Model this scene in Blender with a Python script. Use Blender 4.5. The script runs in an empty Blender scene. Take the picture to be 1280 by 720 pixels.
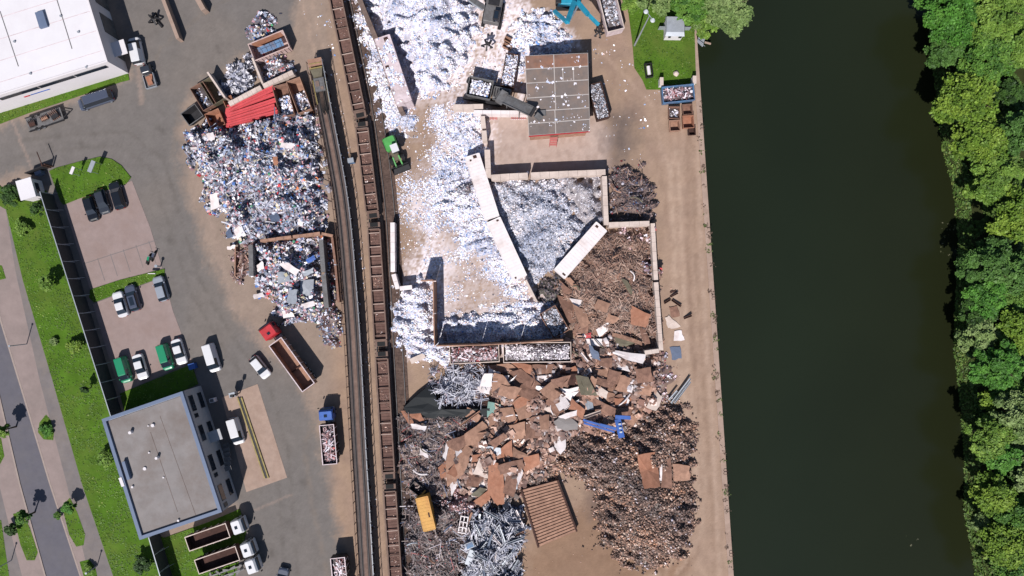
import bpy, math, random
import numpy as np
from mathutils import Vector, Matrix
random.seed(7); RS = np.random.RandomState(11)
SC = bpy.context.scene; C = SC.collection
S = 0.135; H = 120.0
KEXP = 1.75            # sunlit picture value / base colour, used to turn seen colours into base colours
R = math.radians

def P(px, py, z=0.0):
    k = S * (H - z) / H
    return ((px - 640) * k, (360 - py) * k)
def PV(px, py, z=0.0, zz=None):
    x, y = P(px, py, z); return Vector((x, y, z if zz is None else zz))
def ang(x0, y0, x1, y1): return math.atan2(-(y1 - y0), x1 - x0)
def s2l(c):
    c = c / 255.0
    return c / 12.92 if c <= .04045 else ((c + .055) / 1.055) ** 2.4
def A(r, g, b):
    return tuple(min(.86, s2l(v) / KEXP) for v in (r, g, b))
def arrA(cols):
    return np.array([A(*c) for c in cols])

# ------------------------------------------------------------ materials
MATS = {}
def mat(name, rgb, rough=.6, metal=0., var=.25, scale=1.5, dirt=None, dirt_amt=.5, bump=.0, bscale=6., attr=False, emit=False, spec=.4, detail=5, coat=0.):
    if name in MATS: return MATS[name]
    m = bpy.data.materials.new(name); m.use_nodes = True
    nt = m.node_tree; N = nt.nodes; L = nt.links
    b = N['Principled BSDF']
    b.inputs['Roughness'].default_value = rough; b.inputs['Metallic'].default_value = metal
    b.inputs['Specular IOR Level'].default_value = spec
    b.inputs['Coat Weight'].default_value = coat
    tc = N.new('ShaderNodeTexCoord')
    if attr:
        a = N.new('ShaderNodeAttribute'); a.attribute_name = 'Col'; base = a.outputs['Color']
    else:
        a = N.new('ShaderNodeRGB'); a.outputs[0].default_value = (*rgb, 1); base = a.outputs[0]
    n1 = N.new('ShaderNodeTexNoise'); n1.inputs['Scale'].default_value = scale; n1.inputs['Detail'].default_value = detail
    n1.inputs['Roughness'].default_value = .65
    L.new(tc.outputs['Object'], n1.inputs['Vector'])
    mr = N.new('ShaderNodeMapRange'); mr.inputs[1].default_value = .3; mr.inputs[2].default_value = .7
    mr.inputs[3].default_value = 1 - var; mr.inputs[4].default_value = 1 + var
    L.new(n1.outputs['Fac'], mr.inputs[0])
    vm = N.new('ShaderNodeVectorMath'); vm.operation = 'SCALE'
    L.new(base, vm.inputs[0]); L.new(mr.outputs[0], vm.inputs['Scale'])
    out = vm.outputs[0]
    if dirt:
        n2 = N.new('ShaderNodeTexNoise'); n2.inputs['Scale'].default_value = scale * .35; n2.inputs['Detail'].default_value = 8
        n2.inputs['Roughness'].default_value = .7
        mp = N.new('ShaderNodeMapping'); mp.inputs['Location'].default_value = (13.1, 4.2, 0)
        L.new(tc.outputs['Object'], mp.inputs[0]); L.new(mp.outputs[0], n2.inputs['Vector'])
        m2 = N.new('ShaderNodeMapRange'); m2.inputs[1].default_value = .45; m2.inputs[2].default_value = .68
        m2.inputs[3].default_value = 0; m2.inputs[4].default_value = dirt_amt
        L.new(n2.outputs['Fac'], m2.inputs[0])
        mx = N.new('ShaderNodeMix'); mx.data_type = 'RGBA'
        L.new(m2.outputs[0], mx.inputs[0]); L.new(out, mx.inputs[6]); mx.inputs[7].default_value = (*dirt, 1)
        out = mx.outputs[2]
    L.new(out, b.inputs['Base Color'])
    if bump:
        n3 = N.new('ShaderNodeTexNoise'); n3.inputs['Scale'].default_value = bscale; n3.inputs['Detail'].default_value = 4
        L.new(tc.outputs['Object'], n3.inputs['Vector'])
        bp = N.new('ShaderNodeBump'); bp.inputs['Strength'].default_value = bump; bp.inputs['Distance'].default_value = .1
        L.new(n3.outputs['Fac'], bp.inputs['Height']); L.new(bp.outputs[0], b.inputs['Normal'])
    MATS[name] = m
    return m

def M(name):
    return MATS[name]
DUST = A(205, 180, 165)
mat('chip', (0, 0, 0), .5, 0, var=.12, scale=3, attr=True)
mat('leaf', (0, 0, 0), .6, 0, var=.18, scale=1.2, attr=True, spec=.25)
mat('groundm', (0, 0, 0), .95, 0, var=.10, scale=.5, attr=True, spec=.1, bump=.3, bscale=5, detail=9)
mat('concrete', A(240, 220, 210), .9, var=.12, scale=.9, dirt=A(190, 165, 152), dirt_amt=.5, bump=.3, spec=.15)
mat('concrete_dark', A(140, 120, 112), .9, var=.25, scale=.9, dirt=A(90, 75, 70), spec=.1)
mat('white_steel', (.64, .58, .585), .5, var=.08, scale=.8, dirt=A(205, 170, 155), dirt_amt=.45)
mat('dusty_steel', A(246, 226, 232), .7, var=.15, scale=1.8, dirt=A(185, 160, 155), dirt_amt=.6)
mat('wagon_brown', A(130, 100, 92), .85, var=.25, scale=1.2, dirt=A(90, 68, 62), dirt_amt=.6, spec=.15)
mat('wagon_edge', A(142, 118, 108), .85, var=.2, scale=1.2, dirt=A(110, 84, 76), dirt_amt=.6, spec=.15)
mat('wagon_bar', A(205, 180, 168), .85, var=.2, scale=1.2, spec=.15)
mat('pink_steel', A(235, 205, 200), .7, var=.15, dirt=A(180, 130, 110), dirt_amt=.6)
mat('bed_dirt', A(166, 142, 126), .95, var=.2, scale=1.5, dirt=A(130, 108, 98), dirt_amt=.5, spec=.1, bump=.5, bscale=8)
mat('girder_brown', A(120, 98, 88), .85, var=.3, scale=1.2, dirt=A(85, 65, 60), dirt_amt=.6, spec=.15)
mat('faded_red', A(205, 120, 115), .8, var=.2)
mat('rust', A(162, 124, 108), .85, var=.3, scale=1.5, dirt=A(112, 84, 76), dirt_amt=.6, spec=.15)
mat('rust_light', A(190, 148, 127), .85, var=.25, scale=1.5, dirt=A(150, 114, 98), dirt_amt=.6, spec=.15)
mat('rust_dark', A(92, 66, 60), .85, var=.3, scale=1.5, dirt=A(60, 45, 42), dirt_amt=.6, spec=.15)
mat('rust_orange', A(190, 136, 112), .85, var=.2, scale=1.5, dirt=A(165, 108, 84), dirt_amt=.6, spec=.15)
mat('dark_steel', A(58, 56, 60), .6, .3, var=.3, scale=2)
mat('black_rubber', A(30, 30, 32), .85, var=.2)
mat('grey_steel', A(130, 128, 130), .6, .2, var=.25, scale=2, dirt=A(90, 78, 70), dirt_amt=.5)
mat('glass_dark', (.012, .018, .028), .06, 0, var=.1, spec=.8)
mat('red_paint', A(215, 52, 62), .45, var=.12, dirt=A(150, 45, 45), dirt_amt=.5)
mat('red_beam', A(236, 92, 98), .6, var=.12, scale=1.2, dirt=A(180, 75, 78), dirt_amt=.5)
mat('blue_paint', A(60, 110, 200), .5, var=.15, dirt=A(40, 60, 110), dirt_amt=.4)
mat('skip_blue', A(95, 140, 185), .6, var=.2, dirt=A(120, 90, 85), dirt_amt=.7)
mat('sky_blue_paint', A(45, 170, 205), .5, var=.12, dirt=A(40, 90, 110), dirt_amt=.4)
mat('green_paint', A(95, 185, 95), .5, var=.12, dirt=A(70, 110, 70), dirt_amt=.4)
mat('orange_paint', A(235, 175, 85), .6, var=.12, scale=1., dirt=A(200, 120, 60), dirt_amt=.6)
mat('yellow_paint', A(176, 158, 98), .7, var=.25, scale=2, dirt=A(120, 100, 70), dirt_amt=.6)
mat('olive_steel', A(120, 112, 92), .7, var=.25, scale=1.5, dirt=A(80, 66, 55), dirt_amt=.5)
mat('roof_white', A(255, 250, 255), .7, var=.03, scale=.3, dirt=A(232, 222, 228), dirt_amt=.35)
mat('wall_white', A(252, 244, 248), .8, var=.03, scale=.5)
mat('roof_membrane', A(158, 151, 150), .9, var=.09, scale=.45, dirt=A(132, 116, 108), dirt_amt=.65, spec=.1)
mat('parapet_blue', A(115, 130, 160), .6, var=.06)
mat('facade_grey', A(200, 200, 205), .8, var=.08)
mat('sheet_roof', A(134, 122, 118), .85, var=.15, scale=.9, dirt=A(162, 136, 122), dirt_amt=.7)
mat('sheet_roof_rusty', A(148, 114, 100), .85, var=.2, scale=1.2, dirt=A(190, 125, 90), dirt_amt=.5)
mat('seam', A(205, 195, 192), .8, var=.1)
mat('fence_dark', A(62, 64, 68), .7, var=.15)
mat('galv', A(190, 195, 205), .5, .3, var=.12)
mat('bark', A(95, 80, 65), .95, var=.3)
mat('lamp_glass', A(225, 228, 235), .3, var=.05)
mat('tail_red', A(150, 20, 20), .3, var=.05)
def carpaint(name, r, g, b, rough=.25):
    return mat('paint_' + name, A(r, g, b), rough, 0, var=.03, scale=1, coat=.6)
carpaint('white', 250, 248, 252); carpaint('black', 30, 33, 40); carpaint('anthracite', 62, 66, 76); carpaint('silver', 170, 176, 188)
carpaint('green', 20, 150, 105, .4); carpaint('slate', 85, 92, 112)

# ------------------------------------------------------------ mesh builder
class MB:
    def __init__(s): s.v = []; s.f = []
    def add(s, vs, fs):
        o = len(s.v); s.v += [tuple(p) for p in vs]; s.f += [tuple(i + o for i in f) for f in fs]; return s
    def box(s, x0, x1, y0, y1, z0, z1, mtx=None):
        vs = [Vector(p) for p in ((x0, y0, z0), (x1, y0, z0), (x1, y1, z0), (x0, y1, z0), (x0, y0, z1), (x1, y0, z1), (x1, y1, z1), (x0, y1, z1))]
        if mtx is not None: vs = [mtx @ p for p in vs]
        return s.add(vs, [(0, 3, 2, 1), (4, 5, 6, 7), (0, 1, 5, 4), (1, 2, 6, 5), (2, 3, 7, 6), (3, 0, 4, 7)])
    def cbox(s, c, d, rz=0, ry=0, rx=0):
        m = Matrix.Translation(c) @ Matrix.Rotation(rz, 4, 'Z') @ Matrix.Rotation(ry, 4, 'Y') @ Matrix.Rotation(rx, 4, 'X')
        return s.box(-d[0] / 2, d[0] / 2, -d[1] / 2, d[1] / 2, -d[2] / 2, d[2] / 2, m)
    def beam(s, p, q, w, h):
        p = Vector(p); q = Vector(q); d = q - p; l = d.length
        m = Matrix.Translation(p) @ d.to_track_quat('X', 'Z').to_matrix().to_4x4()
        return s.box(0, l, -w / 2, w / 2, -h / 2, h / 2, m)
    def prism(s, pts, z0, z1):
        n = len(pts)
        a = sum(pts[i][0] * pts[(i + 1) % n][1] - pts[(i + 1) % n][0] * pts[i][1] for i in range(n))
        if a < 0: pts = pts[::-1]
        vs = [(x, y, z0) for x, y in pts] + [(x, y, z1) for x, y in pts]
        return s.add(vs, [tuple(range(n))[::-1], tuple(range(n, 2 * n))] + [(i, (i + 1) % n, n + (i + 1) % n, n + i) for i in range(n)])
    def sheet(s, pts, z):
        n = len(pts)
        a = sum(pts[i][0] * pts[(i + 1) % n][1] - pts[(i + 1) % n][0] * pts[i][1] for i in range(n))
        if a < 0: pts = pts[::-1]
        return s.add([(x, y, z) for x, y in pts], [tuple(range(n))])
    def tube(s, p, q, r0, r1=None, n=10, cap=True):
        r1 = r0 if r1 is None else r1
        p = Vector(p); q = Vector(q); d = (q - p).normalized()
        u = d.orthogonal().normalized(); w = d.cross(u)
        vs = []
        for c, r in ((p, r0), (q, r1)):
            for i in range(n):
                t = 2 * math.pi * i / n
                vs.append(c + u * (r * math.cos(t)) + w * (r * math.sin(t)))
        fs = [(i, (i + 1) % n, n + (i + 1) % n, n + i) for i in range(n)]
        if cap: fs += [tuple(range(n))[::-1], tuple(range(n, 2 * n))]
        return s.add(vs, fs)
    def loft(s, rings, cap0=True, cap1=True):
        n = len(rings[0]); vs = [p for r in rings for p in r]; fs = []
        for k in range(len(rings) - 1):
            for i in range(n):
                j = (i + 1) % n
                fs.append((k * n + i, k * n + j, (k + 1) * n + j, (k + 1) * n + i))
        if cap0: fs.append(tuple(range(n))[::-1])
        if cap1: fs.append(tuple(range((len(rings) - 1) * n, len(rings) * n)))
        return s.add(vs, fs)
    def build(s, name, m, parent=None, w=False, smooth=False, bevel=0):
        me = bpy.data.meshes.new(name)
        vs = s.v
        if w and parent is not None:
            o = parent.location; vs = [(x - o.x, y - o.y, z - o.z) for x, y, z in vs]
        me.from_pydata(vs, [], s.f); me.update()
        me.materials.append(MATS[m] if isinstance(m, str) else m)
        if smooth: me.polygons.foreach_set('use_smooth', [True] * len(me.polygons))
        ob = bpy.data.objects.new(name, me); C.objects.link(ob)
        if parent is not None: ob.parent = parent
        if bevel:
            b = ob.modifiers.new('b', 'BEVEL'); b.width = bevel; b.segments = 2
        return ob

def tag(o, label=None, cat=None, group=None, kind=None):
    if label: o['label'] = label
    if cat: o['category'] = cat
    if group: o['group'] = group
    if kind: o['kind'] = kind
    return o
def thing(name, label, cat, loc, rz=0, group=None):
    o = bpy.data.objects.new(name, None); C.objects.link(o)
    o.location = (loc[0], loc[1], loc[2] if len(loc) > 2 else 0); o.rotation_euler = (0, 0, rz)
    return tag(o, label, cat, group)
def copy_tree(o, parent=None):
    c = o.copy(); C.objects.link(c); c.parent = parent
    for ch in o.children: copy_tree(ch, c)
    return c

# ------------------------------------------------------------ numpy tools
def sdf(pts, poly):
    """signed distance, positive inside; pts (N,2), poly list"""
    p = np.asarray(pts, float); q = np.asarray(poly, float); n = len(q)
    d = np.full(len(p), 1e9); ins = np.zeros(len(p), bool)
    for i in range(n):
        a = q[i]; b = q[(i + 1) % n]; e = b - a; w = p - a
        t = np.clip((w @ e) / max(1e-9, e @ e), 0, 1)
        dd = np.hypot(*(w - t[:, None] * e).T); d = np.minimum(d, dd)
        c = (a[1] > p[:, 1]) != (b[1] > p[:, 1])
        with np.errstate(divide='ignore', invalid='ignore'):
            xx = (b[0] - a[0]) * (p[:, 1] - a[1]) / (b[1] - a[1] + 1e-12) + a[0]
        ins ^= c & (p[:, 0] < xx)
    return np.where(ins, d, -d)
class Noise:
    def __init__(s, seed, freq, n=14):
        r = np.random.RandomState(seed); t = r.rand(n) * 2 * np.pi; f = freq * (0.5 + 1.5 * r.rand(n))
        s.k = np.stack([np.cos(t) * f, np.sin(t) * f], 1); s.ph = r.rand(n) * 2 * np.pi; s.n = n
    def __call__(s, p):
        return np.sin(p @ s.k.T * 2 * np.pi + s.ph).sum(1) / math.sqrt(s.n / 2.0)
def mesh_np(name, V, F, cols=None, m='chip', parent=None):
    """F: (n,k) uniform faces; cols per vertex"""
    me = bpy.data.meshes.new(name); V = np.asarray(V, np.float32); F = np.asarray(F, np.int32)
    me.vertices.add(len(V)); me.vertices.foreach_set('co', V.ravel())
    k = F.shape[1]; me.loops.add(F.size); me.loops.foreach_set('vertex_index', F.ravel())
    me.polygons.add(len(F)); me.polygons.foreach_set('loop_start', np.arange(0, F.size, k, dtype=np.int32))
    me.polygons.foreach_set('loop_total', np.full(len(F), k, np.int32))
    me.update(calc_edges=True); me.validate()
    if cols is not None:
        ca = me.color_attributes.new('Col', 'FLOAT_COLOR', 'POINT')
        cc = np.ones((len(V), 4), np.float32); cc[:, :3] = cols; ca.data.foreach_set('color', cc.ravel())
    me.materials.append(MATS[m])
    ob = bpy.data.objects.new(name, me); C.objects.link(ob)
    if parent is not None: ob.parent = parent
    return ob
def rotmats(n, tilt, yaw=None):
    yaw = RS.rand(n) * 2 * np.pi if yaw is None else yaw
    ax = RS.rand(n) * 2 * np.pi; t = np.abs(RS.randn(n)) * tilt
    cy, sy = np.cos(yaw), np.sin(yaw); Z = np.zeros((n, 3, 3)); Z[:, 0, 0] = cy; Z[:, 0, 1] = -sy; Z[:, 1, 0] = sy; Z[:, 1, 1] = cy; Z[:, 2, 2] = 1
    ux, uy = np.cos(ax), np.sin(ax); c, s = np.cos(t), np.sin(t); T = np.zeros((n, 3, 3))
    T[:, 0, 0] = c + ux * ux * (1 - c); T[:, 0, 1] = ux * uy * (1 - c); T[:, 0, 2] = uy * s
    T[:, 1, 0] = ux * uy * (1 - c); T[:, 1, 1] = c + uy * uy * (1 - c); T[:, 1, 2] = -ux * s
    T[:, 2, 0] = -uy * s; T[:, 2, 1] = ux * s; T[:, 2, 2] = c
    return T @ Z
def chips(pts, lx, ly, cols, tilt=.4, yaw=None, fold=.25, chunky=0.):
    """bent little plates; chunky: thickness ratio turns them into lumps. returns V,F(quads),cols"""
    n = len(pts); Rm = rotmats(n, tilt, yaw); lx = np.broadcast_to(lx, n) / 2; ly = np.broadcast_to(ly, n) / 2
    if chunky:
        h = np.minimum(lx, ly) * chunky
        sg = np.array([(-1, -1, -1), (1, -1, -1), (1, 1, -1), (-1, 1, -1), (-1, -1, 1), (1, -1, 1), (1, 1, 1), (-1, 1, 1)], float)
        L = sg[None] * np.stack([lx, ly, h], 1)[:, None] * (0.7 + .5 * RS.rand(n, 8, 1))
        fi = np.array([(4, 5, 6, 7), (0, 1, 5, 4), (1, 2, 6, 5), (2, 3, 7, 6), (3, 0, 4, 7)]); nv = 8
    else:
        b = fold * lx * RS.randn(n)
        z = np.zeros(n); tw = .15 * ly * RS.randn(n)
        L = np.stack([np.stack(q, 1) for q in ((-lx, -ly, z), (z, -ly, b), (lx, -ly, tw), (lx, ly, z), (z, ly, b), (-lx, ly, tw))], 1)
        fi = np.array([(0, 1, 4, 5), (1, 2, 3, 4)]); nv = 6
    V = np.einsum('nij,nkj->nki', Rm, L) + np.asarray(pts)[:, None]
    F = (fi[None] + (np.arange(n) * nv)[:, None, None]).reshape(-1, 4)
    return V.reshape(-1, 3), F, np.repeat(cols, nv, 0)
def merge(parts):
    Vs, Fs, Cs = [], [], []; o = 0
    for V, F, Cc in parts:
        Vs.append(V); Fs.append(F + o); Cs.append(Cc); o += len(V)
    return np.concatenate(Vs), np.concatenate(Fs), np.concatenate(Cs)
def palette(pal, n):
    w = np.array([p[3] for p in pal], float); w /= w.sum()
    c = arrA([p[:3] for p in pal])[RS.choice(len(pal), n, p=w)] * BOOST.get(id(pal), 1.3)
    return np.clip(c * (0.8 + .4 * RS.rand(n, 1)), 0, .88)
PAL = {
 'white': [(252, 245, 252, 8), (236, 232, 248, 5), (206, 212, 236, 4), (160, 178, 214, 2.5), (150, 138, 142, 1.3), (105, 98, 105, 1), (215, 185, 180, 1.5), (110, 150, 210, .5)],
 'whitegrey': [(225, 222, 232, 4), (190, 192, 205, 5), (150, 155, 170, 5), (120, 112, 115, 4), (85, 82, 90, 3), (175, 150, 145, 2)],
 'escrap': [(245, 240, 250, 4.5), (205, 208, 225, 5), (160, 168, 188, 4.5), (115, 118, 135, 4), (72, 70, 82, 4), (45, 42, 52, 3), (205, 160, 168, 3), (150, 108, 116, 2.5), (90, 130, 200, 1.4), (225, 205, 180, 1.5), (200, 60, 70, .5), (70, 150, 110, .2), (220, 130, 80, .3), (190, 180, 150, .8)],
 'pinkscrap': [(225, 205, 215, 4), (185, 150, 155, 4), (150, 110, 112, 4), (110, 85, 90, 4), (70, 58, 66, 3), (235, 230, 240, 3), (190, 80, 80, .6)],
 'strips': [(164, 132, 118, 5), (146, 114, 100, 5), (122, 95, 84, 4), (188, 158, 142, 2.5), (88, 74, 72, 2), (150, 108, 92, .8)],
 'chunks': [(168, 134, 118, 5), (144, 112, 98, 5), (112, 88, 78, 4.5), (78, 62, 58, 3.5), (205, 178, 162, 1.6), (235, 215, 215, .5), (172, 126, 100, 1.)],
 'dark': [(95, 80, 82, 5), (125, 105, 102, 4), (65, 58, 64, 4), (160, 140, 140, 2), (200, 190, 200, .8), (150, 60, 60, .4), (80, 95, 130, .5)],
 'alu': [(235, 232, 242, 4), (195, 195, 212, 4), (150, 152, 172, 3), (105, 108, 128, 2.5), (70, 70, 84, 2)],
 'fine': [(215, 205, 210, 4), (175, 168, 175, 4), (135, 128, 136, 3), (95, 90, 98, 2), (240, 235, 245, 2)],
 'bay': [(240, 236, 246, 5), (205, 205, 222, 5), (165, 172, 192, 4.5), (125, 124, 134, 2.5), (96, 92, 98, 1.5), (200, 180, 178, 1.5)],
 'rustmix': [(174, 136, 120, 5), (152, 116, 104, 5), (126, 98, 90, 4), (196, 156, 138, 2), (90, 68, 62, 2.5), (232, 215, 212, 1.2)],
}
BOOST = {id(PAL[k]): v for k, v in dict(white=1.5, whitegrey=1.35, escrap=1.35, pinkscrap=1.35, chunks=1.4, strips=1.3, rustmix=1.2, alu=1.05, fine=1.6, dark=1.25).items()}
WP = lambda poly: [P(x, y) for x, y in poly]
HEAPS = []
def heap(name, label, cat, poly, hmax, rise=3.0, pal='white', dens=8, size=(.2, .6), aspect=.6, tilt=.45, fold=.3, base=(120, 110, 112),
         rough=.35, edge=.6, chunky=0, sticks=0, stickpal=None, sw=.1, sl=(.8, 2.2), extra=None, seed=0, z0=0., kind='stuff', spill=.0, flatness=1., yaw=None, bumps=0.25):
    wp = WP(poly); q = np.array(wp); lo = q.min(0) - 1; hi = q.max(0) + 1
    nz = Noise(seed + 3, .12); nz2 = Noise(seed + 9, .45); ne = Noise(seed + 21, .35)
    def hf(p):
        d = sdf(p, wp) + edge * ne(p)
        t = np.clip(d / rise, 0, 1)
        s = t * (2 - t)
        return z0 + hmax * s * (1 - bumps + bumps * nz(p)) + rough * nz2(p) * np.clip(d / 1.5, 0, 1) * .5, d
    cs = .45
    gx = np.arange(lo[0], hi[0] + cs, cs); gy = np.arange(lo[1], hi[1] + cs, cs)
    X, Y = np.meshgrid(gx, gy); g = np.stack([X.ravel(), Y.ravel()], 1); hh, dd = hf(g)
    z = np.where(dd > -.3, np.maximum(hh, z0) + .012, z0 - .3)
    nx = len(gx); idx = np.arange(len(g)).reshape(len(gy), nx)
    F = np.stack([idx[:-1, :-1], idx[:-1, 1:], idx[1:, 1:], idx[1:, :-1]], -1).reshape(-1, 4)
    keep = (dd[F] > -.1).any(1); F = F[keep]
    used = np.unique(F); mp = -np.ones(len(g), int); mp[used] = np.arange(len(used))
    bc = np.array(A(*base)) * (.75 + .5 * RS.rand(len(used), 1))
    parts = [(np.column_stack([g, z])[used], mp[F], np.tile(bc, (1, 1)) * np.ones((1, 3)))]
    area = (hi[0] - lo[0]) * (hi[1] - lo[1]); n = int(area * dens)
    p = lo + RS.rand(n, 2) * (hi - lo); h, d = hf(p)
    k = d > -.25 - spill * RS.rand(n) ** 2
    if spill: k &= (d > -.25) | (RS.rand(n) < np.exp(np.clip(d, -9, 0) / (spill * .4)) * .6)
    p, h, d = p[k], np.maximum(h[k], z0), d[k]; n = len(p)
    s = size[0] + (size[1] - size[0]) * RS.rand(n) ** 2
    cc = palette(PAL[pal], n); tn = np.clip((.97 if pal == 'white' else .9 if pal == 'chunks' else .98) + .15 * Noise(seed + 60, .09)(p) + .06 * Noise(seed + 61, .3)(p), .55, 1.15)
    cc = np.clip(cc * np.stack([tn ** 1.2, tn, tn ** .7], 1), 0, .88)      # broad patches of tone, the darker ones bluer
    parts.append(chips(np.column_stack([p, h + .05 + .12 * RS.rand(n) * s / .3]), s, s * (aspect * (.5 + RS.rand(n))), cc, tilt, yaw, fold, chunky))
    if sticks:
        n = int(area * sticks); p = lo + RS.rand(n, 2) * (hi - lo); h, d = hf(p); k = d > .3; p, h = p[k], np.maximum(h[k], z0); n = len(p)
        l = sl[0] + sl[1] * RS.rand(n) ** 1.5
        parts.append(chips(np.column_stack([p, h + .2 + .25 * RS.rand(n)]), l, sw + sw * RS.rand(n), palette(PAL[stickpal or pal], n), .18, None, .04))
    V, F, Cc = merge(parts)
    ob = mesh_np(name, V, F, Cc)
    tag(ob, label, cat, kind=kind)
    HEAPS.append((wp, hf))
    return ob
def heap_z(x, y):
    z = 0.
    for wp, hf in HEAPS:
        h, d = hf(np.array([[x, y]]))
        if d[0] > 0: z = max(z, float(h[0]))
    return z
# ------------------------------------------------------------ ground as one painted-by-zone grid (zones are real surfaces)
ASPH = [(-60, 190), (0, 158), (60, 138), (165, 95), (158, 60), (140, -30), (372, -30), (366, 30), (345, 62), (300, 70), (236, 112), (222, 170), (232, 240), (250, 300), (268, 345), (290, 388),
        (330, 440), (372, 470), (398, 545), (418, 640), (428, 690), (440, 760), (180, 760), (205, 700), (300, 640), (150, 480), (60, 240), (30, 215), (-60, 235)]
PAD = [(606, 142), (740, 136), (768, 165), (757, 214), (610, 222)]
STAIN = [(762, 140), (790, 140), (797, 175), (785, 205), (765, 200), (757, 170)]
SOUTH = [(690, 660), (740, 620), (770, 650), (790, 690), (860, 700), (850, 760), (640, 760), (660, 690)]
DUSTP = [[(450, -20), (598, -20), (605, 60), (575, 120), (520, 135), (470, 60)],
         [(545, 130), (610, 140), (608, 195), (640, 330), (690, 380), (700, 440), (545, 440), (495, 450), (492, 380), (530, 300), (505, 250), (548, 180)],
         [(600, 0), (650, 0), (720, 55), (660, 75), (655, 130), (600, 95)], [(470, 120), (510, 130), (515, 170), (475, 160)]]
BARE = [(522, 120), (560, 120), (552, 190), (545, 240), (600, 320), (655, 370), (650, 385), (600, 400), (565, 405), (562, 330), (535, 260), (512, 240), (485, 270), (478, 180)]
def quay_x(py): return 872 + (py - 60) * (917 - 872) / 660.0
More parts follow.
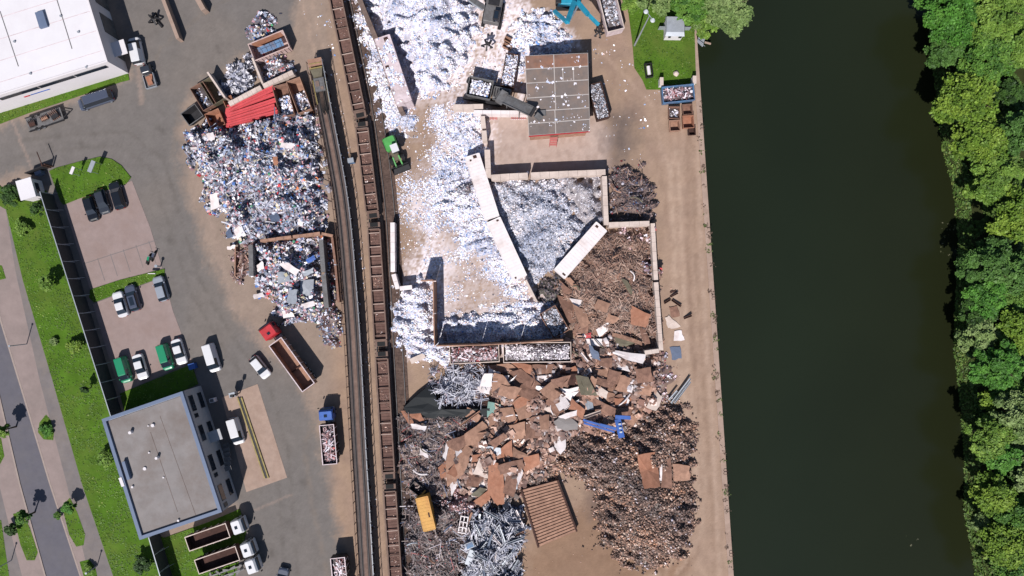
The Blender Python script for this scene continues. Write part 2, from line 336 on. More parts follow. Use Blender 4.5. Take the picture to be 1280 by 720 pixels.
def build_ground():
    cs = .3
    gx = np.arange(-118, 38.5, cs); gy = np.arange(-80, 80 + cs, cs)
    X, Y = np.meshgrid(gx, gy); p = np.stack([X.ravel(), Y.ravel()], 1)
    px = p[:, 0] / S + 640; py = 360 - p[:, 1] / S; q = np.stack([px, py], 1)
    n1 = Noise(1, .02)(q); n2 = Noise(2, .06)(q); n3 = Noise(5, .2)(q)
    def sm(poly, soft, wob=4):
        d = sdf(q, poly) + wob * (.3 * n1 + .3 * n2 + .3 * n3)
        return np.clip(.5 + d / (2 * soft), 0, 1)[:, None]
    lerp = lambda c, t, w: c * (1 - w) + np.array(A(*t)) * w
    col = np.ones((len(p), 3)) * np.array(A(180, 152, 132))
    col = lerp(col, (166, 140, 126), np.clip(.5 + .5 * n1, 0, 1)[:, None] * .6)
    col = lerp(col, (168, 149, 137), np.clip((425 - px) / 20, 0, 1)[:, None] * .8)
    e = np.clip((px - 800) / 40, 0, 1)[:, None]
    streak = (np.sin(px * .35 + 1.5 * Noise(8, .01)(q)) * .5 + .5)[:, None] * e
    col = lerp(col, (192, 163, 144), e * .6); col = lerp(col, (166, 138, 120), streak * .35)
    wa = sm(ASPH, 8, 5)
    col = lerp(col, (132, 125, 122), wa)
    col = lerp(col, (140, 130, 124), wa * np.clip(Noise(31, .006)(q) * .35, 0, .6)[:, None])
    col = lerp(col, (212, 188, 178), sm(PAD, 7, 3) * .85)
    col = lerp(col, (185, 160, 148), sm(PAD, 7, 3) * np.clip(n2, 0, 1)[:, None] * .5)
    col = lerp(col, (104, 94, 93), sm(STAIN, 14, 5) * .75)
    col = lerp(col, (158, 126, 104), sm(SOUTH, 12, 5) * .8)
    col = lerp(col, (128, 108, 100), sm([(730, 615), (765, 610), (775, 655), (735, 650)], 8, 4) * .8)
    bare = sm(BARE, 16, 10)
    for k, poly in enumerate(DUSTP):
        w = sm(poly, 12, 8) * (1 - .62 * bare)
        col = lerp(col, (252, 240, 246), w * np.clip(.75 + .35 * n3 + .25 * n2, .15, 1)[:, None]); col = col * (1 + .25 * w)
    def stroke(path, w0, t, amt):      # wheel tracks and swept lines lying in the dirt
        nonlocal col
        dl = np.full(len(p), 1e9)
        for a, b in zip(path[:-1], path[1:]):
            a = np.array(a, float); b = np.array(b, float); ee = b - a; tt = np.clip(((q - a) @ ee) / (ee @ ee), 0, 1); dl = np.minimum(dl, np.hypot(*(q - a - tt[:, None] * ee).T))
        col = lerp(col, t, np.clip(1.3 - (dl + n3 * .8) / w0, 0, 1)[:, None] * amt * np.clip(.75 + .4 * n2, .2, 1)[:, None])
    for cx_, cy_, r_ in ((210, 300, 5), (262, 330, 3), (330, 520, 4), (380, 600, 6), (235, 395, 4), (100, 180, 5), (200, 160, 6), (270, 60, 5), (360, 655, 7), (300, 560, 3), (130, 300, 3), (182, 415, 3), (340, 690, 6), (60, 180, 4)):
        stroke([(cx_, cy_), (cx_ + 2, cy_ + 3)], r_, (98, 92, 88), .45)
    for path, w0, t, amt in (([(20, 176), (90, 168), (160, 165), (205, 200), (228, 280), (250, 350), (290, 420), (335, 480), (360, 560), (372, 720)], 3, (112, 105, 100), .4), ([(20, 196), (90, 186), (150, 182), (190, 212), (212, 285), (236, 360), (276, 430), (318, 492), (345, 570), (356, 720)], 3, (112, 105, 100), .35), ([(175, 130), (200, 60), (250, 20), (300, -10)], 3, (140, 128, 118), .35), ([(400, 500), (380, 560), (392, 640), (410, 720)], 4, (150, 134, 122), .35), ([(225, 130), (215, 200), (235, 260)], 4, (148, 134, 124), .35), ([(862, 130), (858, 300), (868, 470), (880, 620), (872, 690), (840, 730)], 5, (150, 122, 106), .45), ([(836, 190), (842, 300), (850, 460), (872, 600), (864, 660), (830, 716), (790, 730)], 5, (212, 184, 164), .5),
                             ([(846, 190), (852, 300), (860, 460), (881, 600), (876, 668), (842, 724)], 4, (212, 184, 164), .45), ([(873, 180), (877, 330), (888, 500), (900, 720)], 3, (206, 178, 160), .5), ([(866, 180), (870, 330), (880, 500), (891, 640), (893, 730)], 3, (158, 130, 112), .5),
                             ([(760, 55), (770, 110), (800, 150), (825, 210), (838, 300)], 4, (158, 130, 114), .4), ([(748, 60), (790, 105), (815, 130), (830, 200)], 3, (205, 176, 158), .4), ([(690, 705), (740, 690), (780, 715), (800, 735)], 8, (142, 112, 92), .35),
                             ([(375, -5), (392, 60), (420, 160), (438, 300), (455, 500), (470, 720)], 3, (196, 168, 150), .45), ([(388, -5), (404, 60), (428, 130), (446, 260), (464, 500), (478, 720)], 3, (198, 170, 152), .4), ([(484, 170), (488, 300), (497, 470), (500, 560)], 5, (192, 160, 138), .4)):
        stroke(path, w0, t, amt)
    # pale tyre-swept lines in the asphalt yard
    for a, b, w0, t in (((15, 150), (40, 212), 2.0, .5), ((172, 75), (177, 128), 4, .5), ((318, 638), (365, 618), 2, .35), ((310, 610), (328, 605), 3, .4), ((250, 225), (292, 385), 3, .25), ((292, 385), (330, 435), 3, .25)):
        a = np.array(a, float); b = np.array(b, float); ee = b - a; tt = np.clip(((q - a) @ ee) / (ee @ ee), 0, 1)
        dl = np.hypot(*(q - a - tt[:, None] * ee).T) + n3 * .6
        col = lerp(col, (182, 158, 146), np.clip(1.2 - dl / w0, 0, 1)[:, None] * t)
    col = col * (1 + .025 * RS.randn(len(p), 1)); col = np.clip(col, 0, .85)
    z = np.zeros(len(p))
    nx = len(gx); idx = np.arange(len(p)).reshape(len(gy), nx)
    F = np.stack([idx[:-1, :-1], idx[:-1, 1:], idx[1:, 1:], idx[1:, :-1]], -1).reshape(-1, 4)
    cx = px[F].mean(1); cy = py[F].mean(1)
    land = cx < quay_x(cy) - 1.5
    fa = wa[:, 0][F].mean(1) > .5
    fp = sm(PAD, 7, 3)[:, 0][F].mean(1) > .5
    def emit(name, keep):
        f = F[keep]; u = np.unique(f); mp = -np.ones(len(p), int); mp[u] = np.arange(len(u))
        o = mesh_np(name, np.column_stack([p, z])[u], mp[f], col[u], 'groundm')
        return tag(o, kind='structure')
    emit('yard_ground', land & ~fa & ~fp); emit('asphalt_yard', land & fa); emit('concrete_pad', land & fp & ~fa)
build_ground()
mat('asphalt', A(116, 113, 122), .9, var=.08, scale=.8, dirt=A(126, 121, 124), dirt_amt=.5, spec=.1, bump=.2, bscale=12)
mat('paver', A(172, 152, 148), .9, var=.08, scale=.7, dirt=A(160, 136, 128), dirt_amt=.5, spec=.1, bump=.2, bscale=10)
mat('verge', A(168, 150, 146), .9, var=.10, scale=.5, dirt=A(142, 130, 126), dirt_amt=.5, spec=.1)
mat('sidewalk', A(138, 130, 130), .9, var=.12, scale=.6, dirt=A(156, 142, 132), dirt_amt=.5, spec=.1)
mat('grassm', A(88, 124, 38), .95, var=.3, scale=.35, dirt=A(112, 122, 60), dirt_amt=.6, spec=.1, bump=.6, bscale=4, detail=9)
mat('soil', A(60, 66, 36), .95, var=.3, scale=.5, spec=.1)
mat('kerbm', A(178, 160, 152), .9, var=.1)
mat('ballast', A(104, 86, 80), .95, var=.4, scale=2.5, dirt=A(140, 116, 104), dirt_amt=.5, bump=.8, bscale=9, spec=.1)
mat('slabs', A(190, 164, 150), .9, var=.12, scale=.8, dirt=A(165, 136, 120), dirt_amt=.6, spec=.1)
def flat(name, poly, z, m, kind='structure', wob=0):
    mb = MB(); mb.prism(WP(poly), z - .3, z); return tag(mb.build(name, m), kind=kind)
# far ground around the grid
b = MB(); b.prism([(-500, -400), (-118, -400), (-118, 400), (-500, 400)], -1, -.01); b.prism([(-118, 80), (P(quay_x(-232), 0)[0], 80), (P(quay_x(-232), 0)[0], 400), (-118, 400)], -1, -.01)
b.prism([(-118, -400), (P(quay_x(950), 0)[0], -400), (P(quay_x(950), 0)[0], -80), (-118, -80)], -1, -.01)
tag(b.build('ground', 'verge'), kind='structure')
# road left
def offl(pts, d):   # shift polyline in px x
    return [(x + d, y) for x, y in pts]
RL = [(-62, 240), (-24, 400), (-2, 485), (26, 605), (58, 720), (85, 820)]
RR = [(-28, 240), (0, 400), (26, 485), (62, 605), (100, 720), (130, 820)]
def band(l, r): return l + r[::-1]
flat('road', band(RL, RR), .016, 'asphalt')
KL = offl(RL, -2); KR = offl(RR, 2.2)
for nm, a, c in (('kerb', offl(RL, -2), RL), ('kerb', RR, KR)):
    mb = MB(); mb.prism(WP(band(a, c)), -.1, .12); tag(mb.build(nm, 'kerbm'), kind='structure')
SW0 = [(4, 240), (20, 340), (50, 475), (84, 605), (112, 720), (136, 820)]
SW1 = [(8, 240), (29, 350), (66, 475), (103, 605), (142, 720), (170, 820)]
flat('verge', band(KR, SW0), .10, 'verge'); flat('pavement', band(SW0, SW1), .104, 'sidewalk')
L2 = [(-120, 240), (-60, 400), (-36, 485), (-2, 600), (20, 690), (55, 820)]
flat('verge', band(L2, offl(RL, -2)), .10, 'verge')
flat('pavement', band(offl(L2, -26), L2), .104, 'sidewalk')
# parking
flat('parking_lot', [(80, 256), (100, 248), (165, 226), (188, 285), (203, 335), (113, 363)], .03, 'paver')
flat('parking_lot', [(116, 380), (205, 346), (216, 388), (240, 452), (150, 492)], .03, 'paver')
flat('loading_pad', [(277, 497), (322, 480), (359, 597), (308, 615)], .03, 'slabs')
mb = MB()      # joints of the parking rows, thin darker setts
for i in range(6):
    x = 106 + i * 16; y = 328 - i * 5.4
    p, q = P(x, y), P(x + 9, y + 28); mb.beam((*p, .03), (*q, .03), .12, .012)
p, q = P(104, 330), P(196, 300); mb.beam((*p, .03), (*q, .03), .12, .013)
tag(mb.build('bay_marking', 'sidewalk'), kind='structure')
GR = []
def lawn(poly, z=.12):
    GR.append(poly); return flat('lawn', poly, z, 'grassm')
LAWN_L = [(-30, 205), (0, 232), (18, 248), (58, 238), (68, 262), (100, 352), (133, 462), (150, 512), (194, 668), (212, 730), (225, 800), (166, 800), (142, 720), (103, 605), (66, 475), (29, 350), (8, 262), (-30, 240)]
lawn(LAWN_L)
lawn([(62, 214), (70, 210), (100, 202), (125, 196), (140, 199), (152, 207), (164, 222), (158, 230), (100, 248), (80, 256), (76, 252)])
lawn([(113, 362), (150, 350), (206, 336), (206, 345), (118, 378), (112, 372)])
lawn([(150, 492), (240, 455), (248, 480), (158, 520)])
lawn([(190, 668), (206, 672), (262, 652), (300, 636), (308, 665), (290, 735), (215, 760)])
lawn([(-30, 150), (-30, 122), (32, 129), (160, 90), (162, 100), (150, 103), (40, 140), (0, 155)])
lawn([(778, -40), (790, 50), (793, 85), (803, 100), (808, 112), (826, 112), (828, 106), (870, 106), (868, 40), (868, -60)])
for poly in ([(50, 528), (58, 518), (64, 525), (68, 540), (67, 550), (55, 549), (48, 540)], [(78, 632), (88, 622), (97, 640), (107, 668), (105, 681), (96, 683), (87, 668)], [(100, 702), (112, 699), (120, 710), (124, 730), (108, 730)],
             [(17, 642), (28, 640), (38, 660), (48, 690), (44, 700), (34, 700), (26, 680)], [(-8, 330), (3, 332), (8, 348), (-8, 352)], [(-10, 540), (2, 548), (6, 570), (-10, 600)], [(-30, 650), (2, 650), (12, 720), (-30, 720)]):
    lawn(poly, .13)
# grass blades as clumps
def tufts():
    parts = []
    for poly in GR:
        wp = WP(poly); q = np.array(wp); lo, hi = q.min(0), q.max(0); n = int((hi - lo).prod() * 16)
        p = lo + RS.rand(n, 2) * (hi - lo); d = sdf(p, wp); nn = Noise(77, .25)(p)
        k = (d > .05) & (RS.rand(n) < .55 + .3 * nn); p = p[k]; n = len(p); s = .1 + .16 * RS.rand(n)
        pal = np.array([1.15, 1.18, .85]) * arrA([(86, 118, 42), (78, 108, 38), (98, 126, 50), (70, 98, 34), (118, 132, 70), (84, 114, 42)])
        c = pal[RS.choice(6, n, p=[.3, .28, .14, .14, .04, .1])] * (.92 + .16 * RS.rand(n, 1))
        c *= (1 + .10 * Noise(78, .07)(p) + .05 * Noise(79, .3)(p))[:, None]
        parts.append(chips(np.column_stack([p, np.full(n, .17)]), s, s * .8, np.clip(c, 0, .8), .3, None, .2))
    V, F, Cc = merge(parts); tag(mesh_np('grass', V, F, Cc, 'leaf'), 'short green grass covering the lawns', 'grass', kind='stuff')
tufts()
# water
m = bpy.data.materials.new('water'); m.use_nodes = True; N = m.node_tree.nodes; L = m.node_tree.links; bs = N['Principled BSDF']
tc = N.new('ShaderNodeTexCoord'); n1 = N.new('ShaderNodeTexNoise'); n1.inputs['Scale'].default_value = .03; n1.inputs['Detail'].default_value = 3
L.new(tc.outputs['Object'], n1.inputs['Vector'])
sx = N.new('ShaderNodeSeparateXYZ'); L.new(tc.outputs['Object'], sx.inputs[0])
mr = N.new('ShaderNodeMapRange'); mr.inputs[1].default_value = 48; mr.inputs[2].default_value = 75; L.new(sx.outputs[0], mr.inputs[0])
mx = N.new('ShaderNodeMix'); mx.data_type = 'RGBA'; mx.inputs[6].default_value = (.0098, .0138, .0070, 1); mx.inputs[7].default_value = (.0112, .0135, .0052, 1); L.new(mr.outputs[0], mx.inputs[0])  # browner green towards the far bank: tree reflection put into the water colour
vm = N.new('ShaderNodeVectorMath'); vm.operation = 'SCALE'; m2 = N.new('ShaderNodeMapRange'); m2.inputs[1].default_value = .3; m2.inputs[2].default_value = .7; m2.inputs[3].default_value = .9; m2.inputs[4].default_value = 1.1
L.new(n1.outputs['Fac'], m2.inputs[0]); L.new(mx.outputs[2], vm.inputs[0]); L.new(m2.outputs[0], vm.inputs['Scale']); L.new(vm.outputs[0], bs.inputs['Base Color'])
bs.inputs['Roughness'].default_value = .22; bs.inputs['Specular IOR Level'].default_value = .28
n3 = N.new('ShaderNodeTexNoise'); n3.inputs['Scale'].default_value = 1.2; n3.inputs['Detail'].default_value = 4; L.new(tc.outputs['Object'], n3.inputs['Vector'])
bp = N.new('ShaderNodeBump'); bp.inputs['Strength'].default_value = .15; bp.inputs['Distance'].default_value = .05; L.new(n3.outputs['Fac'], bp.inputs['Height']); L.new(bp.outputs[0], bs.inputs['Normal'])
MATS['water'] = m
w = MB(); w.sheet([(28, -400), (300, -400), (300, 400), (28, 400)], -1.9); tag(w.build('water', 'water'), kind='structure')
# quay wall with capping
q0 = P(quay_x(-232), -232); q1 = P(quay_x(950), 950)
mb = MB(); mb.prism([(q0[0] - .9, q0[1]), (q0[0], q0[1]), (q1[0], q1[1]), (q1[0] - .9, q1[1])], -4, .09)
tag(mb.build('quay_wall', 'slabs'), 'long pale stone quay edge dropping into the dark river', 'quay wall')
# right bank
BANK = [(1166, -60), (1172, 0), (1176, 60), (1182, 110), (1190, 180), (1206, 240), (1211, 300), (1207, 380), (1205, 430), (1213, 500), (1219, 580), (1218, 640), (1232, 720), (1240, 800)]
bw = WP(BANK); mb = MB(); top = [(x + .8, y, -.4) for x, y in bw]; low = [(x - 1.2, y, -2.6) for x, y in bw]; far = [(x + 12, y, 1.2) for x, y in bw]; ff = [(400, y, 1.2) for x, y in bw]
n = len(bw); mb.add(low + top + far + ff, [(i + k * n, i + (k + 1) * n, i + 1 + (k + 1) * n, i + 1 + k * n) for k in range(3) for i in range(n - 1)][::1])
ob = mb.build('river_bank', 'soil'); tag(ob, kind='structure')
# top bank beyond the lawn
# ------------------------------------------------------------ vehicles
def rrect(x0, x1, w, z, r=.35, taper=0., n=5):
    """rounded rectangle ring, length x0..x1, half width w"""
    pts = []
    for cx, cy, a0 in ((x1 - r, w - r, 0), (x0 + r, w - r, 90), (x0 + r, -w + r, 180), (x1 - r, -w + r, 270)):
        for i in range(n):
            a = R(a0 + 90 * i / (n - 1)); pts.append((cx + r * math.cos(a), cy + r * math.sin(a), z))
    return pts
def wheel(parent, x, y, r=.33, w=.22):
    b = MB(); b.tube((x, y - w / 2, r), (x, y + w / 2, r), r, n=16); wh = b.build('wheel', 'black_rubber', parent)
    b = MB(); s = 1 if y > 0 else -1; b.tube((x, y + s * w / 2 - .02, r), (x, y + s * (w / 2 + .015), r), r * .6, n=12); b.build('rim', 'galv', wh)
def make_car(name, label, cat, px, py, a, L=4.4, W=1.8, Hh=1.45, paint='paint_white', style='sedan', group=None, sunroof=False):
    """front is +x"""
    t = thing(name, label, cat, (*P(px, py, .7), 0), a, group)
    l = L / 2; w = W / 2
    belt = .95 if style != 'van' else 1.1
    # greenhouse stations: windscreen base, roof front, roof rear, rear glass base
    xs = {'sedan': (l - 1.15, l - 1.95, -l + 1.25, -l + .55), 'hatch': (l - 1.05, l - 1.8, -l + .6, -l + .12), 'suv': (l - 1.15, l - 1.85, -l + .5, -l + .12),
          'van': (l - .55, l - 1.35, -l + .2, -l + .08), 'minibus': (l - .6, l - 1.5, -l + .25, -l + .1)}[style]
    a0, a1, a2, a3 = xs
    b = MB()
    b.loft([rrect(-l + .08, l - .08, w - .06, .22, .3), rrect(-l, l, w, .42, .4), rrect(-l, l, w, .72, .45), rrect(-l + .05, l - .12, w - .04, belt - .08, .45), rrect(-l + .12, l - .35, w - .1, belt, .4)])
    body = b.build('body', paint, t, smooth=False)
    wt = w - .28; wb = w - .1; zt = Hh
    z0 = belt - .01
    def q(n, pts, m, par=t):
        b = MB(); b.add(pts, [(0, 1, 2, 3)]); return b.build(n, m, par)
    # glasshouse
    q('windscreen', [(a0, wb, z0), (a0, -wb, z0), (a1, -wt, zt - .06), (a1, wt, zt - .06)][::-1], 'glass_dark')
    q('rear_window', [(a3, wb, z0), (a3, -wb, z0), (a2, -wt, zt - .06), (a2, wt, zt - .06)], 'glass_dark')
    if style == 'van':
        for s in (1, -1):
            b = MB(); b.add([(a1 - .9, s * wb, z0), (a0, s * wb, z0), (a1, s * wt, zt - .06), (a1 - .9, s * wt, zt - .06)], [(0, 1, 2, 3)]); b.build('side_window', 'glass_dark', t)
            b = MB(); b.add([(a3, s * wb, z0), (a1 - .9, s * wb, z0), (a1 - .9, s * wt, zt - .06), (a2, s * wt, zt - .06)], [(0, 1, 2, 3)]); b.build('side_panel', paint, t)
    else:
        for s in (1, -1):
            b = MB(); b.add([(a3, s * wb, z0), (a0, s * wb, z0), (a1, s * wt, zt - .06), (a2, s * wt, zt - .06)], [(0, 1, 2, 3)]); b.build('side_window', 'glass_dark', t)
    b = MB(); b.loft([rrect(a2 - .02, a1 + .02, wt + .02, zt - .07, .12), rrect(a2, a1, wt, zt - .02, .14), rrect(a2 + .15, a1 - .15, wt - .15, zt, .14)])
    rf = b.build('roof', paint, t)
    if sunroof:
        b = MB(); b.box(a2 + .5, a1 - .25, -wt + .25, wt - .25, zt - .01, zt + .012); b.build('sunroof', 'glass_dark', rf)
    for s in (1, -1):
        for x in (l - .85, -l + .8): wheel(t, x, s * (w - .12))
        b = MB(); b.box(l - .22, l - .03, s * (w - .45) - .18, s * (w - .45) + .18, .58, .76); b.build('headlight', 'lamp_glass', t)
        b = MB(); b.box(-l - .012, -l + .1, s * (w - .35) - .15, s * (w - .35) + .15, .62, .8); b.build('tail_light', 'tail_red', t)
        b = MB(); b.box(a0 - .35, a0 - .18, s * (w - .02), s * (w + .16) if s > 0 else s * (w + .16), .92, 1.06) if s > 0 else b.box(a0 - .35, a0 - .18, -w - .16, -w + .02, .92, 1.06); b.build('mirror', paint if paint != 'paint_white' else 'paint_black', t)
    return t
DN = ang(0, 0, 9, 30)      # heading down-right along the rows
UP = DN + math.pi
CARS = [
 ('car', 'leftmost of the three black cars parked in a row at the grass corner', 'car', 113.5, 261, DN, dict(paint='paint_black', style='suv', L=4.3), 'black cars at the grass corner'),
 ('car', 'middle one of the three black cars, dull dark grey roof', 'car', 128, 252, DN, dict(paint='paint_anthracite', style='hatch', L=4.3), 'black cars at the grass corner'),
 ('car', 'rightmost and largest of the three black cars at the grass corner', 'car', 146.5, 244.5, UP, dict(paint='paint_black', style='suv', L=4.7, W=1.9), 'black cars at the grass corner'),
 ('car', 'white saloon with dark windows parked beside the dark grey estate car', 'car', 150.5, 380.5, UP, dict(paint='paint_white', style='sedan'), None),
 ('car', 'dark grey estate car with a black sunroof beside the white saloon', 'car', 166, 372.5, UP, dict(paint='paint_slate', style='suv', L=4.5, sunroof=True), None),
 ('car', 'silver grey car alone below the small grass strip', 'car', 201, 361, UP, dict(paint='paint_silver', style='hatch', L=4.3), None),
 ('car', 'white car beside the left green van', 'car', 175.5, 458.5, DN, dict(paint='paint_white', style='sedan'), None),
 ('car', 'white car beside the right green van', 'car', 224, 439.5, DN, dict(paint='paint_white', style='sedan'), None),
 ('car', 'white car standing alone in the yard next to the red tipper lorry', 'car', 325, 459, ang(315, 447, 335, 472), dict(paint='paint_white', style='hatch', L=4.2), None),
]
for n, lab, cat, px, py, a, kw, g in CARS: make_car(n, lab, cat, px, py, a, group=g, **kw)
make_car('van', 'green panel van, left one of the two', 'van', 155, 462, DN, L=4.5, W=1.85, Hh=1.85, paint='paint_green', style='van', group='green vans')
make_car('van', 'green panel van, right one of the two, near the blue bin', 'van', 207, 446, DN, L=4.5, W=1.85, Hh=1.85, paint='paint_green', style='van', group='green vans')
make_car('van', 'white van parked beside the blue bin at the head of the building', 'van', 265, 447, DN, L=4.9, W=1.95, Hh=1.95, paint='paint_white', style='van')
make_car('van', 'white van beside the yellow striped rail on the loading pad', 'van', 295, 538.5, ang(291, 525, 299, 552), L=4.6, W=1.95, Hh=1.95, paint='paint_white', style='van')
make_car('van', 'white van beside the shaded wall of the white warehouse', 'van', 171, 64, ang(174, 78, 168, 50), L=4.6, W=1.95, Hh=2.0, paint='paint_white', style='van')
make_car('van', 'long dark minibus with a grey roof parked by the warehouse lawn', 'minibus', 120, 125, ang(145, 117, 97, 133), L=6.0, W=2.0, Hh=2.1, paint='paint_slate', style='minibus')
# flat dropside van below the white van
t = thing('pickup_truck', 'small grey dropside truck with an orange load behind the white van', 'truck', (*P(186.5, 96, .6), 0), ang(190, 108, 183, 84))
b = MB(); b.box(-1.9, .4, -.85, .85, .5, .65); b.build('load_floor', 'grey_steel', t)
for s in (1, -1):
    b = MB(); b.box(-1.9, .4, s * .88 - .04, s * .88 + .04, .5, 1.0); b.build('side_board', 'galv', t)
b = MB(); b.box(-1.98, -1.9, -.92, .92, .5, 1.0); b.build('tailboard', 'galv', t)
b = MB(); b.loft([rrect(.45, 2.0, .85, .35, .2), rrect(.45, 2.0, .88, .9, .25), rrect(.5, 1.6, .75, 1.5, .2), rrect(.6, 1.5, .65, 1.55, .2)]); b.build('cab', 'paint_anthracite', t)
b = MB(); b.add([(2.02, -.7, .93), (2.02, .7, .93), (1.62, .62, 1.5), (1.62, -.62, 1.5)], [(0, 1, 2, 3)]); b.build('windscreen', 'glass_dark', t)
for x in (1.3, -1.2):
    for s in (1, -1): wheel(t, x, s * .8)
l = MB(); l.cbox((-.7, .05, .8), (1.5, .8, .3), .1); l.cbox((-.2, -.4, .8), (.9, .4, .25), -.3); o = l.build('cargo', 'rust_orange'); o.location = t.location; o.rotation_euler = t.rotation_euler
tag(o, 'orange brown load lying in the small dropside truck', 'cargo')

def open_box(t, x0, x1, w, z0, z1, th, m, name='tub', flare=0., ribs=0, rimm=None, ribm=None, floor=True):
    """open container walls (with thickness) as parts of t"""
    b = MB(); b.box(x0, x1, -w, w, z0, z0 + .08); b.build('floor', m, t)
    for s in (1, -1):
        b = MB(); b.add([(x0, s * w, z0), (x1, s * w, z0), (x1 + flare, s * (w + flare), z1), (x0 - flare, s * (w + flare), z1),
                         (x0, s * (w - th), z0), (x1, s * (w - th), z0), (x1 + flare, s * (w + flare - th), z1), (x0 - flare, s * (w + flare - th), z1)],
                        [(0, 1, 2, 3), (7, 6, 5, 4), (3, 2, 6, 7), (0, 4, 5, 1), (0, 3, 7, 4), (1, 5, 6, 2)])
        b.build('side_wall', m, t)
    for xa, s in ((x0, -1), (x1, 1)):
        b = MB(); xx = xa; f = s * flare
        b.add([(xx, -w + th, z0), (xx, w - th, z0), (xx + f, w + flare - th - .003, z1 - .004), (xx + f, -w - flare + th + .003, z1 - .004),
               (xx - s * th, -w + th, z0), (xx - s * th, w - th, z0), (xx + f - s * th, w + flare - th - .003, z1 - .004), (xx + f - s * th, -w - flare + th + .003, z1 - .004)],
              [(0, 1, 2, 3), (7, 6, 5, 4), (3, 2, 6, 7), (0, 4, 5, 1), (0, 3, 7, 4), (1, 5, 6, 2)])
        b.build('end_wall', m, t)
    for i in range(ribs):
        x = x0 + (x1 - x0) * (i + .5) / ribs
        for s in (1, -1):
            b = MB(); b.add([(x - .05, s * (w + .003), z0), (x + .05, s * (w + .003), z0), (x + .05, s * (w + flare + .003), z1), (x - .05, s * (w + flare + .003), z1),
                             (x - .05, s * (w + .1), z0), (x + .05, s * (w + .1), z0), (x + .05, s * (w + flare + .1), z1), (x - .05, s * (w + flare + .1), z1)],
                            [(0, 3, 2, 1), (4, 5, 6, 7), (3, 7, 6, 2), (0, 4, 7, 3), (1, 2, 6, 5)])
            b.build('rib', ribm or m, t)
    if rimm:
        for s in (1, -1):
            b = MB(); y = s * (w + flare - th / 2); b.box(x0 - flare, x1 + flare, y - .07, y + .07, z1 + .002, z1 + .07); b.build('rim', rimm, t)
        for xa, s in ((x0 - flare + .06, -1), (x1 + flare - .06, 1)):
            b = MB(); b.box(xa - .06, xa + .06, -w - flare + .12, w + flare - .12, z1 + .002, z1 + .067); b.build('rim', rimm, t)
def load_in(t, label, x0, x1, w, z, pal, hump=.4, size=(.2, .5), dens=26, sticks=0, cat='scrap', name='scrap_load', cover=(0, 1), aspect=.6, tilt=.5):
    a = t.rotation_euler.z; ca, sa = math.cos(a), math.sin(a)
    X0 = x0 + (x1 - x0) * cover[0]; X1 = x0 + (x1 - x0) * cover[1]
    nx, ny = max(3, int((X1 - X0) / .4)), max(3, int(2 * w / .3)); u, v = np.meshgrid(np.linspace(0, 1, nx), np.linspace(0, 1, ny)); u = u.ravel(); v = v.ravel()
    nz = Noise(int(RS.randint(1e6)), .3)
    f = lambda u, v, p: z + hump * np.sin(np.pi * np.clip(u, .03, .97)) ** .5 * np.sin(np.pi * np.clip(v, .03, .97)) ** .5 * (1 + .35 * nz(p))
    p = np.stack([X0 + u * (X1 - X0), -w + 2 * w * v], 1)
    V = np.column_stack([p, f(u, v, p)]); idx = np.arange(nx * ny).reshape(ny, nx)
    F = np.stack([idx[:-1, :-1], idx[:-1, 1:], idx[1:, 1:], idx[1:, :-1]], -1).reshape(-1, 4)
    parts = [(V, F, np.ones((len(V), 3)) * np.array(A(100, 90, 92)))]
    n = int((X1 - X0) * 2 * w * dens); u = RS.rand(n); v = RS.rand(n); p = np.stack([X0 + u * (X1 - X0), (-w + 2 * w * v) * .93], 1)
    s = size[0] + (size[1] - size[0]) * RS.rand(n) ** 2
    parts.append(chips(np.column_stack([p, f(u, v, p) + .05 + .1 * RS.rand(n)]), s, s * (aspect * (.5 + RS.rand(n))), palette(PAL[pal], n), tilt, None, .3))
    if sticks:
        n = int((X1 - X0) * 2 * w * sticks); u = .15 + .7 * RS.rand(n); v = .2 + .6 * RS.rand(n); p = np.stack([X0 + u * (X1 - X0), (-w + 2 * w * v)], 1)
        parts.append(chips(np.column_stack([p, f(u, v, p) + .15 + .2 * RS.rand(n)]), .6 + 1.2 * RS.rand(n), .09 + .08 * RS.rand(n), palette(PAL[pal], n), .15, None, .04))
    V, F, Cc = merge(parts)
    W = V.copy(); W[:, 0] = V[:, 0] * ca - V[:, 1] * sa + t.location.x; W[:, 1] = V[:, 0] * sa + V[:, 1] * ca + t.location.y
    o = mesh_np(name, W, F, Cc); return tag(o, label, cat, kind='stuff')

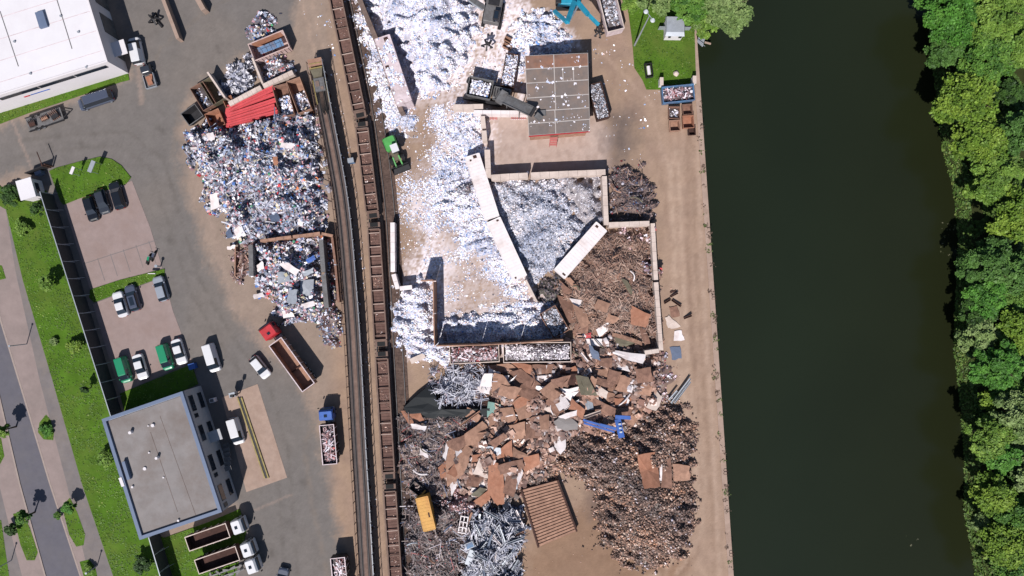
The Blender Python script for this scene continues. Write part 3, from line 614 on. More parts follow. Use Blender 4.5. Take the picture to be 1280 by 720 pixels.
def truck_cab(t, x0, x1, w, zt, paint):
    b = MB(); b.loft([rrect(x0, x1, w - .05, .6, .2), rrect(x0, x1, w, 1.5, .22), rrect(x0, x1 - .12, w - .02, zt - .35, .2), rrect(x0 + .12, x1 - .4, w - .15, zt, .2)])
    cab = b.build('cab', paint, t)
    b = MB(); b.add([(x1 + .012, -w + .15, 1.6), (x1 + .012, w - .15, 1.6), (x1 - .10, w - .18, zt - .4), (x1 - .10, -w + .18, zt - .4)], [(0, 1, 2, 3)]); b.build('windscreen', 'glass_dark', cab)
    b = MB(); b.box(x0 + .55, x0 + 1.0, -.25, .25, zt + .002, zt + .06); b.build('roof_hatch', 'glass_dark', cab)
    b = MB(); b.add([(x1 - .15, -w + .3, zt - .3), (x1 - .15, w - .3, zt - .3), (x1 + .12, w - .3, zt - .42), (x1 + .12, -w + .3, zt - .42)], [(0, 1, 2, 3)]); b.build('sun_visor', 'glass_dark', cab)
    for s in (1, -1):
        b = MB(); b.add([(x1 - .9, s * (w + .008), 1.6), (x1 - .2, s * (w + .008), 1.6), (x1 - .3, s * (w - .008), zt - .42), (x1 - .9, s * (w - .008), zt - .42)], [(0, 1, 2, 3)]); b.build('side_window', 'glass_dark', cab)
        b = MB(); b.cbox((x1 + .08, s * (w + .15), 1.9), (.12, .2, .5)); b.build('mirror', 'black_rubber', cab)
        b = MB(); b.cbox((x1 + .0, s * (w - .35), .85), (.08, .4, .2)); b.build('headlight', 'lamp_glass', cab)
def lorry(name, label, px0, py0, px1, py1, z, L, W, cabp, bodym, cabL=1.9, bodyH=(1.2, 2.6), cabH=2.9, axles=(1, 2), inner=None, gap=.7, rimm=None, group=None):
    """px0,py0 front end, px1,py1 rear end seen at height z"""
    a = ang(px1, py1, px0, py0); cx, cy = P((px0 + px1) / 2, (py0 + py1) / 2, z)
    t = thing(name, label, 'lorry', (cx, cy, 0), a, group); l = L / 2; w = W / 2
    b = MB()
    for s in (1, -1): b.box(-l + .1, l - .4, s * .42 - .06, s * .42 + .06, .8, 1.0)
    for x in np.arange(-l + .5, l - 1, 1.4): b.box(x - .05, x + .05, -.36, .36, .8, .99)
    b.build('chassis', 'dark_steel', t)
    truck_cab(t, l - cabL, l, w - .02, cabH, cabp)
    xb0, xb1 = -l, l - cabL - gap
    if bodym: open_box(t, xb0, xb1, w, bodyH[0], bodyH[1], .07, bodym, ribs=int((xb1 - xb0) / 1.1), rimm=rimm, ribm=rimm)
    b = MB(); b.tube((l - cabL - .35, -w * .7, .75), (l - cabL - .35, w * .2, .75), .3, n=10); b.build('fuel_tank', 'galv', t)
    ax = [l - .9] + [-l + 1.2 + 1.3 * i for i in range(axles[1])]
    for x in ax:
        for s in (1, -1): wheel(t, x, s * (w - .2), .5, .35)
    return t, xb0, xb1, w
t, a0, a1, w_ = lorry('tipper_lorry', 'long red lorry with an empty open rusty brown tipper body', 331, 407, 387, 484, 2.4, 12.6, 2.5, 'red_paint', 'rust_light', cabL=2.3, bodyH=(1.2, 3.0), cabH=3.2, axles=(1, 3), gap=.9, rimm='dusty_steel')
b = MB(); b.box(a0 + 3.7, a0 + 3.9, -w_ + .1, w_ - .1, 1.3, 1.7); b.build('cross_beam', 'rust_dark', t)
t, a0, a1, w_ = lorry('tipper_lorry', 'blue cabbed lorry whose dark open body is filled with bent pale scrap', 407, 511, 413, 580, 2.4, 9.2, 2.4, 'blue_paint', 'rust_dark', cabL=1.9, bodyH=(1.1, 2.7), cabH=2.9, rimm='dusty_steel')
load_in(t, 'bent pale metal strips in the body of the blue lorry', a0 + .1, a1 - .1, w_ - .1, 1.9, 'pinkscrap', .5, sticks=5, dens=12)
TA = ang(254, 673, 294, 659)
t, a0, a1, w_ = lorry('tipper_lorry', 'white lorry with an empty dark red body, nearest the office building', 307, 654.5, 233, 680, 2.2, 9.8, 2.45, 'paint_white', 'rust_dark', rimm='concrete', group='white lorries parked side by side')
t, a0, a1, w_ = lorry('tipper_lorry', 'white lorry with an empty dark body, middle of the three parked side by side', 319, 683, 245, 708.5, 2.2, 9.8, 2.45, 'paint_white', 'rust_dark', rimm='concrete', group='white lorries parked side by side')
t, a0, a1, w_ = lorry('hook_lorry', 'white lorry without a body, bare frame behind its cab, lowest of the three', 324, 704, 254, 728, 2.2, 9.4, 2.45, 'paint_white', None, group='white lorries parked side by side')
b = MB(); b.beam((-4, .35, 1.2), (1.8, .35, 1.25), .2, .2); b.beam((-4, -.35, 1.2), (1.8, -.35, 1.25), .2, .2); b.beam((1.6, 0, 1.2), (1.7, 0, 2.4), .3, .3); b.beam((1.7, 0, 2.4), (.9, 0, 2.5), .25, .25)
for i in range(9): b.cbox((-3.8 + i * .65, (-1) ** i * .5, 1.3), (.3, .9, .12), .3 * i)
b.build('hook_frame', 'grey_steel', t)
t, a0, a1, w_ = lorry('tipper_lorry', 'lorry loaded with pale scrap at the bottom edge beside the raised ramp', 429, 755, 423, 698, 2.4, 8.2, 2.4, 'paint_white', 'dark_steel', cabL=1.9, bodyH=(1.1, 2.9), rimm='dusty_steel')
load_in(t, 'pale bent scrap in the lorry at the bottom edge', a0 + .1, a1 - .1, w_ - .1, 2.2, 'pinkscrap', .4, sticks=5, dens=12)
make_car('car', 'dark grey car cut by the bottom edge, left of the loaded lorry', 'car', 352, 725, ang(350, 735, 355, 714), L=4.2, paint='paint_slate', style='hatch')
# low-loader trailer with machinery
t = thing('trailer', 'long low grey flat trailer carrying dark machine parts beside the minibus', 'trailer', (*P(56, 149, .8), 0), ang(33, 157, 80, 141))
b = MB(); b.box(-3.1, 3.0, -1.15, 1.15, .6, .75); b.build('deck', 'grey_steel', t)
for s in (1, -1):
    b = MB(); b.box(-3.1, 3.0, s * 1.19 - .04, s * 1.19 + .04, .6, 1.0); b.build('side_rail', 'dark_steel', t)
    for x in (-1.8, -.8): wheel(t, x, s * 1.0, .42, .28)
b = MB(); b.beam((3.0, .7, .65), (4.3, 0, .65), .12, .12); b.beam((3.0, -.7, .65), (4.3, 0, .65), .12, .12); b.build('drawbar', 'dark_steel', t)
for i, (x, y, d) in enumerate(((-2.1, -.1, (1.0, 1.3, .8)), (.1, .1, (1.1, .9, .6)), (1.9, 0, (1.2, 1.5, .9)))):
    g = thing('machine_part', ['rusty dark machine block at the left end of the flat trailer', 'small pale framed machine part in the middle of the flat trailer', 'tangled dark machine at the right end of the flat trailer'][i], 'machine part',
              (t.location.x + math.cos(t.rotation_euler.z) * x - math.sin(t.rotation_euler.z) * y, t.location.y + math.sin(t.rotation_euler.z) * x + math.cos(t.rotation_euler.z) * y, .75), t.rotation_euler.z + .1 * i)
    b = MB(); b.box(-d[0] / 2, d[0] / 2, -d[1] / 2 + .2, d[1] / 2 - .2, 0, d[2] * .6); b.build('housing', ['rust_dark', 'rust_light', 'dark_steel'][i], g)
    b = MB()
    for k in range(5): b.tube((-d[0] / 2 + k * d[0] / 4, -d[1] / 2, .2), (-d[0] / 2 + k * d[0] / 4, d[1] / 2, d[2] * .8), .06, n=6)
    b.build('frame', ['dark_steel', 'rust_dark', 'rust'][i], g)

# ------------------------------------------------------------ skips
SKG = {}
def skip(label, x0, y0, x1, y1, W, h, m, zoff=0, flare=.12, rimm=None, ribs=0, pal=None, load_label=None, lz=.6, cover=(0, 1), name='scrap_skip', cat='skip', sticks=0, hump=.35, size=(.2, .5), group=None, dens=22):
    """x0..y1: middle of the two short rims, px at rim height"""
    z = h + zoff; p, q = P(x0, y0, z), P(x1, y1, z); L = math.hypot(q[0] - p[0], q[1] - p[1])
    t = thing(name, label, cat, ((p[0] + q[0]) / 2, (p[1] + q[1]) / 2, zoff), math.atan2(q[1] - p[1], q[0] - p[0]), group)
    l = L / 2 - flare; w = W / 2 - flare
    open_box(t, -l, l, w, .1, h, .08, m, flare=flare, ribs=ribs, rimm=rimm)
    b = MB()
    for s in (1, -1): b.box(-l + .1, l - .1, s * .5 - .08, s * .5 + .08, 0, .1)
    b.build('skid', 'dark_steel', t)
    if pal: load_in(t, load_label, -l + .05, l - .05, w - .02, zoff + h * lz, pal, hump, size, dens, sticks, cover=cover)
    return t
skip('skip with pink ribbed rim holding blue sheets beside the upper grey scrap heap', 314, 66, 358, 48, 3.0, 2.2, 'pink_steel', rimm='pink_steel', ribs=9)
ts = bpy.data.objects['scrap_skip']; b = MB(); b.add([(-2.6, 1.29, .3), (2.6, 1.29, .3), (2.6, 1.395, 2.15), (-2.6, 1.395, 2.15)], [(0, 1, 2, 3)]); b.build('lit_inner_panel', 'rust_orange', ts)  # orange of the sunlit inner north wall, put into this panel's colour
G = 'brown skips at the left end of the scrap bays'
skip('brown skip with pale lumps inside, leftmost beside the scrap bays', 245, 106, 262, 134, 2.5, 2.0, 'rust', pal='white', load_label='few pale lumps in the leftmost brown skip', lz=.35, dens=5, group=G)
skip('dark green skip with nothing inside between brown skip and bay wall', 257, 99, 274, 127, 2.3, 2.0, 'olive_steel', group=G)
skip('small rusty orange skip touching the end of the pale ribbed wall', 283, 121, 288, 133, 1.6, 1.4, 'rust_orange')
skip('open brown skip with orange inside left of the red beams', 264, 139, 273, 159, 2.5, 2.0, 'rust_orange')
skip('dark green rounded skip standing on the asphalt edge, lower left of the skips', 231, 150, 249, 137, 2.5, 1.6, 'dark_steel', flare=.35, rimm='grey_steel')
skip('narrow small skip filled with pale scrap beside the dark green one', 254, 161, 262, 146, 1.1, 1.0, 'rust_dark', pal='white', load_label='pale scrap in the narrow small skip', lz=.7)
skip('brown skip half full of pale scrap right of the red beams', 349, 106, 359, 145, 2.5, 2.2, 'rust', pal='white', load_label='pale scrap in the skip right of the red beams', lz=.4, cover=(.3, 1))
skip('brown skip with pale scrap beside the raised ramp', 366, 99, 381, 139, 2.4, 2.2, 'rust_light', pal='white', load_label='pale scrap in the skip beside the raised ramp', lz=.35, cover=(.35, 1))
skip('long dark skip heaped with white shreds left of the shed', 641, 67, 634, 108, 2.3, 2.2, 'rust_dark', pal='white', load_label='white shreds heaped in the skip left of the shed', lz=.85, dens=40, size=(.15, .35), hump=.3)
skip('long dark skip heaped with grey shreds right of the shed', 743, 104, 755, 148, 2.3, 2.2, 'rust_dark', pal='whitegrey', load_label='grey shreds heaped in the skip right of the shed', lz=.85, dens=40, size=(.15, .35), hump=.3)
skip('long pale skip with grey scrap inside near the blue excavator', 757, -14, 770, 38, 2.9, 2.6, 'dusty_steel', flare=.1, rimm='concrete', pal='whitegrey', load_label='grey scrap inside the pale skip near the blue excavator', lz=.4, cover=(0, .85))
G = 'skips at the quay edge'
skip('blue skip with mixed pink and white scrap at the lawn end of the quay', 828, 119, 868, 115, 2.7, 2.0, 'skip_blue', flare=.15, rimm='skip_blue', pal='pinkscrap', load_label='pink and white scrap in the blue skip', lz=.6, sticks=1.5, group=G)
skip('brown skip with pale scrap, upper left of the four below the blue skip', 843, 133, 843, 148, 1.9, 1.3, 'rust', pal='white', load_label='pale scrap in the upper left quay skip', lz=.4, dens=8, group=G)
skip('brown skip with a dark inside, lower left of the four below the blue skip', 843, 150, 844, 164, 1.8, 1.2, 'rust_light', rimm='rust_light', group=G)
skip('brown skip with a dark inside, upper right of the four below the blue skip', 859, 130, 860, 143, 1.7, 1.2, 'rust', group=G)
skip('bright orange brown skip, lower right of the four below the blue skip', 860, 144, 861, 160, 1.9, 1.3, 'rust_orange', group=G)
skip('little dull purple bin, nearest the quay edge below the orange skip', 865, 159, 865.5, 169, 1.2, .9, 'rust_dark', name='scrap_bin', cat='bin', group=G)
t = skip('bulging open barge shaped bin of grey scrap in front of the steel wall', 629, 441, 714, 440, 3.3, 2.2, 'concrete_dark', flare=.3, rimm='concrete', pal='fine', load_label='grey shredded scrap in the bulging bin', lz=.75, hump=.9, dens=30)
skip('low open bin half buried in pinkish scrap left of the bulging bin', 562, 444, 624, 441, 3.0, 1.5, 'concrete_dark', flare=.25, rimm='concrete', pal='pinkscrap', load_label='pink and white scrap overflowing the low bin', lz=.9, hump=.6, dens=26, sticks=1)
skip('small open skip of whitish scrap in the shadow behind the rusty plates', 684, 387, 702, 418, 3.0, 2.0, 'rust_dark', pal='whitegrey', load_label='whitish scrap in the skip behind the rusty plates', lz=.8, hump=.3, dens=26, rimm='rust')

# shipping containers
def container(label, x0, y0, x1, y1, Wd, h, m, z0=0, holes=(), group=None, ribs=True, name='shipping_container', cat='container'):
    z = h + z0; p, q = P(x0, y0, z), P(x1, y1, z); L = math.hypot(q[0] - p[0], q[1] - p[1])
    t = thing(name, label, cat, ((p[0] + q[0]) / 2, (p[1] + q[1]) / 2, z0), math.atan2(q[1] - p[1], q[0] - p[0]), group)
    l = L / 2; w = Wd / 2
    b = MB(); b.box(-l, l, -w, w, .12, h - .03); b.build('body', m, t)
    b = MB()
    for s in (1, -1): b.box(-l, l, s * w - .06, s * w + .06, h - .16, h); b.box(-l, l, s * w - .06, s * w + .06, 0, .16)
    for s in (1, -1): b.box(s * l - .06, s * l + .06, -w + .065, w - .065, h - .16, h - .002)
    b.build('frame', m, t)
    b = MB(); n = int(L / .55)
    for i in range(n):
        x = -l + .3 + i * (L - .6) / (n - 1); b.box(x - .14, x + .14, -w + .15, w - .15, h - .028, h - .012)
    b.build('roof_ribs', m, t)
    n = int(L / .3)
    for s in (1, -1):
        b = MB()
        for i in range(n):
            x = -l + .2 + i * (L - .4) / (n - 1); b.box(x - .07, x + .07, s * w - .03, s * w + .03, .17, h - .17)
        b.build('side_corrugation', m, t)
    for (x, y, sx, sy) in holes:
        b = MB(); b.box(l * x - sx / 2, l * x + sx / 2, w * y - sy / 2, w * y + sy / 2, h - .004, h + .015); b.build('roof_patch', 'rust_dark', t)
    for s in (.5, -.5):
        b = MB(); b.box(l + .003, l + .05, s * w - w * .48, s * w + w * .48, .17, h - .17); b.build('door', m, t)
    return t
G = 'long white containers round the shred heap'
container('long white container with a brown stained end, upper one beside the shreds', 590, 194, 615, 272.5, 2.45, 2.6, 'white_steel', holes=((-.93, .3, .5, .6), (-.86, -.4, .3, .3)), group=G)
container('long clean white container, lower one continuing the line to the south', 616.5, 275, 650, 348, 2.45, 2.6, 'white_steel', holes=((-.93, .5, .3, .4), (.93, -.5, .3, .3)), group=G)
container('white container lying diagonally between the grey heap and brown strips', 752, 283, 699.5, 342.5, 2.3, 2.7, 'white_steel', holes=((-.9, -.5, .4, .5), (.92, .5, .3, .6)), group=G)
container('tall dusty white shredder box with two square black openings', 477.5, 46, 505, 128, 2.5, 4.4, 'dusty_steel', holes=((-.9, .4, .7, .7), (-.1, -.6, .8, .6)), name='shredder_box', cat='machine')
container('bright orange yellow container lying on the dark scrap', 527, 622, 537, 663, 2.0, 2.4, 'orange_paint', z0=1.2, holes=((.1, .5, .8, .25),))
t = thing('truck_body', 'small open dark body with a yellow end above the orange container', 'truck body', (*P(522, 612, 2), .9), ang(517, 608, 527, 616))
open_box(t, -1.3, 1.3, .8, .05, 1.1, .08, 'dark_steel'); b = MB(); b.box(1.0, 1.2, -.7, .7, .2, 1.05); b.build('yellow_panel', 'orange_paint', t)
# ------------------------------------------------------------ railway: path helpers
def interp(path, y):
    ys = [p[1] for p in path]; xs = [p[0] for p in path]; return float(np.interp(y, ys, xs))
WPTH = [(403, -80), (420, 0), (431, 50), (442, 100), (451, 150), (458, 195), (464.5, 250), (469, 305), (473, 370), (476, 430), (479, 480), (482, 530), (485, 580), (489, 650), (494, 720), (500, 800)]
RPTH = [(384, 60), (394, 76), (402, 120), (408, 150), (414, 180), (420.5, 215), (426.5, 250), (432, 300), (436, 350), (440, 400), (444.5, 480), (448.5, 560), (453.5, 640), (458, 720), (463, 800)]
def smooth_path(pts, z, y0, y1, n):
    ys = np.linspace(y0, y1, n); xs = np.interp(ys, [p[1] for p in pts], [p[0] for p in pts])
    k = np.ones(9) / 9; xp = np.concatenate([xs[0] + (xs[1] - xs[0]) * np.arange(-4, 0), xs, xs[-1] + (xs[-1] - xs[-2]) * np.arange(1, 5)])
    xs = np.convolve(xp, k, 'valid'); return [Vector((*P(x, y, z), 0)) for x, y in zip(xs, ys)]
def ribbon(mb, pts, off0, off1, z0, z1):
    n = len(pts); rows = []
    for i, p in enumerate(pts):
        d = (pts[min(i + 1, n - 1)] - pts[max(i - 1, 0)]).normalized(); s = Vector((-d.y, d.x, 0))
        a, b = p + s * off0, p + s * off1
        rows.append([(a.x, a.y, z0), (b.x, b.y, z0), (b.x, b.y, z1), (a.x, a.y, z1)])
    vs = [v for r in rows for v in r]; fs = []
    for i in range(n - 1):
        o = i * 4; fs += [(o + k, o + (k + 1) % 4, o + 4 + (k + 1) % 4, o + 4 + k) for k in range(4)]
    fs += [(3, 2, 1, 0), tuple((n - 1) * 4 + k for k in range(4))]
    mb.add(vs, fs)
def rail_track(label, pts, bal=1.5, bm='ballast'):
    n0 = pts[0]; t = thing('rail_track', label, 'rail track', (n0.x, n0.y, 0))
    mb = MB(); ribbon(mb, pts, -bal, bal, 0, .1); mb.build('ballast', bm, t, w=True)
    mb = MB(); acc = 0; last = pts[0]
    L = 0; 
    for i in range(1, len(pts)):
        d = pts[i] - pts[i - 1]; l = d.length; u = d / l; x = -L
        while x < l:
            if x >= 0: c = pts[i - 1] + u * x; mb.cbox((c.x, c.y, .10), (.24, 2.3, .04), math.atan2(u.y, u.x))
            x += .65
        L = l - (x - .65) if False else (l - x + .65) % .65
    sl = mb.build('sleepers', 'ballast', t, w=True)
    for s in (-.75, .75):
        mb = MB(); ribbon(mb, pts, s - .04, s + .04, .19, .34); mb.build('rail', 'grey_steel', t, w=True)
tp = smooth_path([(x, y) for x, y in WPTH], .5, -60, 790, 140); rail_track('railway track carrying the line of empty open wagons', tp, 1.35, 'bed_dirt')
tp2 = smooth_path([(x + np.interp(y, [0, 720], [23, 20]), y) for x, y in WPTH], .3, -60, 790, 140); rail_track('empty railway track close along the right side of the wagons', tp2, 1.3)
# wagons
def wagon(label, y0, y1):
    x0, x1 = interp(WPTH, y0), interp(WPTH, y1); z = 2.0
    p, q = P(x0, y0, z), P(x1, y1, z); L = math.hypot(q[0] - p[0], q[1] - p[1]); a = math.atan2(q[1] - p[1], q[0] - p[0])
    t = thing('freight_wagon', label, 'freight wagon', ((p[0] + q[0]) / 2, (p[1] + q[1]) / 2, 0), a, 'empty open freight wagons'); l = L / 2; w = 1.0
    b = MB(); b.box(-l + .1, l - .1, -w + .02, w - .02, .95, 1.15); b.box(-l + 1.35, l - 1.35, -w + .07, w - .07, 1.151, 1.6); b.build('floor', 'wagon_brown', t)
    for s in (1, -1):
        b = MB(); b.box(-l + 1.3, l - 1.3, s * w - .06, s * w + .06, 1.0, 2.05); b.build('side_wall', 'wagon_brown', t)
        b = MB(); b.box(-l + 1.28, l - 1.28, s * w - .1, s * w + .1, 2.053, 2.12); b.build('top_rail', 'wagon_edge', t)
        e = s * (l - 1.25)
        b = MB(); b.box(e - .08, e + .08, -w + .07, w - .07, 1.15, 2.04); b.build('end_wall', 'wagon_edge', t)
        b = MB(); b.box(min(s * (l - .1), s * (l - 1.15)), max(s * (l - .1), s * (l - 1.15)), -w, w, 1.16, 1.7); b.build('end_platform', 'wagon_edge', t)
        b = MB(); b.cbox((s * (l - .5), 0, 1.73), (.7, 1.3, .05)); b.build('end_hole_slab', 'black_rubber', t)  # flat slab for the hole at the wagon end, its darkness put in as black
        for yy in (-.75, .75):
            b = MB(); b.tube((s * (l - .1), yy, 1.05), (s * (l + .22), yy, 1.05), .1, n=8); b.tube((s * (l + .16), yy, 1.05), (s * (l + .22), yy, 1.05), .2, n=10); b.build('buffer', 'dark_steel', t)
        for dx in (1.6, 3.4):
            for yy in (-.75, .75):
                b = MB(); b.tube((s * (l - dx), yy - .07, .8), (s * (l - dx), yy + .07, .8), .45, n=16); b.build('wheel', 'dark_steel', t)
    x = -l + 1.9; k = 0; r = random.Random(int(y0 + 999))
    while x < l - 1.6:
        b = MB(); b.box(x - .06, x + .06, -w + .065, w - .065, 1.9, 2.03); b.build('cross_bar', 'wagon_bar' if r.random() < .6 else 'wagon_edge', t)
        x += r.uniform(1.4, 2.5); k += 1
    b = MB()
    for i in range(int(L / .5)):
        xx = -l + 1.5 + i * .5
        if xx < l - 1.5: b.box(xx - .04, xx + .04, -w + .1, w - .1, 1.603, 1.64)
    b.build('floor_ribs', 'wagon_brown', t)
WORD = iter(('topmost', 'shortest', 'third', 'fourth', 'lowest'))
for lab, y0, y1 in (('topmost empty brown freight wagon, cut by the upper edge of the view', -20, 147), ('shortest empty brown freight wagon, second from the top of the train', 151, 273),
                    ('empty brown freight wagon beside the narrow white wall and shred heap, third from top', 277, 434), ('empty brown freight wagon beside the rusty plate heap, fourth from top', 439, 600),
                    ('lowest empty brown freight wagon, beside the orange container', 605, 765)):
    wagon(lab, y0, y1)
    n = 260; yy = RS.uniform(y0 + 14, y1 - 14, n); c = np.array([P(interp(WPTH, y), y, 1.7) for y in yy]); c[:, 0] += RS.uniform(-.7, .7, n); kk = Noise(int(y0) + 70, .2)(c) > 0; c = c[kk]; n = len(c); s = .06 + .24 * RS.rand(n) ** 2
    V, F, Cc = chips(np.column_stack([c, np.full(n, 1.68)]), s, s * .6, palette(PAL['rustmix'], n), .3); tag(mesh_np('scrap_crumbs', V, F, Cc), 'rusty crumbs left on the floor of the ' + next(WORD) + ' wagon', 'scrap', kind='stuff')
# raised ramp with railings
mat('deck_dark', A(96, 84, 82), .85, var=.25, scale=1.2)
rz = 2.3; rp = smooth_path(RPTH, rz, 78, 790, 110)
t = thing('raised_ramp', 'long raised grey track deck with thin side railings left of the train', 'raised track', (rp[0].x, rp[0].y, 0))
b = MB(); ribbon(b, rp, -1.05, 1.05, rz - .35, rz - .1); b.build('deck', 'deck_dark', t, w=True)
for i, (o0, o1, m) in enumerate(((-1.2, -1.05, 'girder_brown'), (-.62, -.5, 'dark_steel'), (-.25, .3, 'wagon_edge'), (.5, .62, 'dark_steel'), (1.05, 1.2, 'girder_brown'))):
    b = MB(); ribbon(b, rp, o0, o1, rz - .45 if abs(o0) > 1 or abs(o1) > 1.2 else rz - .097, rz + (.08 if abs(i - 2) == 1 else (.05 if i != 2 else -.05))); b.build('girder' if i in (0, 4) else ('rail' if i != 2 else 'walkway'), m, t, w=True)
for s in (-1, 1):
    b = MB(); ribbon(b, rp, s * 1.3 - .03, s * 1.3 + .03, rz + .9, rz + .96); ribbon(b, rp, s * 1.3 - .02, s * 1.3 + .02, rz + .5, rz + .54)
    for i in range(0, len(rp), 2):
        d = (rp[min(i + 1, len(rp) - 1)] - rp[max(i - 1, 0)]).normalized(); q = rp[i] + Vector((-d.y, d.x, 0)) * s * 1.3; b.box(q.x - .04, q.x + .04, q.y - .04, q.y + .04, rz - .1, rz + 1.04)
        c = rp[i] + Vector((-d.y, d.x, 0)) * s * 1.24; b.box(c.x - .1, c.x + .1, c.y - .08, c.y + .08, rz - .2, rz - .08)
    b.build('railing', 'galv' if s > 0 else 'girder_brown', t, w=True)
for i in range(2, len(rp), 4):
    d = (rp[min(i + 1, len(rp) - 1)] - rp[i - 1]).normalized(); n_ = Vector((-d.y, d.x, 0)); b = MB()
    for s in (-1, 1): c = rp[i] + n_ * s * .95; b.box(c.x - .15, c.x + .15, c.y - .15, c.y + .15, 0, rz - .46)
    c0 = rp[i] - n_ * .9; c1 = rp[i] + n_ * .9; b.beam((c0.x, c0.y, rz - .6), (c1.x, c1.y, rz - .6), .25, .2); b.build('support', 'rust_dark', t, w=True)
b = MB(); ribbon(b, rp, -1.0, 1.0, .0, .05); b.build('footing', 'concrete_dark', t, w=True)
# head machine on the ramp
t = thing('ramp_carriage', 'brown and yellow machine carriage parked at the upper end of the raised ramp', 'machine', (*P(395, 88, 3.6), rz), ang(393, 76, 399, 108))
b = MB(); b.box(-2.1, -.9, -1.15, 1.15, .1, 1.0); b.build('counterweight', 'rust_light', t)
b = MB(); b.box(-1.35, -1.22, -1.0, 1.0, 1.003, 1.06); b.box(-.55, -.4, -1.05, 1.05, .6, 1.25); b.build('yellow_beam', 'yellow_paint', t)
b = MB(); b.loft([[(-.35, -1.05, .1), (1.0, -.8, .1), (1.0, .8, .1), (-.35, 1.05, .1)], [(-.35, -1.0, 1.1), (.9, -.7, .9), (.9, .7, .9), (-.35, 1.0, 1.1)]]); b.build('hood', 'olive_steel', t)
b = MB(); b.box(1.05, 3.2, -.85, .85, .1, .7); b.build('engine_deck', 'grey_steel', t)
b = MB(); b.cbox((2.0, -.3, .75), (.9, .6, .12)); b.cbox((2.8, .35, .75), (.5, .5, .12)); b.build('hatch', 'concrete_dark', t)
b = MB(); b.beam((1.2, 1.05, .3), (5.2, 1.0, .3), .12, .12); b.beam((1.2, -1.05, .3), (5.2, -1.0, .3), .12, .12); b.build('side_bar', 'yellow_paint', t)
b = MB()
for i in range(7): b.tube((3.3, -.6 + .2 * i, .3), (6.5 + .3 * (i % 3), -.5 + .17 * i, .15), .06, n=6)
b.build('hose', 'black_rubber', t)

# ------------------------------------------------------------ walls
def wall(label, pts, wd, h, m='concrete', name='concrete_wall', cat='wall', block=1.5, group=None, z0=0, jit=.05):
    """pts: px at wall top; block courses with open joints in one mesh"""
    ws = [Vector((*P(x, y, h + z0), 0)) for x, y in pts]
    t = thing(name, label, cat, (ws[0].x, ws[0].y, z0), 0, group); r = random.Random(len(label) * 7 + int(pts[0][0]))
    for i in range(len(ws) - 1):
        p, q = ws[i], ws[i + 1]; d = q - p; L = d.length; u = d / L; a = math.atan2(u.y, u.x); st = 0 if i == 0 else wd / 2 + .01
        n = max(1, round((L - st) / block)); bl = (L - st) / n; b = MB()
        for k in range(n):
            for c in range(max(1, int(h / .8))):
                hh = h / max(1, int(h / .8)); x = st + (k + .5) * bl; ce = p + u * x
                b.cbox((ce.x, ce.y, z0 + (c + .5) * hh), (bl - .03, wd + r.uniform(-jit, jit) * .6, hh - .02 + r.uniform(-jit, 0) * .4), a + r.uniform(-.006, .006))
        b.build('wall_section', m, t, w=True)
    return t
G = 'pale block walls of the shed yard'
wall('short pale block wall left of the conveyor machine above the white shreds', [(566, 133.5), (604, 133)], .8, 2.4, group=G)
wall('long white beam topped wall running from block wall to the shed', [(592, 139.5), (660, 140.5)], .55, 2.6, 'white_steel', group=G)
wall('pale block wall down the left side of the shed yard', [(603, 145), (604.5, 160), (606, 176)], .8, 2.4, group=G)
wall('pale block wall between the grey shred bay and the shed yard', [(609, 187), (610.5, 222), (660, 219), (757, 215)], .9, 2.6, group=G)
wall('pale block wall between the grey shreds and the blue flecked scrap', [(755.5, 220), (758, 281), (812, 279)], .8, 2.8)
wall('long pale block wall on the river side of the brown strips', [(816, 279), (820, 350), (826.5, 438), (806, 441)], .7, 2.6)
wall('narrow white segmented wall beside the empty railway track', [(490.5, 278), (491, 340), (497, 361), (515, 359)], .7, 2.2, 'white_steel')
wall('lone pale concrete block lying on the sand below the shreds', [(513, 452), (531, 444)], .9, .9, block=2.5, name='concrete_block', cat='concrete block')
wall('thin bent rusty wall stub between container and dark scrap', [(657, 350), (671, 378)], .35, 2.4, 'concrete', block=4)
wall('pinkish long concrete barrier at the top of the asphalt yard', [(201, -8), (222, 48)], .55, 1.8, 'slabs', block=6, name='concrete_barrier', cat='barrier', group='barriers on the asphalt')
wall('short pinkish barrier right of the longer one at the top edge', [(244, -6), (254, 12)], .8, 1.8, 'slabs', block=6, name='concrete_barrier', cat='barrier', group='barriers on the asphalt')
wall('long dark low wall beside the dusty shredder box', [(447, -6), (471, 52), (494, 120), (502, 140)], .8, 3.0, 'concrete_dark')
G = 'walls of the mixed scrap bays'
wall('pale ribbed wall behind the red beams at the top of the mixed scrap heap', [(286, 130), (326, 109), (366, 90)], .75, 2.4, 'concrete', block=.9, group=G)
wall('thin pale partition wall between the two grey scrap bays', [(315, 72), (328, 104)], .3, 2.4, 'concrete', block=5, group=G)
wall('thin pale partition wall left of the silver grey scrap', [(259, 90), (281, 122)], .3, 2.4, 'concrete', block=5, group=G)
wall('brown rough wall crossing the mixed scrap heap', [(325, 301), (364, 296), (400, 291.5), (416, 295)], .45, 2.6, 'rust_light', block=1.2, group=G)
wall('grey rounded wall post standing left in the lower scrap bay', [(313, 306), (314, 345)], .75, 2.6, 'grey_steel', block=6, group=G)
wall('grey long wall standing right in the lower scrap bay', [(401, 300), (404, 340), (408, 385)], .75, 2.8, 'grey_steel', block=6, group=G)
wall('thin red brown wall at the foot of the raised ramp', [(415, 297), (419, 330), (423, 378)], .35, 2.0, 'rust', block=6, group=G)
wall('thin red brown rail at the left side of the lower scrap bay', [(294, 308), (293.5, 345)], .2, 1.2, 'rust_light', block=6, group=G)
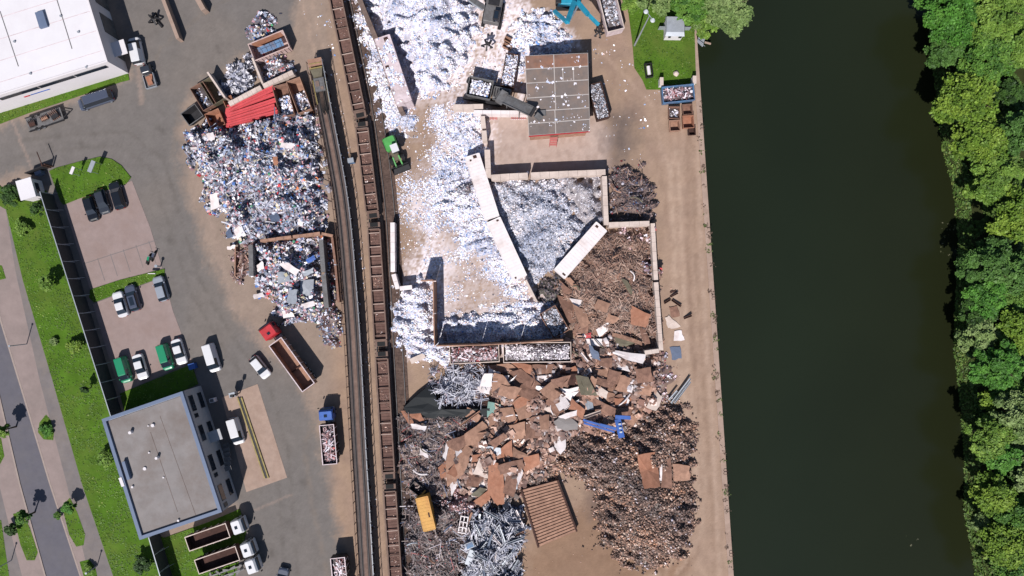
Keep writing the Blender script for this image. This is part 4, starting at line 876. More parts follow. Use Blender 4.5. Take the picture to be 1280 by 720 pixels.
# tall thin L of steel wall by the shreds
t = thing('steel_wall', 'tall thin L shaped steel wall casting dark shade over the white shreds', 'wall', (*P(545, 433, 0), 0))
zt = 4.9
def vwall(b, x0, y0, x1, y1, th=.18, h=zt):
    p, q = P(x0, y0, h), P(x1, y1, h); b.beam((*p, h / 2), (*q, h / 2), th, h)
for seg in ((526, 351, 541, 350), (541.5, 352, 542, 392), (542, 393, 543, 432), (545, 432.5, 600, 431.5), (601, 431.5, 650, 429), (651, 429, 704, 425)):
    b = MB(); vwall(b, *seg); b.build('wall_panel', 'rust_light', t, w=True)

# ------------------------------------------------------------ noise fence by the verge
def noise_fence(label, x0, y0, x1, y1, n, h=3.4):
    p, q = Vector((*P(x0, y0, h), 0)), Vector((*P(x1, y1, h), 0)); t = thing('noise_fence', label, 'fence', tuple(p))
    d = q - p; u = d.normalized(); a = math.atan2(u.y, u.x); s = Vector((-u.y, u.x, 0)); L = d.length
    if s.x < 0: s = -s
    for i in range(n):
        c = p + u * (L * (i + .5) / n); b = MB(); b.cbox((c.x, c.y, h / 2), (L / n - .16, .1, h - .1), a)
        b.build('fence_panel', 'fence_dark', t, w=True)
    for i in range(n + 1):
        c = p + u * (L * i / n); b = MB(); b.cbox((c.x, c.y, h / 2), (.14, .18, h + .06), a)
        c2 = c + s * .9; b.beam((c2.x, c2.y, .05), (c.x + s.x * .1, c.y + s.y * .1, 2.2), .06, .06); b.build('fence_post', 'galv', t, w=True)
    b = MB(); b.beam((p.x, p.y, h + .05), (q.x, q.y, h + .05), .14, .04); b.build('top_rail', 'galv', t, w=True)
noise_fence('tall dark fence between the grass band and the car park', 50, 240, 139, 522, 13)
noise_fence('tall dark fence continuing below the office building', 186, 672, 212, 760, 4)

# ------------------------------------------------------------ buildings
def edge_windows(t, p, q, z0, z1, spans, m='glass_dark', framem='galv'):
    p = Vector(p); q = Vector(q); d = q - p; L = d.length; u = d / L; nrm = Vector((u.y, -u.x, 0))
    for (s0, s1, za, zb) in spans:
        a = p + u * (L * s0); c = p + u * (L * s1); b = MB()
        w = (c - a).length; mid = (a + c) / 2 + nrm * .03
        b.cbox((mid.x, mid.y, (za + zb) / 2), (w, .08, zb - za), math.atan2(u.y, u.x)); fr = b.build('window', framem, t, w=True)
        mid = (a + c) / 2 + nrm * .055
        b = MB(); b.cbox((mid.x, mid.y, (za + zb) / 2), (w - .12, .08, zb - za - .12), math.atan2(u.y, u.x)); b.build('pane', m, fr, w=False); pn = fr.children[0]
        for v in pn.data.vertices: v.co -= t.location
# white warehouse
h = 6.3
SE = Vector((*P(134.5, 77, h), 0)); SWc = Vector((*P(-1, 119, h), 0)); u = (SE - SWc).normalized(); v = Vector((-u.y, u.x, 0)); SWf = SWc - u * 20; NE = SE + v * 42; NW = SWf + v * 42
t = thing('white_warehouse', 'large flat roofed white warehouse at the upper left corner', 'building', tuple(SWf))
b = MB(); b.prism([(c.x, c.y) for c in (SWf, SE, NE, NW)], 0, h - .25); b.build('wall', 'wall_white', t, w=True)
rf = MB(); rf.prism([(c.x, c.y) for c in (SWf + (u + v) * .25, SE + (v - u) * .25, NE - (u + v) * .25, NW + (u - v) * .25)], h - .25, h - .12); rf = rf.build('roof', 'roof_white', t, w=True)
b = MB()
for p, q in ((SWf, SE), (SE, NE), (NE, NW), (NW, SWf)):
    dd = (q - p).normalized(); nn = Vector((-dd.y, dd.x, 0)); b.prism([(c.x, c.y) for c in (p, q - dd * .25, q - dd * .25 + nn * .25, p + nn * .25)], h - .25, h + .0)
b.build('parapet', 'wall_white', t, w=True)
def lc(p, q, z, wd=.12, hh=.03, b=None): b.beam((*P(*p, z), z), (*P(*q, z), z), wd, hh)
b = MB(); lc((0, 14), (23, 83), h - .1, b=b); lc((70, -4), (90, 61), h - .1, b=b); o = b.build('roof_seam', 'grey_steel', t, w=True)
b = MB()
for k in range(-1, 13):
    c0 = SWf + u * .4 + v * (2 + k * 3.3); c1 = SE - u * .4 + v * (2 + k * 3.3)
    if k >= 0: b.beam((c0.x, c0.y, h - .115), (c1.x, c1.y, h - .115), .1, .02)
b.build('roof_seam', 'dusty_steel', t, w=True)
for x_, y_ in ((18, 52), (38, 92), (98, 40), (108, 84), (76, 20)):
    b = MB(); pp = P(x_, y_, h); b.tube((*pp, h - .12), (*pp, h + .12), .18, n=8); b.build('roof_vent', 'galv', t, w=True)
b = MB(); b.cbox((*P(53, 25, h), h + .1), (1.3, 2.6, .5), R(17)); b.build('skylight', 'parapet_blue', t, w=True)
edge_windows(t, SWf, SE, 0, 0, [(.50, .67, 4.4, 5.4), (.675, .83, 4.4, 5.4), (.835, .975, 4.4, 5.4)], framem='grey_steel')
pb = Vector((u.x, u.y, 0)); ed = SE - SWf
for (s0, s1, z0_, z1_, m) in ((.575, .60, 3.0, 3.3, 'red_paint'), (.605, .69, 3.1, 3.3, 'blue_paint')):
    a = SWf + ed * s0; c = SWf + ed * s1; mid = (a + c) / 2 - v * .04; b = MB(); b.cbox((mid.x, mid.y, (z0_ + z1_) / 2), ((c - a).length, .06, z1_ - z0_), math.atan2(u.y, u.x)); b.build('sign_stripe', m, t, w=True)
edge_windows(t, SE, NE, 0, 0, [(.05, .09, .05, 2.3), (.14, .22, .05, 4.0), (.26, .34, .05, 4.0)], m='grey_steel', framem='grey_steel')
b = MB(); c = SE + v * 3 + u * 1.1; b.cbox((c.x, c.y, 3.2), (2.2, 2.4, .15), math.atan2(u.y, u.x)); b.build('canopy', 'wall_white', t, w=True)
# office building
h = 6.4
NWc, NEc, SEc, SWc = [Vector((*P(x, y, h + .35), 0)) for x, y in ((127, 524), (228, 489), (277.5, 640), (174.5, 675))]
t = thing('office_building', 'two storey grey flat roofed office building with a blue grey roof edge', 'building', tuple(SWc))
b = MB(); b.prism([(c.x, c.y) for c in (NWc, NEc, SEc, SWc)], 0, h - .1); b.build('wall', 'facade_grey', t, w=True)
cc = (NWc + NEc + SEc + SWc) / 4
ins = lambda c, k: c + (cc - c).normalized() * k
b = MB(); b.prism([(c.x, c.y) for c in (ins(NWc, .8), ins(NEc, .8), ins(SEc, .8), ins(SWc, .8))], h - .1, h); rf = b.build('roof', 'roof_membrane', t, w=True)
b = MB(); cs = [NWc, NEc, SEc, SWc]
for i in range(4):
    p, q = cs[i], cs[(i + 1) % 4]; dd = (q - p).normalized(); nn = Vector((dd.y, -dd.x, 0)); b.prism([(c.x, c.y) for c in (p, q - dd * .55, q - dd * .55 + nn * .55, p + nn * .55)], h - .12, h + .38)
b.build('parapet', 'parapet_blue', t, w=True)
for x, y, r_, hh in ((162, 541, .28, .7), (190.5, 532, .3, .3), (195, 573, .25, .8), (186, 566, .15, .2), (180.5, 586, .3, .2), (165, 609, .2, .3), (222.5, 651, .2, .3), (204, 597, .15, .15), (185, 532.5, .12, .2)):
    b = MB(); p = P(x, y, h + hh); b.tube((*p, h - .05), (*p, h + hh), r_, r_ * .9, n=10); b.build('roof_vent', 'wall_white', t, w=True)
b = MB(); p = P(158, 588, h + .5); b.cbox((*p, h + .35), (.5, 3.0, .7), R(17)); b.build('roof_hatch', 'parapet_blue', t, w=True)
b = MB(); lc((150, 597), (154, 608), h + .42, .5, .1, b); b.build('parapet_cover', 'wall_white', t, w=True)
b = MB(); lc((188, 540), (222, 640), h + .02, .05, .02, b); lc((200, 520), (245, 645), h + .02, .04, .02, b); b.build('roof_seam', 'concrete_dark', t, w=True)
sp = []
for k in range(4):
    for z0_ in (.9, 4.1): sp.append((.05 + .25 * k, .05 + .25 * k + .13, z0_, z0_ + 1.5))
    sp.append((.20 + .25 * k, .235 + .25 * k, 4.2, 5.5)) if k != 1 else None
sp = [(1 - b_, 1 - a_, c_, d_) for a_, b_, c_, d_ in sp]
edge_windows(t, SEc, NEc, 0, 0, sp, framem='grey_steel')
d = (SEc - NEc).normalized(); n_ = Vector((-d.y, d.x, 0)); n_ = n_ if n_.x > 0 else -n_
b = MB(); c = NEc + d * 8.6 + n_ * 1.0; b.cbox((c.x, c.y, 3.1), (1.8, 2.2, .15), math.atan2(d.y, d.x)); b.build('entrance_canopy', 'facade_grey', t, w=True)
b = MB(); c = NEc + d * 13.0 + n_ * 1.3
for k in range(6): b.cbox((c.x + d.x * (k - 3) * .7, c.y + d.y * (k - 3) * .7, .9 + k * .4), (.7, 1.1, .08), math.atan2(d.y, d.x))
b.build('outside_stair', 'grey_steel', t, w=True)
# gatehouse
t = thing('gatehouse', 'small gatehouse with a bright white square roof at the fence end', 'gatehouse', (*P(32, 236, 3), 0), R(16))
b = MB(); b.box(-1.15, 1.15, -1.5, 1.5, 0, 2.8); b.build('wall', 'wall_white', t)
b = MB(); b.box(-1.3, 1.3, -1.65, 1.65, 2.8, 3.0); b.build('roof', 'roof_white', t)
b = MB(); b.box(1.12, 1.18, -.9, .9, 1.2, 2.2); b.build('window', 'glass_dark', t)
t = thing('yard_gate', 'dark sliding gate frame with blue grey box above the gatehouse', 'gate', (*P(46, 213, 1), 0), ang(30, 219, 58, 208))
b = MB(); b.box(-1.6, 1.6, -.06, .06, .1, 1.9); b.build('gate_leaf', 'dark_steel', t)
b = MB(); b.box(-.5, .6, -.75, -.15, 0, 1.1); b.build('drive_box', 'parapet_blue', t)
b = MB(); b.box(1.7, 1.9, -.1, .1, 0, 2.3); b.box(2.15, 2.35, -.1, .1, 0, 2.3); b.cbox((1.8, 1.1, 2.2), (.12, 2.6, .1)); b.build('guide_post', 'rust_dark', t)
# shed
h = 5.0
A0, B0, C0, D0 = [Vector((*P(x, y, h), 0)) for x, y in ((656, 69.5), (735, 66), (737.5, 164), (661, 170))]
t = thing('scrap_shed', 'grey sheet roofed shed with a rusty upper row and a red lower edge', 'shed', tuple(D0))
b = MB(); b.prism([(c.x, c.y) for c in (A0 + Vector((.3, -.3, 0)), B0 + Vector((-.3, -.3, 0)), C0 + Vector((-.3, .35, 0)), D0 + Vector((.3, .35, 0)))], 0, h - .3); b.build('wall', 'rust_light', t, w=True)
def bl(s_, v_): a = A0.lerp(B0, s_); c = D0.lerp(C0, s_); return a.lerp(c, v_)
rows = [0, .17, .345, .53, .70, .85, 1.0]
cols = [[0, .455, 1], [0, .455, .59, .76, 1], [0, .455, 1], [0, .455, 1], [0, .44, 1], [0, .44, 1]]
for r_ in range(6):
    for k in range(len(cols[r_]) - 1):
        g = .008; q4 = [bl(cols[r_][k] + g, rows[r_] + g), bl(cols[r_][k + 1] - g, rows[r_] + g), bl(cols[r_][k + 1] - g, rows[r_ + 1] - g), bl(cols[r_][k] + g, rows[r_ + 1] - g)]
        b = MB(); b.prism([(c.x, c.y) for c in q4], h - .05, h + .02); b.build('roof_sheet', 'sheet_roof_rusty' if r_ == 0 else 'sheet_roof', t, w=True)
b = MB(); b.prism([(c.x, c.y) for c in (A0, B0, C0, D0)], h - .3, h - .04); b.build('roof', 'seam', t, w=True)
b = MB(); b.beam((D0.x, D0.y - .06, h - .12), (C0.x, C0.y - .06, h - .12), .12, .3); b.build('red_edge', 'red_paint', t, w=True)
b = MB(); p = bl(.22, .73); b.cbox((p.x, p.y, h + .15), (1.4, .9, .3), .05); p2 = bl(.22, .82)
b.build('roof_box', 'grey_steel', t, w=True)
b = MB(); p = P(692, 172, 2.5); 
for k in range(4): b.cbox((p[0], p[1] - .9 + .25 * k, 1.2 + k * .5), (1.2, .3, .05))
b.beam((p[0] - .6, p[1] - 1.1, .1), (p[0] - .6, p[1] + .1, 3.2), .06, .06); b.beam((p[0] + .6, p[1] - 1.1, .1), (p[0] + .6, p[1] + .1, 3.2), .06, .06); b.build('stair', 'faded_red', t, w=True)
wp = [(bl(0, 0).x, bl(0, 0).y), (bl(1, 0).x, bl(1, 0).y), (bl(1, 1).x, bl(1, 1).y), (bl(0, 1).x, bl(0, 1).y)]
n = 240; uu = RS.rand(n); vv = RS.rand(n); cl = Noise(55, .25); p = np.array([[*bl(a, c).xy] for a, c in zip(uu, vv)]); k = (cl(p) > .3) | (RS.rand(n) < .12); p = p[k]; n = len(p); s = .12 + .4 * RS.rand(n) ** 3
V, F, Cc = chips(np.column_stack([p, np.full(n, h + .06)]), s, s * .7, palette(PAL['white'][:3], n), .15); tag(mesh_np('scrap_flakes', V, F, Cc), 'white flakes strewn over the shed roof', 'scrap', kind='stuff')
# river kiosk etc.
t = thing('kiosk', 'small pale grey roofed hut on the lawn by the river', 'hut', (*P(844, 33, 2.5), 0), R(-1))
b = MB(); b.box(-1.4, 1.4, -1.45, 1.35, 0, 2.4); b.build('wall', 'wall_white', t)
b = MB(); b.loft([[(-1.6, -1.6, 2.4), (1.6, -1.6, 2.4), (1.6, 1.6, 2.4), (-1.6, 1.6, 2.4)], [(-1.45, -1.0, 2.7), (1.45, -1.0, 2.7), (1.45, 1.5, 2.8), (-1.45, 1.5, 2.8)]]); b.build('roof', 'galv', t)
b = MB(); b.box(-1.0, -.6, -1.66, -1.5, 1.7, 2.3); b.box(.7, 1.2, -1.66, -1.5, 1.7, 2.3); b.build('window', 'glass_dark', t)
b = MB(); b.box(-2.4, 2.9, .25, .31, .1, 1.6) ; b.build('side_rail', 'galv', t)
b = MB()
# ------------------------------------------------------------ scrap heaps
heap('shred_heap', 'large bright heap of white and blue metal shreds at the top edge', 'scrap heap', [(452, -30), (600, -30), (590, 15), (592, 38), (583, 62), (570, 82), (560, 105), (540, 118), (518, 115), (500, 60), (470, 20)], 6.5, 8, 'white', 55, (.1, .36), seed=1, spill=2.5, rough=.12, bumps=.1, tilt=0.3, base=(226, 222, 238))
heap('shred_heap', 'white shreds spread left of the long dark wall beside the train', 'scrap heap', [(438, -20), (447, -20), (492, 110), (515, 135), (516, 165), (500, 165), (478, 145), (462, 90)], .5, 2, 'white', 55, (.1, .36), seed=2, spill=1.5, rough=.25, tilt=0.3, base=(226, 222, 238))
heap('shred_heap', 'heap of chunky white and blue shreds north of the shed', 'scrap heap', [(652, 20), (690, 18), (708, 48), (712, 62), (700, 70), (655, 72), (650, 90), (642, 60), (640, 45)], 2.2, 4, 'white', 40, (.15, .5), seed=3, spill=1.2, tilt=0.3, base=(226, 222, 238))
heap('shred_heap', 'low bank of white shreds against the left end of the shed yard wall', 'scrap heap', [(572, 140), (600, 142), (604, 190), (588, 198), (570, 190), (560, 170)], .8, 3, 'white', 55, (.1, .36), seed=4, spill=1.8, tilt=0.3, base=(226, 222, 238))
heap('shred_heap', 'white shred bank beside the upper long white container', 'scrap heap', [(558, 195), (590, 200), (612, 275), (640, 340), (655, 372), (640, 372), (600, 315), (570, 290), (548, 260), (550, 222)], .9, 3.5, 'white', 55, (.1, .36), seed=5, spill=2.5, rough=.3, tilt=0.3, base=(226, 222, 238))
heap('shred_heap', 'dark flecked white shreds left of the upper long white container', 'scrap heap', [(560, 225), (598, 238), (596, 250), (566, 248)], 1.4, 1.5, 'whitegrey', 20, (.2, .5), base=(120, 110, 130), seed=6)
heap('shred_heap', 'white shreds piled against the left side of the tall steel wall', 'scrap heap', [(512, 358), (541, 350), (545, 434), (530, 442), (508, 430), (494, 415), (494, 385), (500, 370)], 2.6, 4, 'white', 55, (.1, .36), seed=7, spill=1.2, rough=.2, tilt=0.3, base=(226, 222, 238))
heap('shred_heap', 'white and blue shreds banked in the angle of the tall steel wall', 'scrap heap', [(548, 400), (580, 396), (620, 388), (655, 378), (684, 386), (700, 424), (650, 430), (548, 432)], 2.0, 5, 'white', 55, (.1, .36), seed=8, spill=1.5, rough=.2, tilt=0.3, base=(226, 222, 238))
heap('shred_heap', 'thin fringe of white shreds below the tall steel wall', 'scrap heap', [(500, 430), (546, 436), (562, 436), (560, 452), (540, 454), (520, 446)], .8, 2, 'white', 55, (.1, .36), seed=9, spill=1, tilt=0.3, base=(226, 222, 238))
heap('shred_heap', 'sloping heap of white, blue and grey shreds inside the walled bay', 'scrap heap', [(614, 225), (700, 222), (722, 265), (738, 292), (700, 330), (664, 352), (642, 315), (622, 262)], 2.6, 7, 'bay', 60, (.1, .36), seed=12, rough=.22, tilt=0.3, base=(185, 185, 200), bumps=.15)
heap('grey_shred_heap', 'fine grey shred heap in the upper right of the walled bay', 'scrap heap', [(694, 223), (752, 220), (754, 275), (740, 292), (715, 262)], 3.2, 5, 'fine', 40, (.1, .26), base=(185, 176, 180), seed=13, rough=.3)
heap('wire_scrap_heap', 'dark tangled scrap with blue flecks outside the bay wall by the river road', 'scrap heap', [(761, 215), (780, 207), (798, 212), (812, 235), (820, 262), (815, 277), (762, 276)], 1.8, 4, 'dark', 34, (.1, .42), seed=14, sw=.05, sl=(.4, 1.4), sticks=2, stickpal='strips', spill=.8, base=(125, 105, 100), rough=.12, bumps=.1)
heap('strip_scrap_heap', 'heap of long brown rusty strips in the lower walled bay', 'scrap heap', [(762, 288), (814, 284), (822, 360), (824, 432), (770, 425), (720, 415), (700, 360), (706, 345), (740, 305)], 2.4, 5, 'strips', 38, (.12, .5), aspect=.3, seed=15, sw=.06, sl=(.4, 1.4), sticks=5, stickpal='strips', tilt=0.22, base=(150, 120, 105), rough=.08, bumps=.1)
heap('scrap_heap', 'thin band of pinkish and pale scrap along the inside of the river wall', 'scrap heap', [(768, 290), (812, 288), (818, 345), (800, 345), (785, 320)], 2.7, 2, 'pinkscrap', 14, (.15, .55), base=(130, 105, 98), seed=16)
heap('scrap_heap', 'dark green grey rubble heap at the foot of the diagonal container', 'scrap heap', [(672, 350), (696, 345), (704, 352), (700, 372), (690, 378), (674, 376)], 1.6, 2, 'dark', 18, (.15, .5), base=(85, 80, 72), seed=17)
heap('mixed_scrap_heap', 'huge mixed heap of silver, white and coloured household scrap', 'scrap heap', [(233, 168), (262, 158), (288, 162), (310, 155), (346, 146), (392, 138), (400, 190), (405, 250), (404, 294), (326, 300), (318, 305), (296, 300), (282, 282), (290, 270), (262, 262), (258, 228), (240, 205)], 4.2, 5, 'escrap', 32, (.13, .62), seed=18, spill=.8, rough=.3, sticks=.5, stickpal='alu', tilt=0.38, base=(165, 160, 172))
heap('mixed_scrap_heap', 'lower mixed heap of white appliances and silver scrap between the bay walls', 'scrap heap', [(318, 305), (400, 297), (402, 372), (408, 398), (395, 402), (380, 398), (360, 402), (348, 392), (346, 372), (330, 368), (322, 350)], 2.8, 4, 'escrap', 32, (.13, .62), seed=19, spill=.8, rough=.3, tilt=0.38, base=(165, 160, 172))
heap('scrap_heap', 'tangled reddish pipes and scrap at the left of the lower bay', 'scrap heap', [(296, 312), (312, 308), (313, 348), (302, 350), (295, 345)], .9, 1.2, 'pinkscrap', 12, (.15, .5), base=(120, 92, 88), seed=20, sticks=4, stickpal='rustmix')
heap('scrap_heap', 'narrow heap of broken scrap between lower bay and raised ramp', 'scrap heap', [(408, 300), (416, 300), (424, 382), (428, 400), (421, 430), (408, 432), (402, 405), (402, 385), (410, 380)], 1.2, 1.8, 'escrap', 14, (.15, .5), base=(110, 85, 82), seed=21, spill=.7)
heap('grey_scrap_heap', 'loose silver scrap pile above the blue filled skip', 'scrap heap', [(312, 40), (318, 26), (332, 15), (340, 22), (344, 42), (330, 50), (314, 54)], 1.4, 2.2, 'escrap', 18, (.2, .6), base=(120, 112, 118), seed=22, spill=.5)
heap('grey_scrap_heap', 'silver scrap heap in the left scrap bay', 'scrap heap', [(286, 92), (300, 78), (314, 76), (326, 104), (296, 120), (284, 116), (276, 104)], 2.4, 2.5, 'alu', 18, (.25, .8), base=(100, 100, 112), seed=23)
heap('grey_scrap_heap', 'silver scrap heap in the right bay under the skip', 'scrap heap', [(330, 72), (358, 66), (366, 86), (336, 100)], 1.8, 2, 'escrap', 18, (.2, .6), base=(120, 110, 112), seed=24)
heap('wire_heap', 'round tangle of shiny pale wire and strip beside the rusty plates', 'scrap heap', [(546, 462), (590, 456), (608, 462), (612, 480), (600, 500), (575, 506), (548, 498), (538, 485), (550, 475)], 2.6, 2.5, 'pinkscrap', 10, (.15, .5), base=(110, 96, 104), seed=25, sw=.06, sticks=16, stickpal='alu')
heap('dark_scrap_heap', 'dark fine scrap slope along the train below the wire tangle', 'scrap heap', [(500, 515), (545, 505), (610, 505), (618, 530), (580, 545), (562, 565), (558, 610), (545, 625), (520, 625), (503, 600), (501, 550)], 1.3, 3, 'dark', 30, (.1, .42), seed=26, sw=.06, sticks=1.6, stickpal='dark', spill=.6, base=(150, 124, 114), rough=.15, bumps=.12)
heap('dark_scrap_heap', 'dark red and black scrap slope below the orange container', 'scrap heap', [(505, 625), (545, 625), (575, 620), (590, 650), (585, 730), (508, 760), (506, 690)], 1.8, 3, 'dark', 30, (.1, .42), seed=27, sw=.06, sticks=2, stickpal='dark', spill=.6, base=(110, 88, 84), rough=.15, bumps=.12)
heap('reddish_scrap_heap', 'reddish fine scrap patch above the pale profile heap', 'scrap heap', [(555, 622), (575, 612), (600, 622), (605, 640), (580, 650), (560, 642)], 2.2, 2.5, 'pinkscrap', 20, (.15, .45), base=(140, 100, 96), seed=28)
heap('profile_heap', 'heap of pale blue grey metal profiles and beams at the bottom edge', 'scrap heap', [(578, 640), (610, 632), (650, 632), (658, 665), (645, 690), (655, 730), (640, 770), (575, 770), (575, 690)], 3.2, 4, 'alu', 9, (.2, .6), seed=29, sw=.07, sticks=8, stickpal='alu', base=(110, 104, 118))
heap('chunk_heap', 'large heap of small brown iron lumps by the river road', 'scrap heap', [(696, 562), (722, 535), (780, 538), (812, 510), (852, 503), (868, 540), (864, 600), (866, 650), (854, 692), (820, 710), (780, 704), (752, 678), (746, 640), (742, 612), (722, 598), (696, 590)], 2.4, 7, 'chunks', 42, (.1, .42), seed=30, chunky=.5, rough=.12, spill=1.6, bumps=.1, tilt=0.3, base=(96, 76, 68))
heap('plate_heap', 'broad rusty base heap under the brown steel plates', 'scrap heap', [(600, 458), (650, 452), (715, 458), (718, 420), (765, 415), (800, 440), (822, 445), (825, 480), (812, 510), (785, 530), (740, 545), (700, 560), (680, 590), (640, 620), (600, 632), (572, 612), (560, 600), (560, 550), (600, 525), (618, 500)], 1.6, 4, 'rustmix', 22, (.25, 1.1), seed=31, chunky=0, rough=.25, tilt=0.22, base=(160, 120, 104))
heap('scrap_heap', 'scattered silver and rusty bits around the long poles', 'scrap heap', [(800, 448), (830, 445), (840, 470), (830, 500), (812, 505), (815, 470)], .6, 2, 'pinkscrap', 10, (.15, .5), base=(140, 115, 105), seed=32, spill=1)
heap('brown_heap', 'low mound of rusty rubble and green cloth above the ribbed brown platform', 'scrap heap', [(648, 598), (664, 588), (690, 583), (700, 592), (690, 600), (662, 612), (652, 608)], .9, 1.5, 'chunks', 16, (.15, .45), base=(110, 92, 84), seed=33)
# bits on the ground in many places
def scatter(label, polys, pal, dens, size, name='scrap_litter', fade=0):
    parts = []
    for poly in polys:
        wp = WP(poly); q = np.array(wp); lo, hi = q.min(0), q.max(0); n = int((hi - lo).prod() * dens); p = lo + RS.rand(n, 2) * (hi - lo)
        d0 = sdf(p, wp) + (fade * .35 * Noise(92, .1)(p) if fade else 0); k = (d0 > 0) & (RS.rand(n) < np.clip(.4 + .5 * Noise(91, .12)(p), .05, 1) * (np.clip(d0 / fade, 0, 1) if fade else 1)); p = p[k]; n = len(p); s = size[0] + (size[1] - size[0]) * RS.rand(n) ** 3
        parts.append(chips(np.column_stack([p, np.full(n, .06)]), s, s * .7, palette(PAL[pal], n), .25))
    V, F, Cc = merge(parts); tag(mesh_np(name, V, F, Cc), label, 'litter', kind='stuff')
scatter('tiny white scraps littering the strip between the two tracks', [[(372, 0), (410, 0), (455, 300), (476, 720), (462, 720), (440, 400), (425, 230), (400, 90)]], 'white', 1.4, (.1, .35))
scatter('white scraps littering the roadway round the shed', [[(590, 0), (660, 0), (650, 100), (600, 120), (575, 110)], [(737, 60), (790, 60), (825, 112), (800, 200), (760, 200)], [(690, 40), (760, 45), (790, 90), (740, 90)]], 'white', .8, (.1, .4))
scatter('small rusty bits along the dirt beside the scrap yard', [[(478, 180), (500, 200), (500, 720), (492, 720), (480, 440)], [(825, 350), (860, 350), (870, 720), (850, 720)], [(225, 160), (250, 240), (295, 350), (345, 400), (400, 500), (400, 420), (330, 370), (260, 250)], [(690, 560), (760, 620), (740, 700), (660, 720), (640, 640)]], 'rustmix', .5, (.08, .3))
scatter('dense white shreds edging the yard between loader and conveyor', [[(545, 130), (606, 140), (606, 230), (545, 230)], [(605, 100), (650, 60), (652, 110), (612, 118)], [(475, 145), (520, 130), (520, 190), (490, 175)]], 'white', 12, (.1, .38))

scatter('scattered white shreds lying on the sand across the middle yard', [[(515, 290), (545, 245), (590, 280), (655, 372), (610, 400), (548, 410), (545, 345), (505, 350)]], 'white', 40, (.08, .3), fade=3)
scatter('white shreds strewn over the passage beside the green loader', [[(500, 215), (535, 130), (575, 125), (610, 190), (620, 300), (590, 330), (560, 270), (530, 330), (490, 350), (488, 260)], [(540, 128), (606, 140), (606, 230), (550, 240)], [(560, 220), (612, 230), (660, 372), (620, 372), (560, 300)]], 'white', 95, (.08, .3), fade=3.5)
scatter('white shreds trodden into the sand left of the tall steel wall', [[(488, 350), (545, 340), (552, 440), (500, 460), (485, 400)], [(590, 15), (640, 10), (650, 110), (585, 130)]], 'white', 22, (.08, .3), fade=2)
# ------------------------------------------------------------ single plates and pieces
LM = [('the blue steel frame', 755, 528), ('the bulging scrap bin', 672, 441), ('the round wire tangle', 575, 482), ('the ribbed brown platform', 686, 642), ('the orange container', 532, 642),
      ('the river side wall corner', 826, 440), ('the diagonal white container', 725, 312), ('the low half buried bin', 592, 443), ('the long thin poles', 850, 490), ('the iron lump heap', 805, 620),
      ('the profile heap', 618, 680), ('the whitish scrap skip', 693, 402), ('the red beams', 315, 135), ('the rough brown wall', 370, 297), ('the pale grey oval plate', 708, 530), ('the teal sheet', 617, 510)]
USED = {}
def where(cx, cy, k):
    c = sorted(LM, key=lambda l: math.hypot(l[1] - cx, l[2] - cy)); c = [l for l in c if math.hypot(l[1] - cx, l[2] - cy) > 6][k]
    dx, dy = cx - c[1], cy - c[2]; a = math.degrees(math.atan2(-dy, dx)) % 360
    d = ['right of', 'above and right of', 'above', 'above and left of', 'left of', 'below and left of', 'below', 'below and right of'][int((a + 22.5) // 45) % 8]
    r = math.hypot(dx, dy); return ('just ' if r < 28 else '' if r < 60 else 'well ') + d + ' ' + c[0]
COLW = {'rust': 'rusty brown', 'rust_light': 'light rusty', 'rust_orange': 'orange brown', 'rust_dark': 'dark brown', 'white_steel': 'white', 'concrete': 'cream', 'roof_membrane': 'pale grey', 'teal': 'teal', 'olive_steel': 'khaki brown', 'slate': 'dark blue grey', 'galv': 'silver', 'blue_paint': 'bright blue', 'red_beam': 'red', 'wall_white': 'bright white', 'dark_steel': 'black'}
mat('teal', A(150, 190, 180), .7, var=.15, dirt=A(110, 130, 120)); mat('slate', A(105, 118, 145), .6, var=.15)
def describe(pts, m, noun):
    xs = [p[0] for p in pts]; ys = [p[1] for p in pts]; cx, cy = sum(xs) / len(xs), sum(ys) / len(ys)
    M2 = np.cov(np.array(pts, float).T); w_, v_ = np.linalg.eigh(M2); rat = math.sqrt(w_[1] / max(w_[0], 1e-6)); size = math.sqrt(w_[1])
    sz = 'large' if size > 11 else 'small' if size < 5.5 else ''
    sh = 'long' if rat > 2.6 else 'oblong' if rat > 1.5 else 'squarish'
    if len(pts) == 3: sh = 'triangular'
    d = v_[:, 1]; an = math.degrees(math.atan2(-d[1], d[0])) % 180
    orr = 'lying level' if an < 20 or an > 160 else 'standing upright in view' if 70 < an < 110 else 'rising to the right' if an < 90 else 'falling to the right'
    orr = {'standing upright in view': 'lying lengthwise up and down'}.get(orr, orr)
    base = ' '.join(x for x in (sz, sh, COLW.get(m, 'metal'), noun) if x)
    for k, extra in ((0, ''), (0, orr), (1, ''), (1, orr), (2, orr), (3, orr), (1, ''), (2, ''), (3, ''), (4, ''), (5, '')):
        lab = base + (' ' + extra if extra and sh in ('long', 'oblong') else '') + ' ' + where(cx, cy, k)
        if lab not in USED and len(lab.split()) <= 16: break
    else: print('LABEL CLASH', lab)
    USED[lab] = 1; return lab, cx, cy
